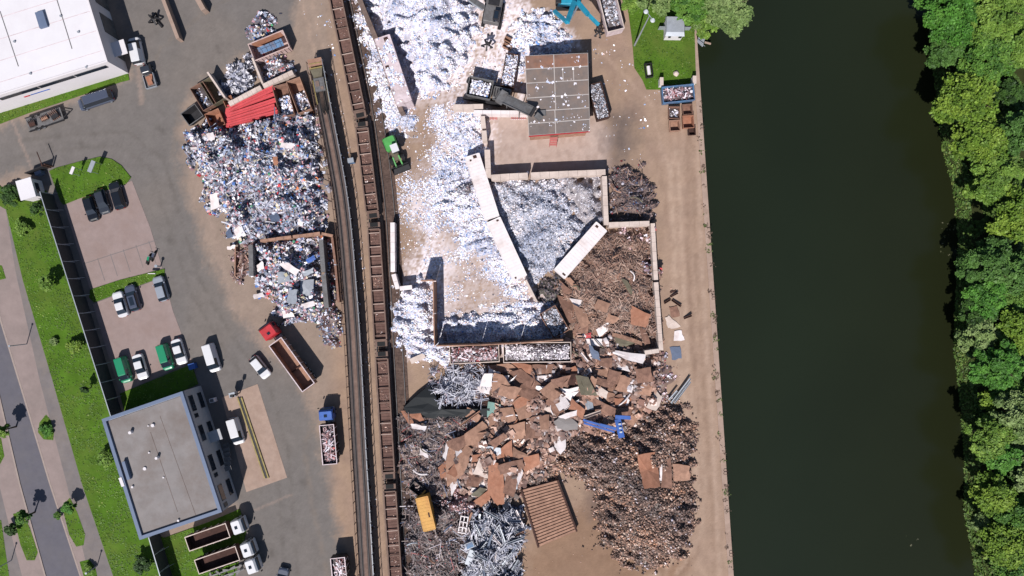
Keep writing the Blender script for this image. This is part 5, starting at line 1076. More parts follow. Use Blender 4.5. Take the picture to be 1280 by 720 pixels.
def plate(pts, m, zoff=.35, noun='steel plate', name='steel_plate', th=.03, lift=None, group='loose steel plates on the rusty heap', z=None, cat='metal sheet', slope=None):
    lab, cx, cy = describe(pts, m, noun); r = random.Random(int(cx * 31 + cy * 17))
    if z is None:
        gx, gy = P(cx, cy, 1); z = heap_z(gx, gy) + zoff
    wp = [P(x, y, z) for x, y in pts]; c = (sum(p[0] for p in wp) / len(wp), sum(p[1] for p in wp) / len(wp))
    t = math.radians(r.uniform(3, 13) * (1.8 if r.random() < .2 else 1)) if slope is None else slope; a = r.uniform(0, 6.28); nx, ny = math.cos(a) * math.tan(t), math.sin(a) * math.tan(t)
    n = len(wp); hz = lambda p: (p[0] - c[0]) * nx + (p[1] - c[1]) * ny
    # subdivide outline, a gentle bend across
    out = []
    for i in range(n):
        p, q = wp[i], wp[(i + 1) % n]
        for k in range(3):
            s = k / 3; x = p[0] + (q[0] - p[0]) * s; y = p[1] + (q[1] - p[1]) * s
            if k: x += r.uniform(-.13, .13); y += r.uniform(-.13, .13)
            out.append((x - c[0], y - c[1]))
    bend = r.choice((-1, 1)) * r.uniform(.02, .09) * (3 if r.random() < .3 else 1); bx, by = math.cos(a + 1), math.sin(a + 1)
    top = [(x, y, hz((x + c[0], y + c[1])) + bend * (x * bx + y * by) ** 2 * .4 + r.uniform(-.02, .02)) for x, y in out]
    a2 = sum(top[i][0] * top[(i + 1) % len(top)][1] - top[(i + 1) % len(top)][0] * top[i][1] for i in range(len(top)))
    if a2 < 0: top = top[::-1]
    k = len(top); b = MB(); vs = top + [(0, 0, 0)] + [(x, y, zz - th) for x, y, zz in top] + [(0, 0, -th)]
    fs = [(i, (i + 1) % k, k) for i in range(k)] + [(k + 1 + (i + 1) % k, k + 1 + i, 2 * k + 1) for i in range(k)] + [(i, k + 1 + i, k + 1 + (i + 1) % k, (i + 1) % k) for i in range(k)]
    b.add(vs, fs); o = b.build(name, m); o.location = (c[0], c[1], z); return tag(o, lab, cat, group)
PL = [
 ('rust_light', [(605, 457), (634, 455), (645, 461), (634, 465), (607, 466)]), ('rust_orange', [(640, 454), (663, 457), (662, 467), (652, 464)]), ('rust', [(664, 457), (690, 456), (690, 466), (663, 468)]),
 ('rust', [(638, 467), (652, 463), (676, 482), (672, 490), (652, 479)]), ('rust_light', [(616, 468), (628, 470), (636, 481), (623, 484), (616, 490)]), ('rust', [(636, 472), (672, 490), (662, 498), (634, 487)]),
 ('white_steel', [(628, 470), (636, 470), (634, 481), (628, 480)]), ('white_steel', [(606, 468), (615, 468), (614, 482), (601, 482)]), ('white_steel', [(597, 484), (612, 483), (611, 492), (601, 490)]),
 ('white_steel', [(665, 471), (684, 470), (688, 473), (677, 479)]), ('white_steel', [(675, 483), (712, 487), (722, 484), (720, 492), (710, 494), (673, 490)]), ('teal', [(611, 503), (625, 507), (620, 518), (610, 520)]),
 ('rust', [(688, 497), (708, 510), (699, 518), (682, 503)]), ('rust_light', [(676, 488), (690, 478), (702, 490), (690, 500)]), ('rust_orange', [(640, 492), (670, 494), (672, 508), (660, 516), (645, 508)]),
 ('rust_light', [(628, 482), (650, 486), (642, 498), (624, 494)]),
 ('rust', [(560, 552), (582, 544), (583, 554), (573, 563), (561, 557)]), ('rust_light', [(583, 542), (602, 529), (614, 546), (600, 554), (584, 556)]), ('rust_light', [(558, 564), (570, 561), (578, 590), (560, 605)]),
 ('rust_light', [(573, 568), (582, 558), (590, 563), (580, 588)]), ('rust', [(597, 563), (628, 541), (632, 546), (608, 570)]), ('rust_orange', [(613, 572), (638, 552), (640, 581), (609, 581)]),
 ('rust_orange', [(612, 582), (628, 583), (629, 627), (622, 629), (611, 616)]), ('rust_orange', [(593, 627), (611, 613), (612, 623), (602, 633)]), ('rust', [(584, 593), (605, 596), (597, 607), (584, 607)]),
 ('concrete', [(600, 574), (612, 598), (592, 592)]), ('white_steel', [(598, 603), (608, 597), (612, 604), (602, 613)]), ('rust_orange', [(641, 578), (671, 567), (672, 579), (650, 592)]),
 ('rust_light', [(642, 560), (660, 569), (642, 573)]), ('rust', [(636, 582), (649, 580), (642, 618), (630, 613)]), ('rust', [(700, 351), (727, 373), (706, 371)]), ('rust_light', [(706, 349), (713, 348), (727, 363), (722, 364)]),
 ('rust', [(698, 371), (713, 374), (721, 401), (710, 401)]), ('white_steel', [(713, 374), (729, 376), (728, 390), (720, 383)]), ('rust_light', [(717, 382), (730, 388), (738, 404), (727, 409)]),
 ('rust_light', [(761, 392), (773, 398), (766, 404), (757, 402)]), ('rust_orange', [(791, 384), (812, 394), (806, 408), (790, 404)]), ('olive_steel', [(768, 422), (793, 428), (780, 433), (765, 435)]),
 ('rust_light', [(769, 417), (800, 427), (800, 431), (768, 421)]), ('white_steel', [(725, 424), (758, 424), (758, 432), (726, 430)]), ('white_steel', [(758, 438), (804, 443), (800, 453), (783, 449)]),
 ('white_steel', [(765, 454), (784, 458), (786, 464), (766, 460)]), ('slate', [(737, 432), (747, 440), (750, 450), (741, 447)]), ('white_steel', [(701, 457), (735, 463), (735, 471), (703, 464)]),
 ('rust', [(749, 449), (764, 448), (763, 460), (751, 457)]), ('olive_steel', [(721, 471), (735, 473), (745, 493), (727, 492)]), ('rust', [(728, 491), (769, 511), (762, 518), (732, 512)]),
 ('concrete', [(745, 482), (759, 490), (757, 498), (742, 491)]), ('rust_light', [(759, 490), (768, 493), (768, 508), (758, 499)]), ('rust_orange', [(769, 498), (783, 499), (787, 508), (769, 508)]),
 ('rust_light', [(784, 527), (803, 500), (808, 505), (793, 530)]), ('concrete', [(809, 508), (820, 490), (827, 497), (820, 512)]), ('white_steel', [(706, 495), (722, 490), (707, 507)]),
 ('white_steel', [(700, 520), (728, 510), (728, 518), (708, 523)]), ('white_steel', [(689, 537), (705, 538), (706, 556), (700, 565), (689, 555)]),
 ('rust_light', [(645, 510), (664, 505), (670, 518), (650, 524)]), ('rust', [(655, 530), (676, 524), (676, 545), (656, 547)]), ('rust_light', [(636, 533), (655, 528), (656, 546), (640, 549)]), ('rust_light', [(675, 521), (686, 520), (685, 536), (676, 536)]),
 ('rust', [(695, 500), (707, 508), (700, 520), (690, 514)]), ('concrete', [(681, 504), (692, 508), (688, 515), (680, 512)]), ('rust_light', [(735, 463), (760, 462), (762, 475), (742, 478)]), ('rust', [(762, 462), (776, 466), (772, 480), (760, 476)]),
 ('rust_light', [(776, 470), (788, 474), (784, 490), (770, 486)]), ('rust', [(742, 470), (768, 478), (762, 484), (744, 480)]), ('rust_orange', [(716, 500), (730, 512), (727, 522), (712, 512)]), ('rust', [(770, 510), (785, 512), (782, 524), (768, 520)]),
 ('white_steel', [(780, 478), (792, 483), (789, 490), (778, 485)]), ('rust', [(795, 462), (812, 460), (815, 476), (798, 478)]), ('rust_light', [(800, 478), (815, 480), (812, 494), (796, 492)]), ('rust_dark', [(702, 466), (720, 468), (718, 480), (704, 478)]),
 ('rust', [(690, 475), (712, 470), (708, 482), (692, 484)]), ('concrete', [(735, 500), (745, 494), (748, 502), (740, 507)]), ('white_steel', [(778, 492), (786, 500), (783, 506), (776, 500)]), ('white_steel', [(646, 590), (651, 582), (653, 592), (648, 604)]),
 ('white_steel', [(629, 602), (634, 588), (637, 592), (632, 608)]), ('white_steel', [(563, 607), (568, 596), (572, 603), (565, 618)]), ('white_steel', [(554, 568), (559, 552), (562, 556), (557, 574)]), ('white_steel', [(515, 530), (532, 533), (530, 538), (516, 535)]),
 ('white_steel', [(526, 561), (534, 563), (535, 572), (525, 568)]), ('rust_orange', [(503, 515), (522, 514), (529, 524), (512, 529)]), ('rust_orange', [(548, 585), (556, 578), (558, 592), (551, 598)]), ('olive_steel', [(600, 610), (612, 614), (600, 622), (590, 618)]),
 ('concrete', [(628, 625), (640, 622), (636, 635), (630, 640)]), ('white_steel', [(590, 610), (598, 612), (596, 617), (588, 615)]), ('white_steel', [(606, 628), (615, 618), (612, 632), (605, 642)]), ('rust_light', [(626, 512), (640, 510), (644, 524), (628, 526)]),
 ('rust_dark', [(600, 505), (612, 500), (614, 512), (602, 514)]), ('rust_light', [(585, 510), (600, 520), (596, 528), (582, 520)]), ('rust', [(720, 405), (735, 408), (733, 418), (718, 416)]), ('rust_light', [(742, 408), (760, 410), (756, 420), (742, 418)]),
 ('red_beam', [(724, 418), (738, 416), (738, 422), (726, 423)]), ('white_steel', [(746, 412), (760, 404), (758, 414), (750, 420)]), ('rust', [(800, 412), (806, 408), (812, 428), (806, 430)]),
 ('olive_steel', [(777, 350), (784, 352), (794, 368), (788, 370)]), ('rust_light', [(748, 375), (762, 380), (758, 390), (744, 386)]),
]
rp_ = random.Random(99)
REG = WP([(606, 458), (650, 456), (735, 466), (790, 470), (806, 488), (790, 520), (735, 512), (700, 530), (680, 545), (655, 585), (630, 625), (590, 620), (564, 600), (562, 556), (600, 530), (620, 505)])
FILL = []; tries = 0
while len(FILL) < 70 and tries < 4000:
    tries += 1; x = rp_.uniform(560, 806); y = rp_.uniform(456, 628)
    if sdf([P(x, y)], REG)[0] < .3 or any(math.hypot(x - u[0], y - u[1]) < 9 for u in FILL): continue
    FILL.append((x, y)); a = rp_.uniform(0, 3.14); l = rp_.uniform(7, 18); w_ = rp_.uniform(4, 10); c_, s_ = math.cos(a), math.sin(a)
    q = [(x + (i * l * c_ - j * w_ * s_) * rp_.uniform(.75, 1.1), y + (i * l * s_ + j * w_ * c_) * rp_.uniform(.75, 1.1)) for i, j in ((-1, -1), (1, -1), (1, 1), (-1, 1))]
    if rp_.random() < .18: q = q[:3]
    plate(q, rp_.choice(['rust', 'rust', 'rust_light', 'rust_light', 'rust', 'rust', 'rust_light', 'rust_orange', 'rust_light', 'concrete', 'white_steel', 'galv']), zoff=rp_.uniform(.1, .3))
for m, pts in PL: plate([(sum(p[0] for p in pts) / len(pts) + (x - sum(p[0] for p in pts) / len(pts)) * 1.16, sum(p[1] for p in pts) / len(pts) + (y - sum(p[1] for p in pts) / len(pts)) * 1.16) for x, y in pts], m, zoff=random.Random(int(pts[0][0] * 3 + pts[0][1])).uniform(.45, 1.1))
o = plate([(692, 527), (699, 521), (712, 522), (722, 529), (722, 537), (708, 539), (697, 536)], 'roof_membrane', .8, noun='oval plate')
for m, pts in (('rust_orange', [(796, 568), (822, 565), (824, 606), (804, 609), (800, 590)]), ('rust', [(827, 573), (838, 572), (840, 609), (826, 609)]), ('rust_light', [(841, 580), (862, 582), (862, 600), (842, 602)]), ('white_steel', [(824, 576), (828, 575), (827, 600), (824, 600)])):
    plate(pts, m, .6, noun='slab', group='flat slabs on the iron lump heap')
for m, pts in (('rust', [(836, 384), (846, 382), (850, 395), (840, 397)]), ('concrete', [(831, 397), (836, 394), (851, 408), (840, 411), (835, 410)]), ('white_steel', [(843, 414), (852, 413), (856, 425), (842, 426)]), ('slate', [(837, 434), (850, 433), (852, 448), (840, 450)]),
               ('rust_dark', [(838, 364), (845, 362), (846, 365), (838, 367)])):
    plate(pts, m, .12, noun='sheet', group='loose sheets on the river road', slope=.04)
mat('tarp_black', A(26, 31, 36), .7, var=.2)
b = MB(); rr = random.Random(3); tq = [P(x, y, 1.5) for x, y in ((536, 482), (543, 497), (560, 508), (585, 512), (612, 511), (612, 520), (590, 527), (565, 523), (540, 524), (520, 521), (508, 517), (504, 510), (518, 497))]
c_ = np.mean(tq, 0); vs = [(*q, 1.0 + rr.uniform(-.1, .3)) for q in tq]; mid = [((q[0] + c_[0]) / 2, (q[1] + c_[1]) / 2, 1.7 + rr.uniform(-.15, .25)) for q in tq]; n = len(vs)
low = [(x, y, .1) for x, y, z in vs]
b.add(vs + mid + [(c_[0], c_[1], 1.9)] + low, [(i, (i + 1) % n, n + (i + 1) % n, n + i) for i in range(n)] + [(n + i, n + (i + 1) % n, 2 * n) for i in range(n)] + [(2 * n + 1 + i, 2 * n + 1 + (i + 1) % n, (i + 1) % n, i) for i in range(n)])
tag(b.build('tarpaulin', 'tarp_black'), 'big black sheet spread along the lower side of the wire tangle', 'tarpaulin')
# sheets and hulks on the mixed heap
G = 'larger sheets on the mixed scrap heap'
for m, pts in (('white_steel', [(262, 243), (272, 240), (275, 258), (263, 263)]), ('white_steel', [(292, 288), (300, 280), (308, 294), (296, 300)]), ('galv', [(346, 340), (361, 339), (363, 352), (348, 355)]), ('galv', [(376, 350), (392, 349), (392, 372), (376, 374)]),
               ('white_steel', [(348, 330), (360, 328), (376, 338), (370, 345)]), ('blue_paint', [(382, 325), (392, 319), (395, 324), (384, 329)]), ('galv', [(378, 340), (392, 334), (392, 341), (380, 345)]), ('white_steel', [(352, 388), (364, 385), (368, 396), (354, 398)]),
               ('white_steel', [(317, 368), (328, 365), (331, 371), (318, 374)]), ('galv', [(360, 362), (372, 362), (370, 380), (358, 378)]), ('white_steel', [(376, 380), (392, 376), (394, 382), (380, 386)]), ('white_steel', [(352, 178), (368, 179), (364, 186), (350, 184)]),
               ('white_steel', [(238, 184), (262, 183), (262, 186), (240, 187)]), ('slate', [(282, 290), (288, 286), (292, 296), (284, 298)]), ('white_steel', [(284, 308), (294, 306), (295, 311), (284, 312)]), ('rust_orange', [(341, 196), (347, 196), (347, 206), (342, 206)]),
               ('white_steel', [(258, 168), (266, 165), (268, 174), (260, 175)]), ('white_steel', [(320, 332), (328, 326), (330, 336), (322, 340)]), ('slate', [(334, 268), (346, 262), (350, 276), (340, 278)]), ('white_steel', [(372, 274), (380, 276), (378, 283), (372, 281)]),
               ('galv', [(236, 172), (248, 164), (254, 170), (244, 178)]), ('white_steel', [(300, 222), (308, 212), (311, 215), (303, 226)])):
    plate(pts, m, .9, noun='sheet', group=G)
for i, (x0, y0, x1, y1) in enumerate(((322, 62, 352, 50), (325, 65, 354, 54))):
    b = MB(); p, q = P(x0, y0, 1.8), P(x1, y1, 1.8); L = math.hypot(q[0] - p[0], q[1] - p[1]); b.box(-L / 2, L / 2, -.35, .35, -.03, .03)
    for k in range(5): b.box(-L / 2 + L * (k + .4) / 5, -L / 2 + L * (k + .5) / 5, -.35, .35, .03, .12)
    o = b.build('metal_sheet', 'skip_blue'); o.location = ((p[0] + q[0]) / 2, (p[1] + q[1]) / 2, 1.6 + .15 * i); o.rotation_euler = (.25, 0, math.atan2(q[1] - p[1], q[0] - p[0])); tag(o, ['upper', 'lower'][i] + ' long blue sheet inside the ribbed rim skip', 'metal sheet')
# narrow rods and beams
def rod(x0, y0, x1, y1, m, wd=.22, noun='beam', name='steel_beam', zoff=.9, z=None, group='loose metal beams in the profile heap', hh=None, label=None):
    px = -(y1 - y0); py = (x1 - x0); l = math.hypot(px, py); px, py = px / l * .6, py / l * .6
    lab, cx, cy = describe([(x0 - px, y0 - py), (x1 - px, y1 - py), (x1 + px, y1 + py), (x0 + px, y0 + py)], m, noun)
    if z is None: z = heap_z(*P(cx, cy, 1)) + zoff
    r = random.Random(int(x0 * 7 + y1)); p, q = P(x0, y0, z), P(x1, y1, z); c = ((p[0] + q[0]) / 2, (p[1] + q[1]) / 2, z)
    dz = r.uniform(-.3, .3); b = MB(); a_ = Vector((p[0] - c[0], p[1] - c[1], dz)); b_ = Vector((q[0] - c[0], q[1] - c[1], -dz))
    u = (b_ - a_).normalized(); s = Vector((-u.y, u.x, 0)).normalized() * (wd / 2)
    h2 = hh or wd * .8      # a channel: web with two flanges
    b.beam(a_, b_, wd, .04); b.beam(a_ + s + Vector((0, 0, h2 / 2)), b_ + s + Vector((0, 0, h2 / 2)), .04, h2); b.beam(a_ - s + Vector((0, 0, h2 / 2)), b_ - s + Vector((0, 0, h2 / 2)), .04, h2)
    o = b.build(name, m); o.location = c; return tag(o, label or lab, 'beam', group)
for x0, y0, x1, y1, m in ((606, 639, 623, 648, 'galv'), (645, 637, 656, 663, 'white_steel'), (632, 660, 656, 668, 'galv'), (602, 686, 625, 656, 'galv'), (610, 663, 626, 681, 'white_steel'), (625, 660, 631, 678, 'galv'), (631, 680, 655, 672, 'galv'), (637, 698, 645, 680, 'slate'),
                          (585, 660, 592, 680, 'white_steel'), (594, 655, 600, 668, 'galv'), (620, 690, 618, 702, 'white_steel'), (608, 650, 602, 664, 'slate'), (634, 650, 652, 652, 'slate'), (640, 672, 655, 664, 'rust_light'), (612, 700, 618, 712, 'galv'), (596, 694, 610, 700, 'galv'),
                          (628, 706, 640, 690, 'galv'), (590, 640, 584, 656, 'rust_light'), (600, 642, 598, 656, 'galv'), (615, 668, 608, 690, 'slate'), (640, 712, 648, 700, 'galv'), (604, 712, 606, 724, 'slate')):
    rod(x0, y0, x1, y1, m, .3)
for x0, y0, x1, y1, w_, z_ in ((839, 504, 862, 473, .3, .5), (843, 504, 863, 477, .22, .45), (836, 500, 846, 488, .25, .8)): rod(x0, y0, x1, y1, 'galv', w_, noun='pole', name='metal_pole', z=z_, group='thin poles reaching over the river road')
rod(730, 521, 751, 514, 'concrete', .45, noun='pipe', group='loose beams among the plates'); rod(726, 441, 735, 452, 'white_steel', .3, group='loose beams among the plates'); rod(705, 512, 724, 500, 'white_steel', .25, group='loose beams among the plates')
rod(838, 371, 847, 366, 'rust_dark', .25, group='loose beams among the plates', z=.2); rod(830, 379, 838, 374, 'rust_dark', .3, group='loose beams among the plates', z=.2); rod(840, 375, 851, 383, 'rust_dark', .3, group='loose beams among the plates', z=.2)
rod(575, 532, 600, 514, 'rust_light', .25, group='loose beams among the plates'); rod(855, 398, 864, 394, 'rust_dark', .3, group='loose beams among the plates', z=.25)
# red beams
G = 'red beams stacked between wall and mixed heap'
RB = ['uppermost', 'second', 'third', 'fourth', 'fifth', 'sixth', 'seventh', 'eighth', 'ninth', 'tenth', 'eleventh', 'twelfth', 'lowest']
for i in range(13):
    f = i / 12; x0 = 290 - 7 * f; y0 = 131 + 27 * f; x1 = 342 + 4 * f; y1 = 109 + 33 * f
    r = random.Random(i); z = 1.4 + .08 * (i % 3) + .5 * (1 - f)
    p, q = P(x0 + r.uniform(-3, 2), y0 + r.uniform(-1, 1), z), P(x1 + r.uniform(-2, 2), y1 + r.uniform(-2, 1), z)
    c = ((p[0] + q[0]) / 2, (p[1] + q[1]) / 2, z); u = Vector((q[0] - p[0], q[1] - p[1], 0)); L = u.length; b = MB()
    b.box(-L / 2, L / 2, -.17, .17, -.02, .04); b.box(-L / 2, L / 2, -.2, -.17, -.1, .1); b.box(-L / 2, L / 2, .17, .2, -.1, .1)
    o = b.build('red_beam', 'red_beam'); o.location = c; o.rotation_euler = (0, 0, math.atan2(u.y, u.x)); tag(o, RB[i] + ' from the top of the thirteen long red beams beside the ribbed wall', 'beam', G)
b = MB(); wp = WP([(286, 134), (342, 112), (348, 144), (282, 162)]); b.prism(wp, .3, 1.1); tag(b.build('beam_stack', 'red_beam'), 'layered red steel pile lying under the long red beams', 'steel stack')
# blue steel frame
t = thing('blue_frame', 'bright blue T shaped steel frame lying on the plates and iron lumps', 'steel frame', (*P(765, 530, 3), 2.4), 0)
O = Vector((*P(765, 530, 3), 3))
def bm(x0, y0, x1, y1, w_, nm, m='blue_paint', dz=0):
    p, q = P(x0, y0, 3), P(x1, y1, 3); b = MB(); b.beam((*p, 2.9 + dz), (*q, 3.0 + dz), w_, .3); b.build(nm, m, t, w=True)
bm(772, 524, 777, 547, 1.0, 'head_plate'); bm(769, 521, 788, 522, .6, 'cross_arm', dz=.1); bm(729, 525, 750, 531, .35, 'long_arm'); bm(730, 529, 768, 540, .3, 'long_arm', dz=-.1); bm(750, 531, 770, 536, .5, 'long_arm', dz=.06)
for k in range(3): bm(773 + k * .8, 530 + k * 5, 776 + k * .8, 529.5 + k * 5, .25, 'bolt_plate', 'galv', .2)
mat('blue_paint', None) if False else None
# ribbed platform
cs = [(651.5, 612), (697, 600), (721, 664), (673, 684)]; z = .9
t = thing('ribbed_platform', 'large rusty ribbed rectangular platform lying flat in the lower yard', 'platform', (*P(686, 640, z), 0))
b = MB(); b.prism(WP([(x, y) for x, y in cs]) and [P(x, y, z) for x, y in cs], .1, z - .1); b.build('base', 'rust', t, w=True)
c4 = [Vector((*P(x, y, z), z)) for x, y in cs]
b = MB()
for i in range(19):
    f = (i + .5) / 19; p = c4[0].lerp(c4[3], f); q = c4[1].lerp(c4[2], f); b.beam(p.lerp(q, .02), p.lerp(q, .98), .34, .05)
b.build('rib', 'rust_light', t, w=True)
for a_, b_ in ((0, 3), (1, 2)):
    b = MB(); b.beam(c4[a_] + Vector((0, 0, .05)), c4[b_] + Vector((0, 0, .05)), .3, .35); b.build('side_beam', 'rust_dark', t, w=True)
# pipe tangle, framework in heap
t = thing('slatted_rack', 'small white ladder like frame lying on the profile heap', 'frame', (*P(579, 656, 2.8), 2.6), R(-10))
b = MB()
for s in (-.6, 0, .6): b.box(s - .08, s + .08, -1.5, 1.5, 0, .12)
for k in range(4): b.box(-.66, .66, -1.45 + k * .9, -1.3 + k * .9, .124, .22)
b.build('slat', 'white_steel', t)
t = thing('metal_locker', 'pale blue grey metal cabinet lying at the left edge of the profile heap', 'cabinet', (*P(588, 697, 2.6), 2.0), ang(592, 686, 585, 706))
b = MB(); b.box(-1.3, 1.3, -.55, .55, 0, .6); b.build('cabinet', 'galv', t); b = MB(); b.box(-1.25, -.03, -.5, .5, .603, .64); b.box(.03, 1.25, -.5, .5, .603, .64); b.build('door', 'galv', t)
t = thing('metal_locker', 'small pale blue box above the grey cabinet on the profile heap', 'cabinet', (*P(587, 682, 2.6), 2.0), .4)
b = MB(); b.box(-.7, .7, -.5, .5, 0, .6); b.build('cabinet', 'galv', t); b = MB(); b.box(-.6, .6, -.4, .4, .603, .64); b.build('door', 'skip_blue', t)

# ------------------------------------------------------------ machines
def tracks(t, L, W, m='dark_steel'):
    for s in (1, -1):
        b = MB(); b.loft([[(x, s * W / 2 + y, z) for x, y, z in ((-L / 2 + .25, -.25, 0), (L / 2 - .25, -.25, 0), (L / 2, -.25, .4), (L / 2 - .2, -.25, .8), (-L / 2 + .2, -.25, .8), (-L / 2, -.25, .4))],
                          [(x, s * W / 2 + y, z) for x, y, z in ((-L / 2 + .25, .25, 0), (L / 2 - .25, .25, 0), (L / 2, .25, .4), (L / 2 - .2, .25, .8), (-L / 2 + .2, .25, .8), (-L / 2, .25, .4))]])
        for i in range(int(L / .25)): b.box(-L / 2 + .3 + i * .25, -L / 2 + .42 + i * .25, s * W / 2 - .27, s * W / 2 + .27, .8, .85)
        b.build('track', m, t)
def grab(t, p, r=.8, m='dark_steel'):
    p = Vector(p); b = MB(); b.tube(p + Vector((0, 0, .9)), p, .22, n=10); b.build('grab_head', m, t)
    for k in range(5):
        a = 2 * math.pi * k / 5; u = Vector((math.cos(a), math.sin(a), 0)); b = MB()
        b.beam(p, p + u * r - Vector((0, 0, .4)), .22, .18); b.beam(p + u * r - Vector((0, 0, .4)), p + u * r * .5 - Vector((0, 0, 1.2)), .2, .14); b.build('claw', m, t)
# blue excavator at the top edge
t = thing('excavator', 'bright blue scrap excavator at the top edge with folded jointed arm and dark grab', 'excavator', (*P(712, -4, 2), 0), 0)
z = 3.2; W_ = lambda x, y, zz: Vector((*P(x, y, zz), zz))
tracks(t, 4.4, 2.6)
b = MB(); b.box(-2.0, 1.8, -1.3, 1.3, 1.0, 2.3); b.build('body', 'sky_blue_paint', t, bevel=.15)
b = MB(); b.box(-2.3, -1.4, -1.25, 1.25, 1.05, 2.5); b.build('counterweight', 'dark_steel', t, bevel=.1)
b = MB(); b.box(.3, 1.7, .3, 1.25, 2.305, 3.0); cb = b.build('cab', 'dark_steel', t); b = MB(); b.box(.5, 1.5, .45, 1.1, 3.0, 3.03); b.build('cab_window', 'glass_dark', cb)
for a_, b_, wd, nm in (((718, 2, 4.5), (709, 28, 6.5), .8, 'boom'), ((709, 28, 6.5), (693, 14, 4.2), .55, 'arm'), ((722, 3, 5.2), (735, 18, 6.2), .7, 'boom'), ((735, 18, 6.2), (748, 31, 5), .5, 'arm')):
    b = MB(); b.beam(W_(*a_), W_(*b_), wd, .5); b.build(nm, 'sky_blue_paint', t, w=True)
b = MB(); b.tube(W_(722, 8, 5.2), W_(713, 25, 6.3), .14); b.tube(W_(728, 8, 5.2), W_(736, 22, 6), .12); b.build('cylinder', 'galv', t, w=True)
g0 = t.location; pp = W_(749, 40, 3.2); grab(t, pp - g0, .9)
b = MB(); b.beam(W_(748, 31, 5), W_(749, 38, 4.2), .3, .3); b.build('grab_link', 'dark_steel', t, w=True)
# grey material handler
t = thing('material_handler', 'grey long armed material handler beside the big white heap, arm pointing down', 'excavator', (*P(616, 14, 2), 0), R(-100))
tracks(t, 4.6, 2.8)
b = MB(); b.box(-2.4, 2.0, -1.35, 1.35, 1.0, 2.5); b.build('body', 'grey_steel', t, bevel=.15)
b = MB(); b.box(-1.9, -.8, -.9, .9, 2.5, 2.75); b.build('engine_grille', 'dark_steel', t)
b = MB(); b.box(.4, 1.9, .35, 1.3, 2.505, 3.8); cb = b.build('cab', 'dark_steel', t); b = MB(); b.box(.55, 1.75, .5, 1.15, 3.8, 3.84); b.box(1.9, 1.93, .5, 1.15, 2.8, 3.6); b.build('cab_window', 'glass_dark', cb)
for a_, b_, wd in (((616, 22, 3), (611, 46, 6.5), .6), ((612, 46, 6.5), (607, 62, 3.5), .45)):
    b = MB(); b.beam(W_(*a_), W_(*b_), wd, .5); b.build('boom', 'grey_steel', t, w=True)
b = MB(); b.tube(W_(619, 24, 2.8), W_(614, 42, 5.8), .13); b.tube(W_(612, 24, 2.8), W_(609, 42, 5.8), .13); b.build('cylinder', 'galv', t, w=True)
grab(t, Matrix.Rotation(R(100), 4, 'Z') @ (W_(609, 55, 2.4) - t.location), 1.0)
# shredder with conveyor
t = thing('shredder', 'grey mobile shredder with a scrap filled hopper and a wide belt conveyor reaching the shed', 'machine', (*P(604, 113, 2), 0), ang(588, 111, 640, 122))
tracks(t, 6.5, 2.8)
open_box(t, -2.3, 1.3, 1.35, 1.2, 3.2, .12, 'grey_steel', flare=.25)
load_in(t, 'white shreds filling the hopper of the shredder', -2.1, 1.1, 1.2, 2.6, 'white', .35, dens=40, size=(.15, .4))
b = MB(); b.box(1.7, 4.6, -1.0, 1.0, 1.0, 2.6); b.build('engine_house', 'grey_steel', t, bevel=.1)
b = MB()
for i in range(6): b.box(1.9 + i * .42, 2.1 + i * .42, -.7, .7, 2.605, 2.67)
b.build('grille', 'dark_steel', t)
p, q = W_(622, 115, 3.2), W_(672, 126, 6.4); u = (q - p).normalized(); s = Vector((-u.y, u.x, 0)).normalized()
b = MB(); b.beam(p, q, 1.35, .12); b.build('belt', 'grey_steel', t, w=True)
for k in (1, -1):
    b = MB(); b.beam(p + s * .78 * k, q + s * .78 * k, .12, .4); b.build('conveyor_side', 'grey_steel', t, w=True)
b = MB(); b.tube(q - s * .8, q + s * .8, .28); b.build('end_drum', 'dark_steel', t, w=True)
b = MB(); c = p.lerp(q, .15); b.beam(c - s * 1.1, c + s * 1.1, 1.2, .7); b.build('transfer_box', 'grey_steel', t, w=True)
for f in (.35, .7):
    c = p.lerp(q, f); b = MB()
    for k in (1, -1): b.beam(c + s * .7 * k - Vector((0, 0, .2)), Vector((c.x + s.x * .7 * k, c.y + s.y * .7 * k, 0.05)), .14, .14)
    b.build('conveyor_leg', 'grey_steel', t, w=True)
b = MB(); b.tube((-2.4, 0, 3.0), (-2.4, .0, 4.4), .08); b.build('exhaust', 'dark_steel', t)
b = MB(); b.beam(W_(676, 128, 6.1), W_(684, 133, 5.6), .9, .5); b.build('discharge_chute', 'grey_steel', t, w=True)
# lamp mast in front
def mast(label, px, py, h, heads=2, m='galv', name='lamp_mast', cat='lamp mast', group=None):
    t = thing(name, label, cat, (*P(px, py), 0), 0, group)
    b = MB(); b.tube((0, 0, 0), (0, 0, h), .16, .08, n=10); b.build('pole', m, t)
    for k in range(heads):
        s = 1 if k else -1; b = MB(); b.beam((0, 0, h), (s * .4, s * -.5, h), .08, .08); b.build('bracket', m, t)
        b = MB(); b.loft([[(s * .5 + .38 * math.cos(a), -s * .65 + .38 * math.sin(a), h - .1) for a in np.linspace(0, 2 * math.pi, 12, endpoint=False)], [(s * .5 + .22 * math.cos(a), -s * .65 + .22 * math.sin(a), h + .15) for a in np.linspace(0, 2 * math.pi, 12, endpoint=False)]]); b.build('lamp_head', 'lamp_glass', t)
mast('tall slim white lamp mast with two round heads on the lawn by the river', 793, 57, 13.2)
mast('thin pole light shredder arm beside the grey material handler', 602, 66, 2.2, 0, name='post', cat='post') if False else None
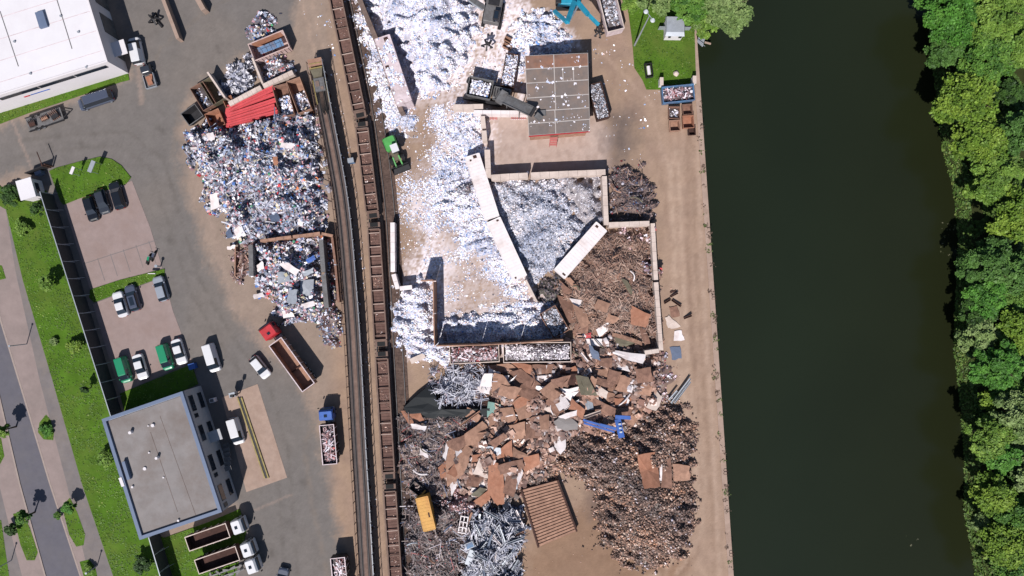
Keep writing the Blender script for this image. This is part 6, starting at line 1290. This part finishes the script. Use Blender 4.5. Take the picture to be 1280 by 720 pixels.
# wheel loader green
t = thing('wheel_loader', 'bright green wheel loader with a white cab roof and a wide black bucket', 'wheel loader', (*P(492, 189, 1.5), 0), ang(487, 174, 502, 212))
for x in (-1.5, 1.3):
    for s in (1, -1): wheel(t, x, s * 1.0, .7, .5)
b = MB(); b.loft([rrect(-2.6, -.2, 1.05, .8, .3), rrect(-2.6, -.2, 1.1, 1.7, .35), rrect(-2.4, -.3, .9, 2.1, .3)]); b.build('engine_hood', 'green_paint', t)
b = MB(); b.box(-.15, 1.6, -.6, .6, .7, 1.5); b.build('front_frame', 'olive_steel', t)
b = MB(); b.box(-.7, .55, -.1, 1.0, 1.7, 3.0); cb = b.build('cab', 'glass_dark', t); b = MB(); b.box(-.75, .6, -.15, 1.05, 3.0, 3.12); b.build('cab_roof', 'paint_white', cb)
for s in (1, -1):
    b = MB(); b.beam((.9, s * .5, 1.5), (2.6, s * .55, 1.1), .22, .3); b.build('lift_arm', 'green_paint', t)
b = MB(); b.add([(2.6, -1.5, .2), (2.6, 1.5, .2), (2.6, 1.5, 1.3), (2.6, -1.5, 1.3), (3.5, -1.5, .1), (3.5, 1.5, .1)], [(0, 1, 2, 3), (0, 4, 5, 1), (0, 3, 4), (1, 5, 2)])
b.box(2.5, 2.6, -1.5, 1.5, .2, 1.35); b.box(3.4, 3.55, -1.5, 1.5, .05, .14); b.build('bucket', 'dark_steel', t)
# cactus grab lying on the asphalt
t = thing('scrap_grab', 'black many clawed scrap grab lying on the asphalt by the pink barrier', 'grab', (*P(193, 24, .6), 1.25), 0); grab(t, (0, 0, -.05), 1.1)
b = MB(); b.cbox((.6, -.6, -1.0), (1.6, .3, .3), R(-50)); b.build('link', 'dark_steel', t)

# shreds lying on top of the shredder box
tb = bpy.data.objects['shredder_box']; n = 900; a_ = tb.rotation_euler.z
lx = (RS.rand(n) - .5) * 11; ly = (RS.rand(n) - .5) * 2.3; k = Noise(61, .35)(np.stack([lx, ly], 1)) > -.2; lx, ly = lx[k], ly[k]; n = len(lx)
p = np.column_stack([tb.location.x + lx * math.cos(a_) - ly * math.sin(a_), tb.location.y + lx * math.sin(a_) + ly * math.cos(a_), np.full(n, 4.45)])
V, F, Cc = chips(p, .12 + .3 * RS.rand(n), .1 + .15 * RS.rand(n), palette(PAL['white'], n), .2); tag(mesh_np('scrap_flakes', V, F, Cc), 'white shreds lying on the roof of the shredder box', 'scrap', kind='stuff')
# ------------------------------------------------------------ small things
def post_sign(label, px, py, w_, d_, h, m, a):
    t = thing('sign', label, 'sign', (*P(px, py, h), 0), a, 'signs on the small lawn')
    b = MB(); b.box(-w_ / 2, w_ / 2, -d_ / 2, d_ / 2, h - .12, h); b.build('board', m, t)
    for s in (1, -1):
        b = MB(); b.tube((s * (w_ / 2 - .15), 0, 0), (s * (w_ / 2 - .15), 0, h - .1), .05, n=6); b.build('post', 'galv', t)
A17 = ang(0, 10, 4, 0)
post_sign('pale blue sign board on the small lawn, right of the narrow one', 114, 208, 2.0, .7, 2.6, 'galv', A17)
post_sign('narrow double white sign board on the small lawn, left of the blue one', 90, 213, 1.3, .5, 2.6, 'wall_white', A17)
def motorbike(label, px, py, a, m):
    t = thing('motorbike', label, 'motorbike', (*P(px, py, .5), 0), a, 'motorbikes at the car park corner')
    for x in (-.7, .7):
        b = MB(); b.tube((x, -.07, .32), (x, .07, .32), .32, n=16); b.build('wheel', 'black_rubber', t)
    b = MB(); b.loft([[(-.5, -.15, .5), (.45, -.15, .5), (.45, .15, .5), (-.5, .15, .5)], [(-.3, -.17, .85), (.4, -.17, .9), (.4, .17, .9), (-.3, .17, .85)]]); b.build('tank', m, t)
    b = MB(); b.box(-.8, -.25, -.16, .16, .8, .9); b.build('seat', 'black_rubber', t)
    b = MB(); b.tube((.5, -.4, 1.05), (.5, .4, 1.05), .03, n=6); b.tube((.5, 0, 1.05), (.7, 0, .35), .05, n=6); b.build('handlebar', 'galv', t)
motorbike('dark green motorbike, left one of the pair at the car park corner', 186, 324, R(75), 'paint_green'); motorbike('dark blue motorbike, right one of the pair at the car park corner', 192, 320, R(70), 'paint_slate')
def post(label, px, py, h, m='galv', name='post', cat='post', r=.08, base=.0, group=None):
    t = thing(name, label, cat, (*P(px, py), base), 0, group); b = MB(); b.tube((0, 0, 0), (0, 0, h), r, n=8); b.build('shaft', m, t); b = MB(); b.tube((0, 0, h), (0, 0, h + .12), r * 2.2, n=8); b.build('cap', m, t)
post('thin post by the roadside path near the lower grass patch', 122, 707, 3.2, name='lamp_post', cat='lamp post'); post('thin post on the far left verge beside the road', 15, 700, 3.6, name='lamp_post', cat='lamp post')
post('short post standing at the kerb by the motorbikes', 201, 333, 1.6, r=.12); post('roadside post in the upper part of the pavement', 34, 430, 4.2, name='lamp_post', cat='lamp post')
t = thing('sign', 'small white sign beside the grass strip near the silver car', 'sign', (*P(190, 342, 1), 0), R(0)); b = MB(); b.box(-.6, .6, -.06, .06, .8, 1.2); b.build('board', 'wall_white', t); b = MB(); b.tube((0, 0, 0), (0, 0, .8), .05, n=6); b.build('post', 'galv', t)
t = thing('waste_bin', 'bright blue bin in the shade by the white van', 'bin', (*P(240, 458, 1), 0), R(15)); b = MB(); b.box(-.5, .5, -.45, .45, .1, 1.1); b.build('tub', 'blue_paint', t); b = MB(); b.box(-.54, .54, -.49, .49, 1.1, 1.18); b.build('lid', 'blue_paint', t)
t = thing('control_box', 'small grey box on a post at the upper end of the striped rail', 'box', (*P(292, 493, 1.5), 0), R(15)); b = MB(); b.box(-.5, .5, -.4, .4, .9, 2.2); b.build('cabinet', 'galv', t); b = MB(); b.tube((0, 0, 0), (0, 0, .9), .15, n=8); b.build('stand', 'galv', t)
t = thing('signal_post', 'dark slender post with a lamp beside the grey box on the pad', 'post', (*P(300, 491, 0), 0), 0); b = MB(); b.tube((0, 0, 0), (0, 0, 3.4), .1, n=8); b.build('shaft', 'dark_steel', t); b = MB(); b.box(-.25, .25, -.2, .2, 3.0, 3.7); b.build('lamp_housing', 'dark_steel', t)
t = thing('guide_rail', 'long yellow striped double rail lying on the loading pad', 'rail', (*P(315, 547, .2), 0), 0)
for o_ in (-.32, .0, .32):
    p, q = P(299 + o_ / S, 497, .3), P(333 + o_ / S, 598, .3); b = MB(); b.beam((*p, .16), (*q, .16), .22 if o_ else .3, .2 if o_ else .1); b.build('rail' if o_ else 'channel', 'yellow_paint' if o_ else 'dark_steel', t, w=True)
t = thing('air_unit', 'small white box outside the shaded office wall', 'box', (*P(264, 501, 1.5), 0), R(15)); b = MB(); b.box(-.4, .4, -.35, .35, .1, 1.3); b.build('housing', 'wall_white', t); b = MB(); b.box(-.3, .3, -.25, .25, 1.303, 1.34); b.build('grille', 'grey_steel', t)
t = thing('hut_tank', 'small white gas tank inside a dark frame on the lawn', 'tank', (*P(811, 88, .7), 0), R(-82)); b = MB(); b.tube((-.7, 0, .7), (.7, 0, .7), .3, n=12); b.build('tank', 'wall_white', t)
b = MB(); b.box(-1.1, 1.1, -.6, -.54, 0, .9); b.box(-1.1, 1.1, .54, .6, 0, .9); b.box(-1.16, -1.1, -.6, .6, 0, .9); b.box(1.1, 1.16, -.6, .6, 0, .9); b.build('frame', 'dark_steel', t)
for i, (x, y, lab) in enumerate(((826, 103, 'white pillar at the left end of the blue skip'), (867, 101, 'white pillar at the quay end of the blue skip'))):
    t = thing('pillar', lab, 'pillar', (*P(x, y, 1), 0), 0, 'white pillars above the blue skip'); b = MB(); b.box(-.25, .25, -.6, .6, 0, 1.6); b.build('shaft', 'wall_white', t); b = MB(); b.box(-.3, .3, -.65, .65, 1.603, 1.7); b.build('cap', 'concrete', t)
V_ = []; t = MB(); rr = random.Random(4); t.loft([[(r_ * math.cos(a) * rr.uniform(.8, 1.1), r_ * math.sin(a) * rr.uniform(.8, 1.1), z_) for a in np.linspace(0, 6.283, 9, endpoint=False)] for r_, z_ in ((.45, 0), (.5, .25), (.3, .5), (.1, .58))])
o = t.build('boulder', 'concrete'); o.location = (*P(845, 92, .3), .12); tag(o, 'single pale round boulder on the lawn', 'boulder')
t = thing('landing_stage', 'small grey steel steps hanging over the water at the lawn corner', 'steps', (*P(874, 48, 0), 0), R(-15)); b = MB()
for k in range(5): b.box(-.2 + k * .28, .05 + k * .28, -.7, .7, -.1 - k * .3, -.04 - k * .3)
b.build('tread', 'galv', t)
for s in (-.75, .75): b = MB(); b.beam((-.3, s, .9), (1.4, s, -.7), .07, .07); b.build('handrail', 'galv', t)
b = MB(); b.box(1.2, 2.3, -.2, .1, -.9, -.8); b.build('boom', 'slabs', t)
t = thing('junction_box', 'small blue grey cabinet standing between the raised ramp and the wagons', 'box', (*P(439, 201, 1), 0), R(10)); b = MB(); b.box(-.45, .45, -.35, .35, 0, 1.4); b.build('cabinet', 'skip_blue', t); b = MB(); b.box(-.5, .5, -.4, .4, 1.403, 1.5); b.build('lid', 'galv', t)
for x, y, w2, lab in ((612, 47, 1.6, 'small dark bin beside the arm of the grey material handler'), (636, 50, 1.2, 'small brown open crate at the left tip of the chunky white heap'), (634, 58, 1.3, 'second small brown crate just below the one at the heap tip')):
    if x == 612: continue
    t = thing('crate', lab, 'crate', (*P(x, y, .6), 0), R(-28), 'brown crates at the heap tip'); open_box(t, -.75, .75, .38, .03, .8, .06, 'rust_light')
t = thing('stack_blocks', 'red and white slatted pallet on the shed yard floor', 'pallet', (*P(617, 146, .2), .01), 0); b = MB()
for k in range(5): b.box(-.6 + k * .26, -.44 + k * .26, -.5, .5, .1, .14)
b.build('slat', 'faded_red', t); b = MB(); b.box(-.6, .6, -.45, -.35, 0, .1); b.box(-.6, .6, .35, .45, 0, .1); b.build('runner', 'wall_white', t)
t = thing('pallet', 'long red and white slatted rack beside the shed wall', 'pallet', (*P(648, 146, .4), .01), 0); b = MB()
for k in range(8): b.box(-1.2 + k * .32, -1.02 + k * .32, -.4, .4, .2, .3)
b.build('slat', 'faded_red', t); b = MB(); b.box(-1.3, 1.3, -.4, -.3, 0, .2); b.box(-1.3, 1.3, .3, .4, 0, .2); b.build('runner', 'wall_white', t)

# ------------------------------------------------------------ trees
LC = {'mid': [(98, 138, 62), (80, 120, 52), (118, 152, 74), (62, 98, 46)], 'light': [(122, 152, 70), (138, 164, 82), (100, 132, 58), (84, 112, 50)], 'yellow': [(118, 146, 58), (104, 132, 50), (134, 156, 66), (84, 112, 42)],
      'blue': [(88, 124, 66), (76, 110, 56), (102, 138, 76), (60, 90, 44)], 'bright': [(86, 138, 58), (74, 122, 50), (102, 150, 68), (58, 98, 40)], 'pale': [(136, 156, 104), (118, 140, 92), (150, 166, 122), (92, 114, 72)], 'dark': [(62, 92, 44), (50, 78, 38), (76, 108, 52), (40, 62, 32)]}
def tree(label, px, py, rad_px, h, kind, seed, base=0., name='tree', dens=1.0, leaf=(.2, .5), group='trees on the far river bank', squash=1., spiky=0.):
    r = np.random.RandomState(seed); Rr = rad_px * S * (H - h * .7) / H
    x0, y0 = P(px, py, h * .7); t = thing(name, label, 'tree' if h > 3.5 else 'shrub', (x0, y0, base), 0, group)
    hh = h - base
    b = MB(); b.tube((0, 0, -.1), (.1, .05, hh * .45), .04 * hh ** .9, .025 * hh ** .9, n=9); b.tube((.1, .05, hh * .45), (0, .1, hh * .85), .025 * hh ** .9, .008 * hh, n=8)
    for k in range(7):
        a = k * .9 + r.rand(); z0 = hh * (.3 + .07 * k); b.tube((.05, .03, z0), (math.cos(a) * Rr * .65, math.sin(a) * Rr * .65, z0 + hh * .22), .012 * hh, .004 * hh, n=6)
    b.build('trunk', 'bark', t)
    nc = int(26 + 7 * Rr ** 1.5)                                # leaf clumps through the crown
    a = r.rand(nc) * 2 * np.pi; q = r.rand(nc) ** .55; env = Rr * (1 + .16 * np.sin(3 * a + seed) + .1 * np.sin(5 * a + 2 * seed) + .08 * r.randn(nc))
    cr = q * env * .88; cz = hh * (.50 + .45 * np.sqrt(np.clip(1 - (q * .95) ** 2, 0, 1)) * (.75 + .35 * r.rand(nc)) - .18 * r.rand(nc) ** 2)
    cs = (.16 + .15 * r.rand(nc)) * Rr ** .65 * 1.25
    cc = np.stack([cr * np.cos(a), cr * np.sin(a) * squash, cz], 1)
    per = int(95 * dens * max(.8, Rr ** .35)); n = nc * per
    d = r.randn(n, 3); d /= np.linalg.norm(d, axis=1)[:, None]; d[:, 2] = np.abs(d[:, 2]) * 1.0 - .25; cs_ = np.repeat(cs, per)
    sp = 1 + spiky * np.maximum(0, np.sin(np.arctan2(d[:, 1], d[:, 0]) * 6 + np.repeat(a, per) * 7))
    p = np.repeat(cc, per, 0) + d * (cs_ * (.55 + .5 * r.rand(n)) * sp)[:, None] * np.array([1, 1, .75])
    pal = arrA(LC[kind]) * np.array([1.04, 1.10, .80]); ci = pal[np.repeat(r.randint(0, 4, nc), per)] * .6 + pal[r.randint(0, 4, n)] * .4
    s = leaf[0] + (leaf[1] - leaf[0]) * r.rand(n) ** 1.5
    V, F, Cc = chips(p, s, s * .6, ci * (.8 + .4 * r.rand(n, 1)), .55, None, .25)
    mesh_np('crown', V, F, Cc, 'leaf', t); return t
TR = [('light green broad tree at the top left corner of the far bank', 1192, 18, 42, 12, 'bright'), ('large pale green tree along the top edge of the far bank', 1240, 10, 46, 14, 'light'), ('soft green tree below the large pale tree near the top', 1232, 70, 36, 12, 'mid'),
 ('greyish green tree on the waterside just above the yellow maple', 1182, 62, 24, 9, 'blue'), ('pale green tree at the right edge near the top', 1276, 60, 30, 12, 'light'), ('yellow green maple standing out over the water', 1206, 125, 37, 12, 'yellow'),
 ('lower yellow green crown below the waterside maple', 1222, 180, 32, 11, 'yellow'), ('bluish green tree at the right edge beside the maple', 1276, 165, 26, 13, 'blue'), ('olive green tree between the maple and the bank gap', 1240, 222, 30, 11, 'light'),
 ('strong yellow tree at the right edge above the dark gap', 1268, 268, 32, 13, 'yellow'), ('small green bush hanging at the water line by the bank gap', 1212, 238, 10, 4, 'light'), ('bluish grey green broad tree below the bank gap', 1232, 332, 32, 11, 'blue'),
 ('second bluish green tree right of the broad one', 1268, 340, 26, 12, 'blue'), ('bright grass green tree on the waterside under the bluish trees', 1232, 368, 26, 10, 'bright'), ('yellow green tree at the right edge, middle of the bank', 1268, 412, 26, 12, 'yellow'),
 ('dark green low tree in shade above the reddish tipped tree', 1216, 392, 20, 8, 'dark'), ('olive brown tipped tree leaning over the water', 1214, 422, 24, 9, 'pale'), ('vivid green round tree in the middle of the far bank', 1234, 455, 31, 12, 'bright'),
 ('small yellow green tree below the vivid round tree', 1224, 500, 13, 7, 'yellow'), ('pale grey green large tree near the right edge', 1264, 518, 32, 13, 'pale'), ('fresh green crown jutting left above the dark inlet', 1226, 545, 28, 11, 'light'),
 ('deep green crown just above the dark inlet', 1240, 568, 22, 10, 'bright'), ('yellow green spreading tree just below the dark inlet', 1230, 620, 25, 11, 'yellow'), ('pale round tree at the right edge by the inlet', 1276, 595, 20, 12, 'pale'),
 ('grey leaved bush at the water line in the lower bank', 1220, 652, 15, 6, 'pale'), ('mid green tree behind the grey bush', 1262, 645, 24, 12, 'mid'), ('large yellow green tree near the bottom right corner', 1246, 680, 28, 11, 'yellow'),
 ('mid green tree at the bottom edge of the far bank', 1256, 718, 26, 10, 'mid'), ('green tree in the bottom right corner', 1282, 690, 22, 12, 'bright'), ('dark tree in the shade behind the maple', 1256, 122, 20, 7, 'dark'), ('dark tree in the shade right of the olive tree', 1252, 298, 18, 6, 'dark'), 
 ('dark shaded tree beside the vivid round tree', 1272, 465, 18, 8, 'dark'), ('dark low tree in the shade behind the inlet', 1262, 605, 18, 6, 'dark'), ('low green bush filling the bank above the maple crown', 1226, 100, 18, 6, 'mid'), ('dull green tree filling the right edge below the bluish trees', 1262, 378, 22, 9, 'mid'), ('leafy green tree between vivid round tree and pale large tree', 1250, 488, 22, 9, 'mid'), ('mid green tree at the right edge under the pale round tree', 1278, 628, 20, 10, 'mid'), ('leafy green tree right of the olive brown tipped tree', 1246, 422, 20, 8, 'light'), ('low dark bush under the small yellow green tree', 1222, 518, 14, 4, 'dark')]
for i, (lab, x, y, r_, h_, k) in enumerate(TR): tree(lab, x + (4 if y < 400 else 11), y, r_ * 1.04, h_ * .66, k, 100 + i, base=1.1 if x > 1215 else .2, spiky=.5 if k == 'yellow' else .25)
G = 'trees over the top lawn'
for i, (lab, x, y, r_, h_, k) in enumerate((('grey green broad tree hanging over the river at the top edge', 908, 6, 34, 9, 'pale'), ('green tree just left of the overhanging river tree', 868, 2, 26, 8, 'mid'), ('pale green loose tree at the top edge beside the hut', 818, -8, 28, 7, 'pale'),
        ('small green tree crown below the overhanging tree by the steps', 882, 28, 16, 5, 'light'), ('mossy low tree at the top left of the lawn', 792, 0, 16, 5, 'light'))):
    tree(lab, x, y, r_, h_, k, 300 + i, group=G, spiky=.3)
# bank extension under the top trees
b = MB(); b.prism(WP([(868, 40), (876, 38), (896, 24), (912, 6), (918, -60), (868, -60)]), -3, .05); tag(b.build('river_bank', 'soil'), kind='structure')
G = 'shrubs and young trees on the verges'
for i, (lab, x, y, r_, h_, k) in enumerate((('small dark bushy tree on the grass band beside the fence, upper part', 58, 354, 11, 3.6, 'light'), ('round yellow green bush on the grass band near the fence', 93, 433, 12, 2.2, 'yellow'), ('dark bush beneath the gatehouse', 12, 243, 16, 2.5, 'dark'),
        ('pair of small dark bushes by the upper fence end', 46, 262, 9, 3, 'dark'), ('pale bushy weeds on the upper grass band', 27, 285, 11, 1.6, 'light'), ('thin young tree on the lower left grass patch', 27, 648, 9, 5.5, 'mid'), ('leafy young tree at the top of the long roadside patch', 86, 634, 9, 3.5, 'bright'),
        ('dark green shrub at the pavement edge, lower left', 13, 662, 8, 2.5, 'dark'), ('sparse young tree at the left edge over the road', 3, 538, 9, 5.5, 'light'), ('bushy growth against the office wall', 132, 573, 12, 2.2, 'light'), ('dark leafy bush at the bottom of the grass band', 178, 706, 13, 2.6, 'dark'),
        ('small dark sapling in the middle of the grass band', 105, 487, 4, 3.4, 'dark'), ('flowering pale weed clump on the grass band', 67, 427, 5, 1.0, 'pale'), ('small weeds leaning over the kerb of the road', 72, 644, 5, 1.2, 'mid'), ('round green bush filling the small roadside patch', 58, 537, 9, 1.2, 'bright'),
        ('leafy bush in the lowest roadside patch', 110, 712, 8, 1.3, 'light'))):
    tree(lab, x, y, r_ * .85, h_ * .85, k, 400 + i, group=G, dens=.6, leaf=(.14, .34), name='shrub' if h_ < 3.5 else 'young_tree')

# low green growth covering the far bank
wp = WP([(x + 1, y) for x, y in BANK] + [(1330, 800), (1330, -60)]); q = np.array(wp); lo, hi = q.min(0), q.max(0); n = 90000; lo = lo - 1.3; p = lo + RS.rand(n, 2) * (hi - lo); d = sdf(p, wp); k = d > -1.1; p, d = p[k], d[k]
zz = np.where(d < .8, -.4 + (d - .8) * 1.15, np.minimum(1.2, -.4 + (d - .8) * .143)) + .2 + np.clip(Noise(64, .2)(p), -1, 1.5) * .8 * np.clip(d / 3, 0, 1); s = .25 + .45 * RS.rand(len(p)) ** 2
cc = arrA([(92, 122, 54), (78, 106, 46), (112, 138, 64), (130, 144, 78)])[RS.choice(4, len(p), p=[.4, .3, .2, .1])] * (.8 + .4 * RS.rand(len(p), 1))
V, F, Cc = chips(np.column_stack([p, zz]), s, s * .7, cc, .5); tag(mesh_np('undergrowth', V, F, Cc, 'leaf'), 'low green undergrowth covering the far river bank', 'undergrowth', kind='stuff')

# weeds, stains and ladders along the quay edge
def qx(py, off=0): return quay_x(py) - off
parts = []
for k in range(60):
    py = RS.uniform(60, 720); n = RS.randint(4, 22); c = np.array(P(qx(py, RS.uniform(1, 7)), py)); p = c + RS.randn(n, 2) * .22
    g = RS.rand() < .4; cc = arrA([(98, 112, 60)] if g else [(118, 96, 84)])[np.zeros(n, int)] * (.7 + .5 * RS.rand(n, 1)); s = .08 + .2 * RS.rand(n)
    parts.append(chips(np.column_stack([p, np.full(n, .13)]), s, s * .6, cc, .4))
V, F, Cc = merge(parts); tag(mesh_np('weeds', V, F, Cc, 'leaf'), 'small weeds and crumbs growing along the quay edge', 'weeds', kind='stuff')
for i, py in enumerate((160, 372, 590, 692)):
    t = thing('quay_ladder', ['steel ladder on the quay edge beside the orange skip', 'steel ladder on the quay edge right of the loose sheets', 'steel ladder on the quay edge right of the flat slabs', 'steel ladder on the quay edge near the bottom of the view'][i], 'ladder', (*P(quay_x(py), py), 0), 0, 'ladders on the quay edge')
    for s in (-.25, .25):
        b = MB(); b.tube((.12, s, -2.2), (.12, s, .5), .04, n=6); b.tube((.12, s, .5), (-.5, s, .5), .04, n=6); b.tube((-.5, s, .5), (-.5, s, .05), .04, n=6); b.build('rail', 'rust_dark', t)
    b = MB()
    for k in range(8): b.tube((.12, -.25, -2.1 + k * .3), (.12, .25, -2.1 + k * .3), .03, n=6)
    b.build('rung', 'rust_dark', t)

# torn pipes, tubes and curled strips lying over the plates
def pipe(x0, y0, x1, y1, rad, m, noun):
    px = -(y1 - y0); py = (x1 - x0); l = math.hypot(px, py); px, py = px / l * .6, py / l * .6
    lab, cx, cy = describe([(x0 - px, y0 - py), (x1 - px, y1 - py), (x1 + px, y1 + py), (x0 + px, y0 + py)], m, noun); z = heap_z(*P(cx, cy, 1)) + .8
    r = random.Random(int(x0 + y0 * 5)); p, q = Vector((*P(x0, y0, z), z)), Vector((*P(x1, y1, z), z)); c = (p + q) / 2; p, q = p - c, q - c
    s = Vector((-(q - p).y, (q - p).x, 0)).normalized(); k = 7; b = MB(); bow = r.uniform(-.5, .5); pts = [p.lerp(q, i / k) + s * (bow * math.sin(math.pi * i / k)) + Vector((0, 0, .25 * math.sin(math.pi * i / k))) for i in range(k + 1)]
    for i in range(k): b.tube(pts[i], pts[i + 1], rad, n=8)
    o = b.build('bent_pipe', m); o.location = c; tag(o, lab, 'pipe', 'bent pipes over the scrap')
r5 = random.Random(21)
for x, y in ((618, 462), (650, 500), (700, 490), (730, 480), (780, 500), (600, 540), (575, 600), (620, 600), (655, 560), (690, 510), (715, 440), (750, 430), (790, 430), (740, 395), (770, 320), (790, 345), (530, 560), (525, 590), (560, 530), (770, 235), (795, 250), (515, 680), (540, 700), (560, 660), (800, 470), (640, 520), (665, 475), (720, 360), (545, 500), (590, 470)):
    a_ = r5.uniform(0, 3.14); l = r5.uniform(4, 11); pipe(x - l * math.cos(a_), y - l * math.sin(a_), x + l * math.cos(a_), y + l * math.sin(a_), r5.uniform(.06, .16), r5.choice(['rust_dark', 'rust', 'galv', 'white_steel', 'rust_light', 'slate', 'olive_steel']), 'bent pipe')

parts = []
for cx_, cy_, n in ((1186, 286, 14), (1180, 311, 5), (1139, 677, 3)):
    c = np.array(P(cx_, cy_, -1.9)); p = c + RS.randn(n, 2) * .7; s = .1 + .3 * RS.rand(n)
    parts.append(chips(np.column_stack([p, np.full(n, -1.87)]), s, s * .6, arrA([(90, 92, 62), (74, 80, 50), (110, 108, 84)])[RS.choice(3, n)], .08))
V, F, Cc = merge(parts); tag(mesh_np('driftwood', V, F, Cc, 'leaf'), 'small leaves and twigs floating on the river', 'flotsam', kind='stuff')
# ------------------------------------------------------------ light, world, camera
EL = R(50)
sd = bpy.data.lights.new('sun', 'SUN'); sd.energy = 4.6; sd.angle = R(.53); sd.color = (1, .965, .92)
so = bpy.data.objects.new('sun', sd); C.objects.link(so)
dirv = Vector((.27 * math.cos(EL), .963 * math.cos(EL), -math.sin(EL)))
so.rotation_euler = dirv.to_track_quat('-Z', 'Y').to_euler(); so.location = (-40, -80, 90)
w = bpy.data.worlds.new('World'); SC.world = w; w.use_nodes = True; nt = w.node_tree
sk = nt.nodes.new('ShaderNodeTexSky'); sk.sky_type = 'NISHITA'; sk.sun_disc = False; sk.sun_elevation = EL
sk.sun_rotation = math.atan2(-.27, -.963) ; sk.air_density = 1.0; sk.dust_density = .6
nt.links.new(sk.outputs[0], nt.nodes['Background'].inputs[0]); nt.nodes['Background'].inputs[1].default_value = .068
cd = bpy.data.cameras.new('camera'); cd.sensor_width = 36; cd.lens = 36 / 2 / (640 * S / H); cd.clip_end = 2000
co = bpy.data.objects.new('camera', cd); C.objects.link(co); co.location = (0, 0, H); SC.camera = co
SC.view_settings.view_transform = 'Standard'; SC.view_settings.look = 'None'; SC.view_settings.gamma = 1; SC.view_settings.exposure = .43
SC.render.resolution_x = 1024; SC.render.resolution_y = 576
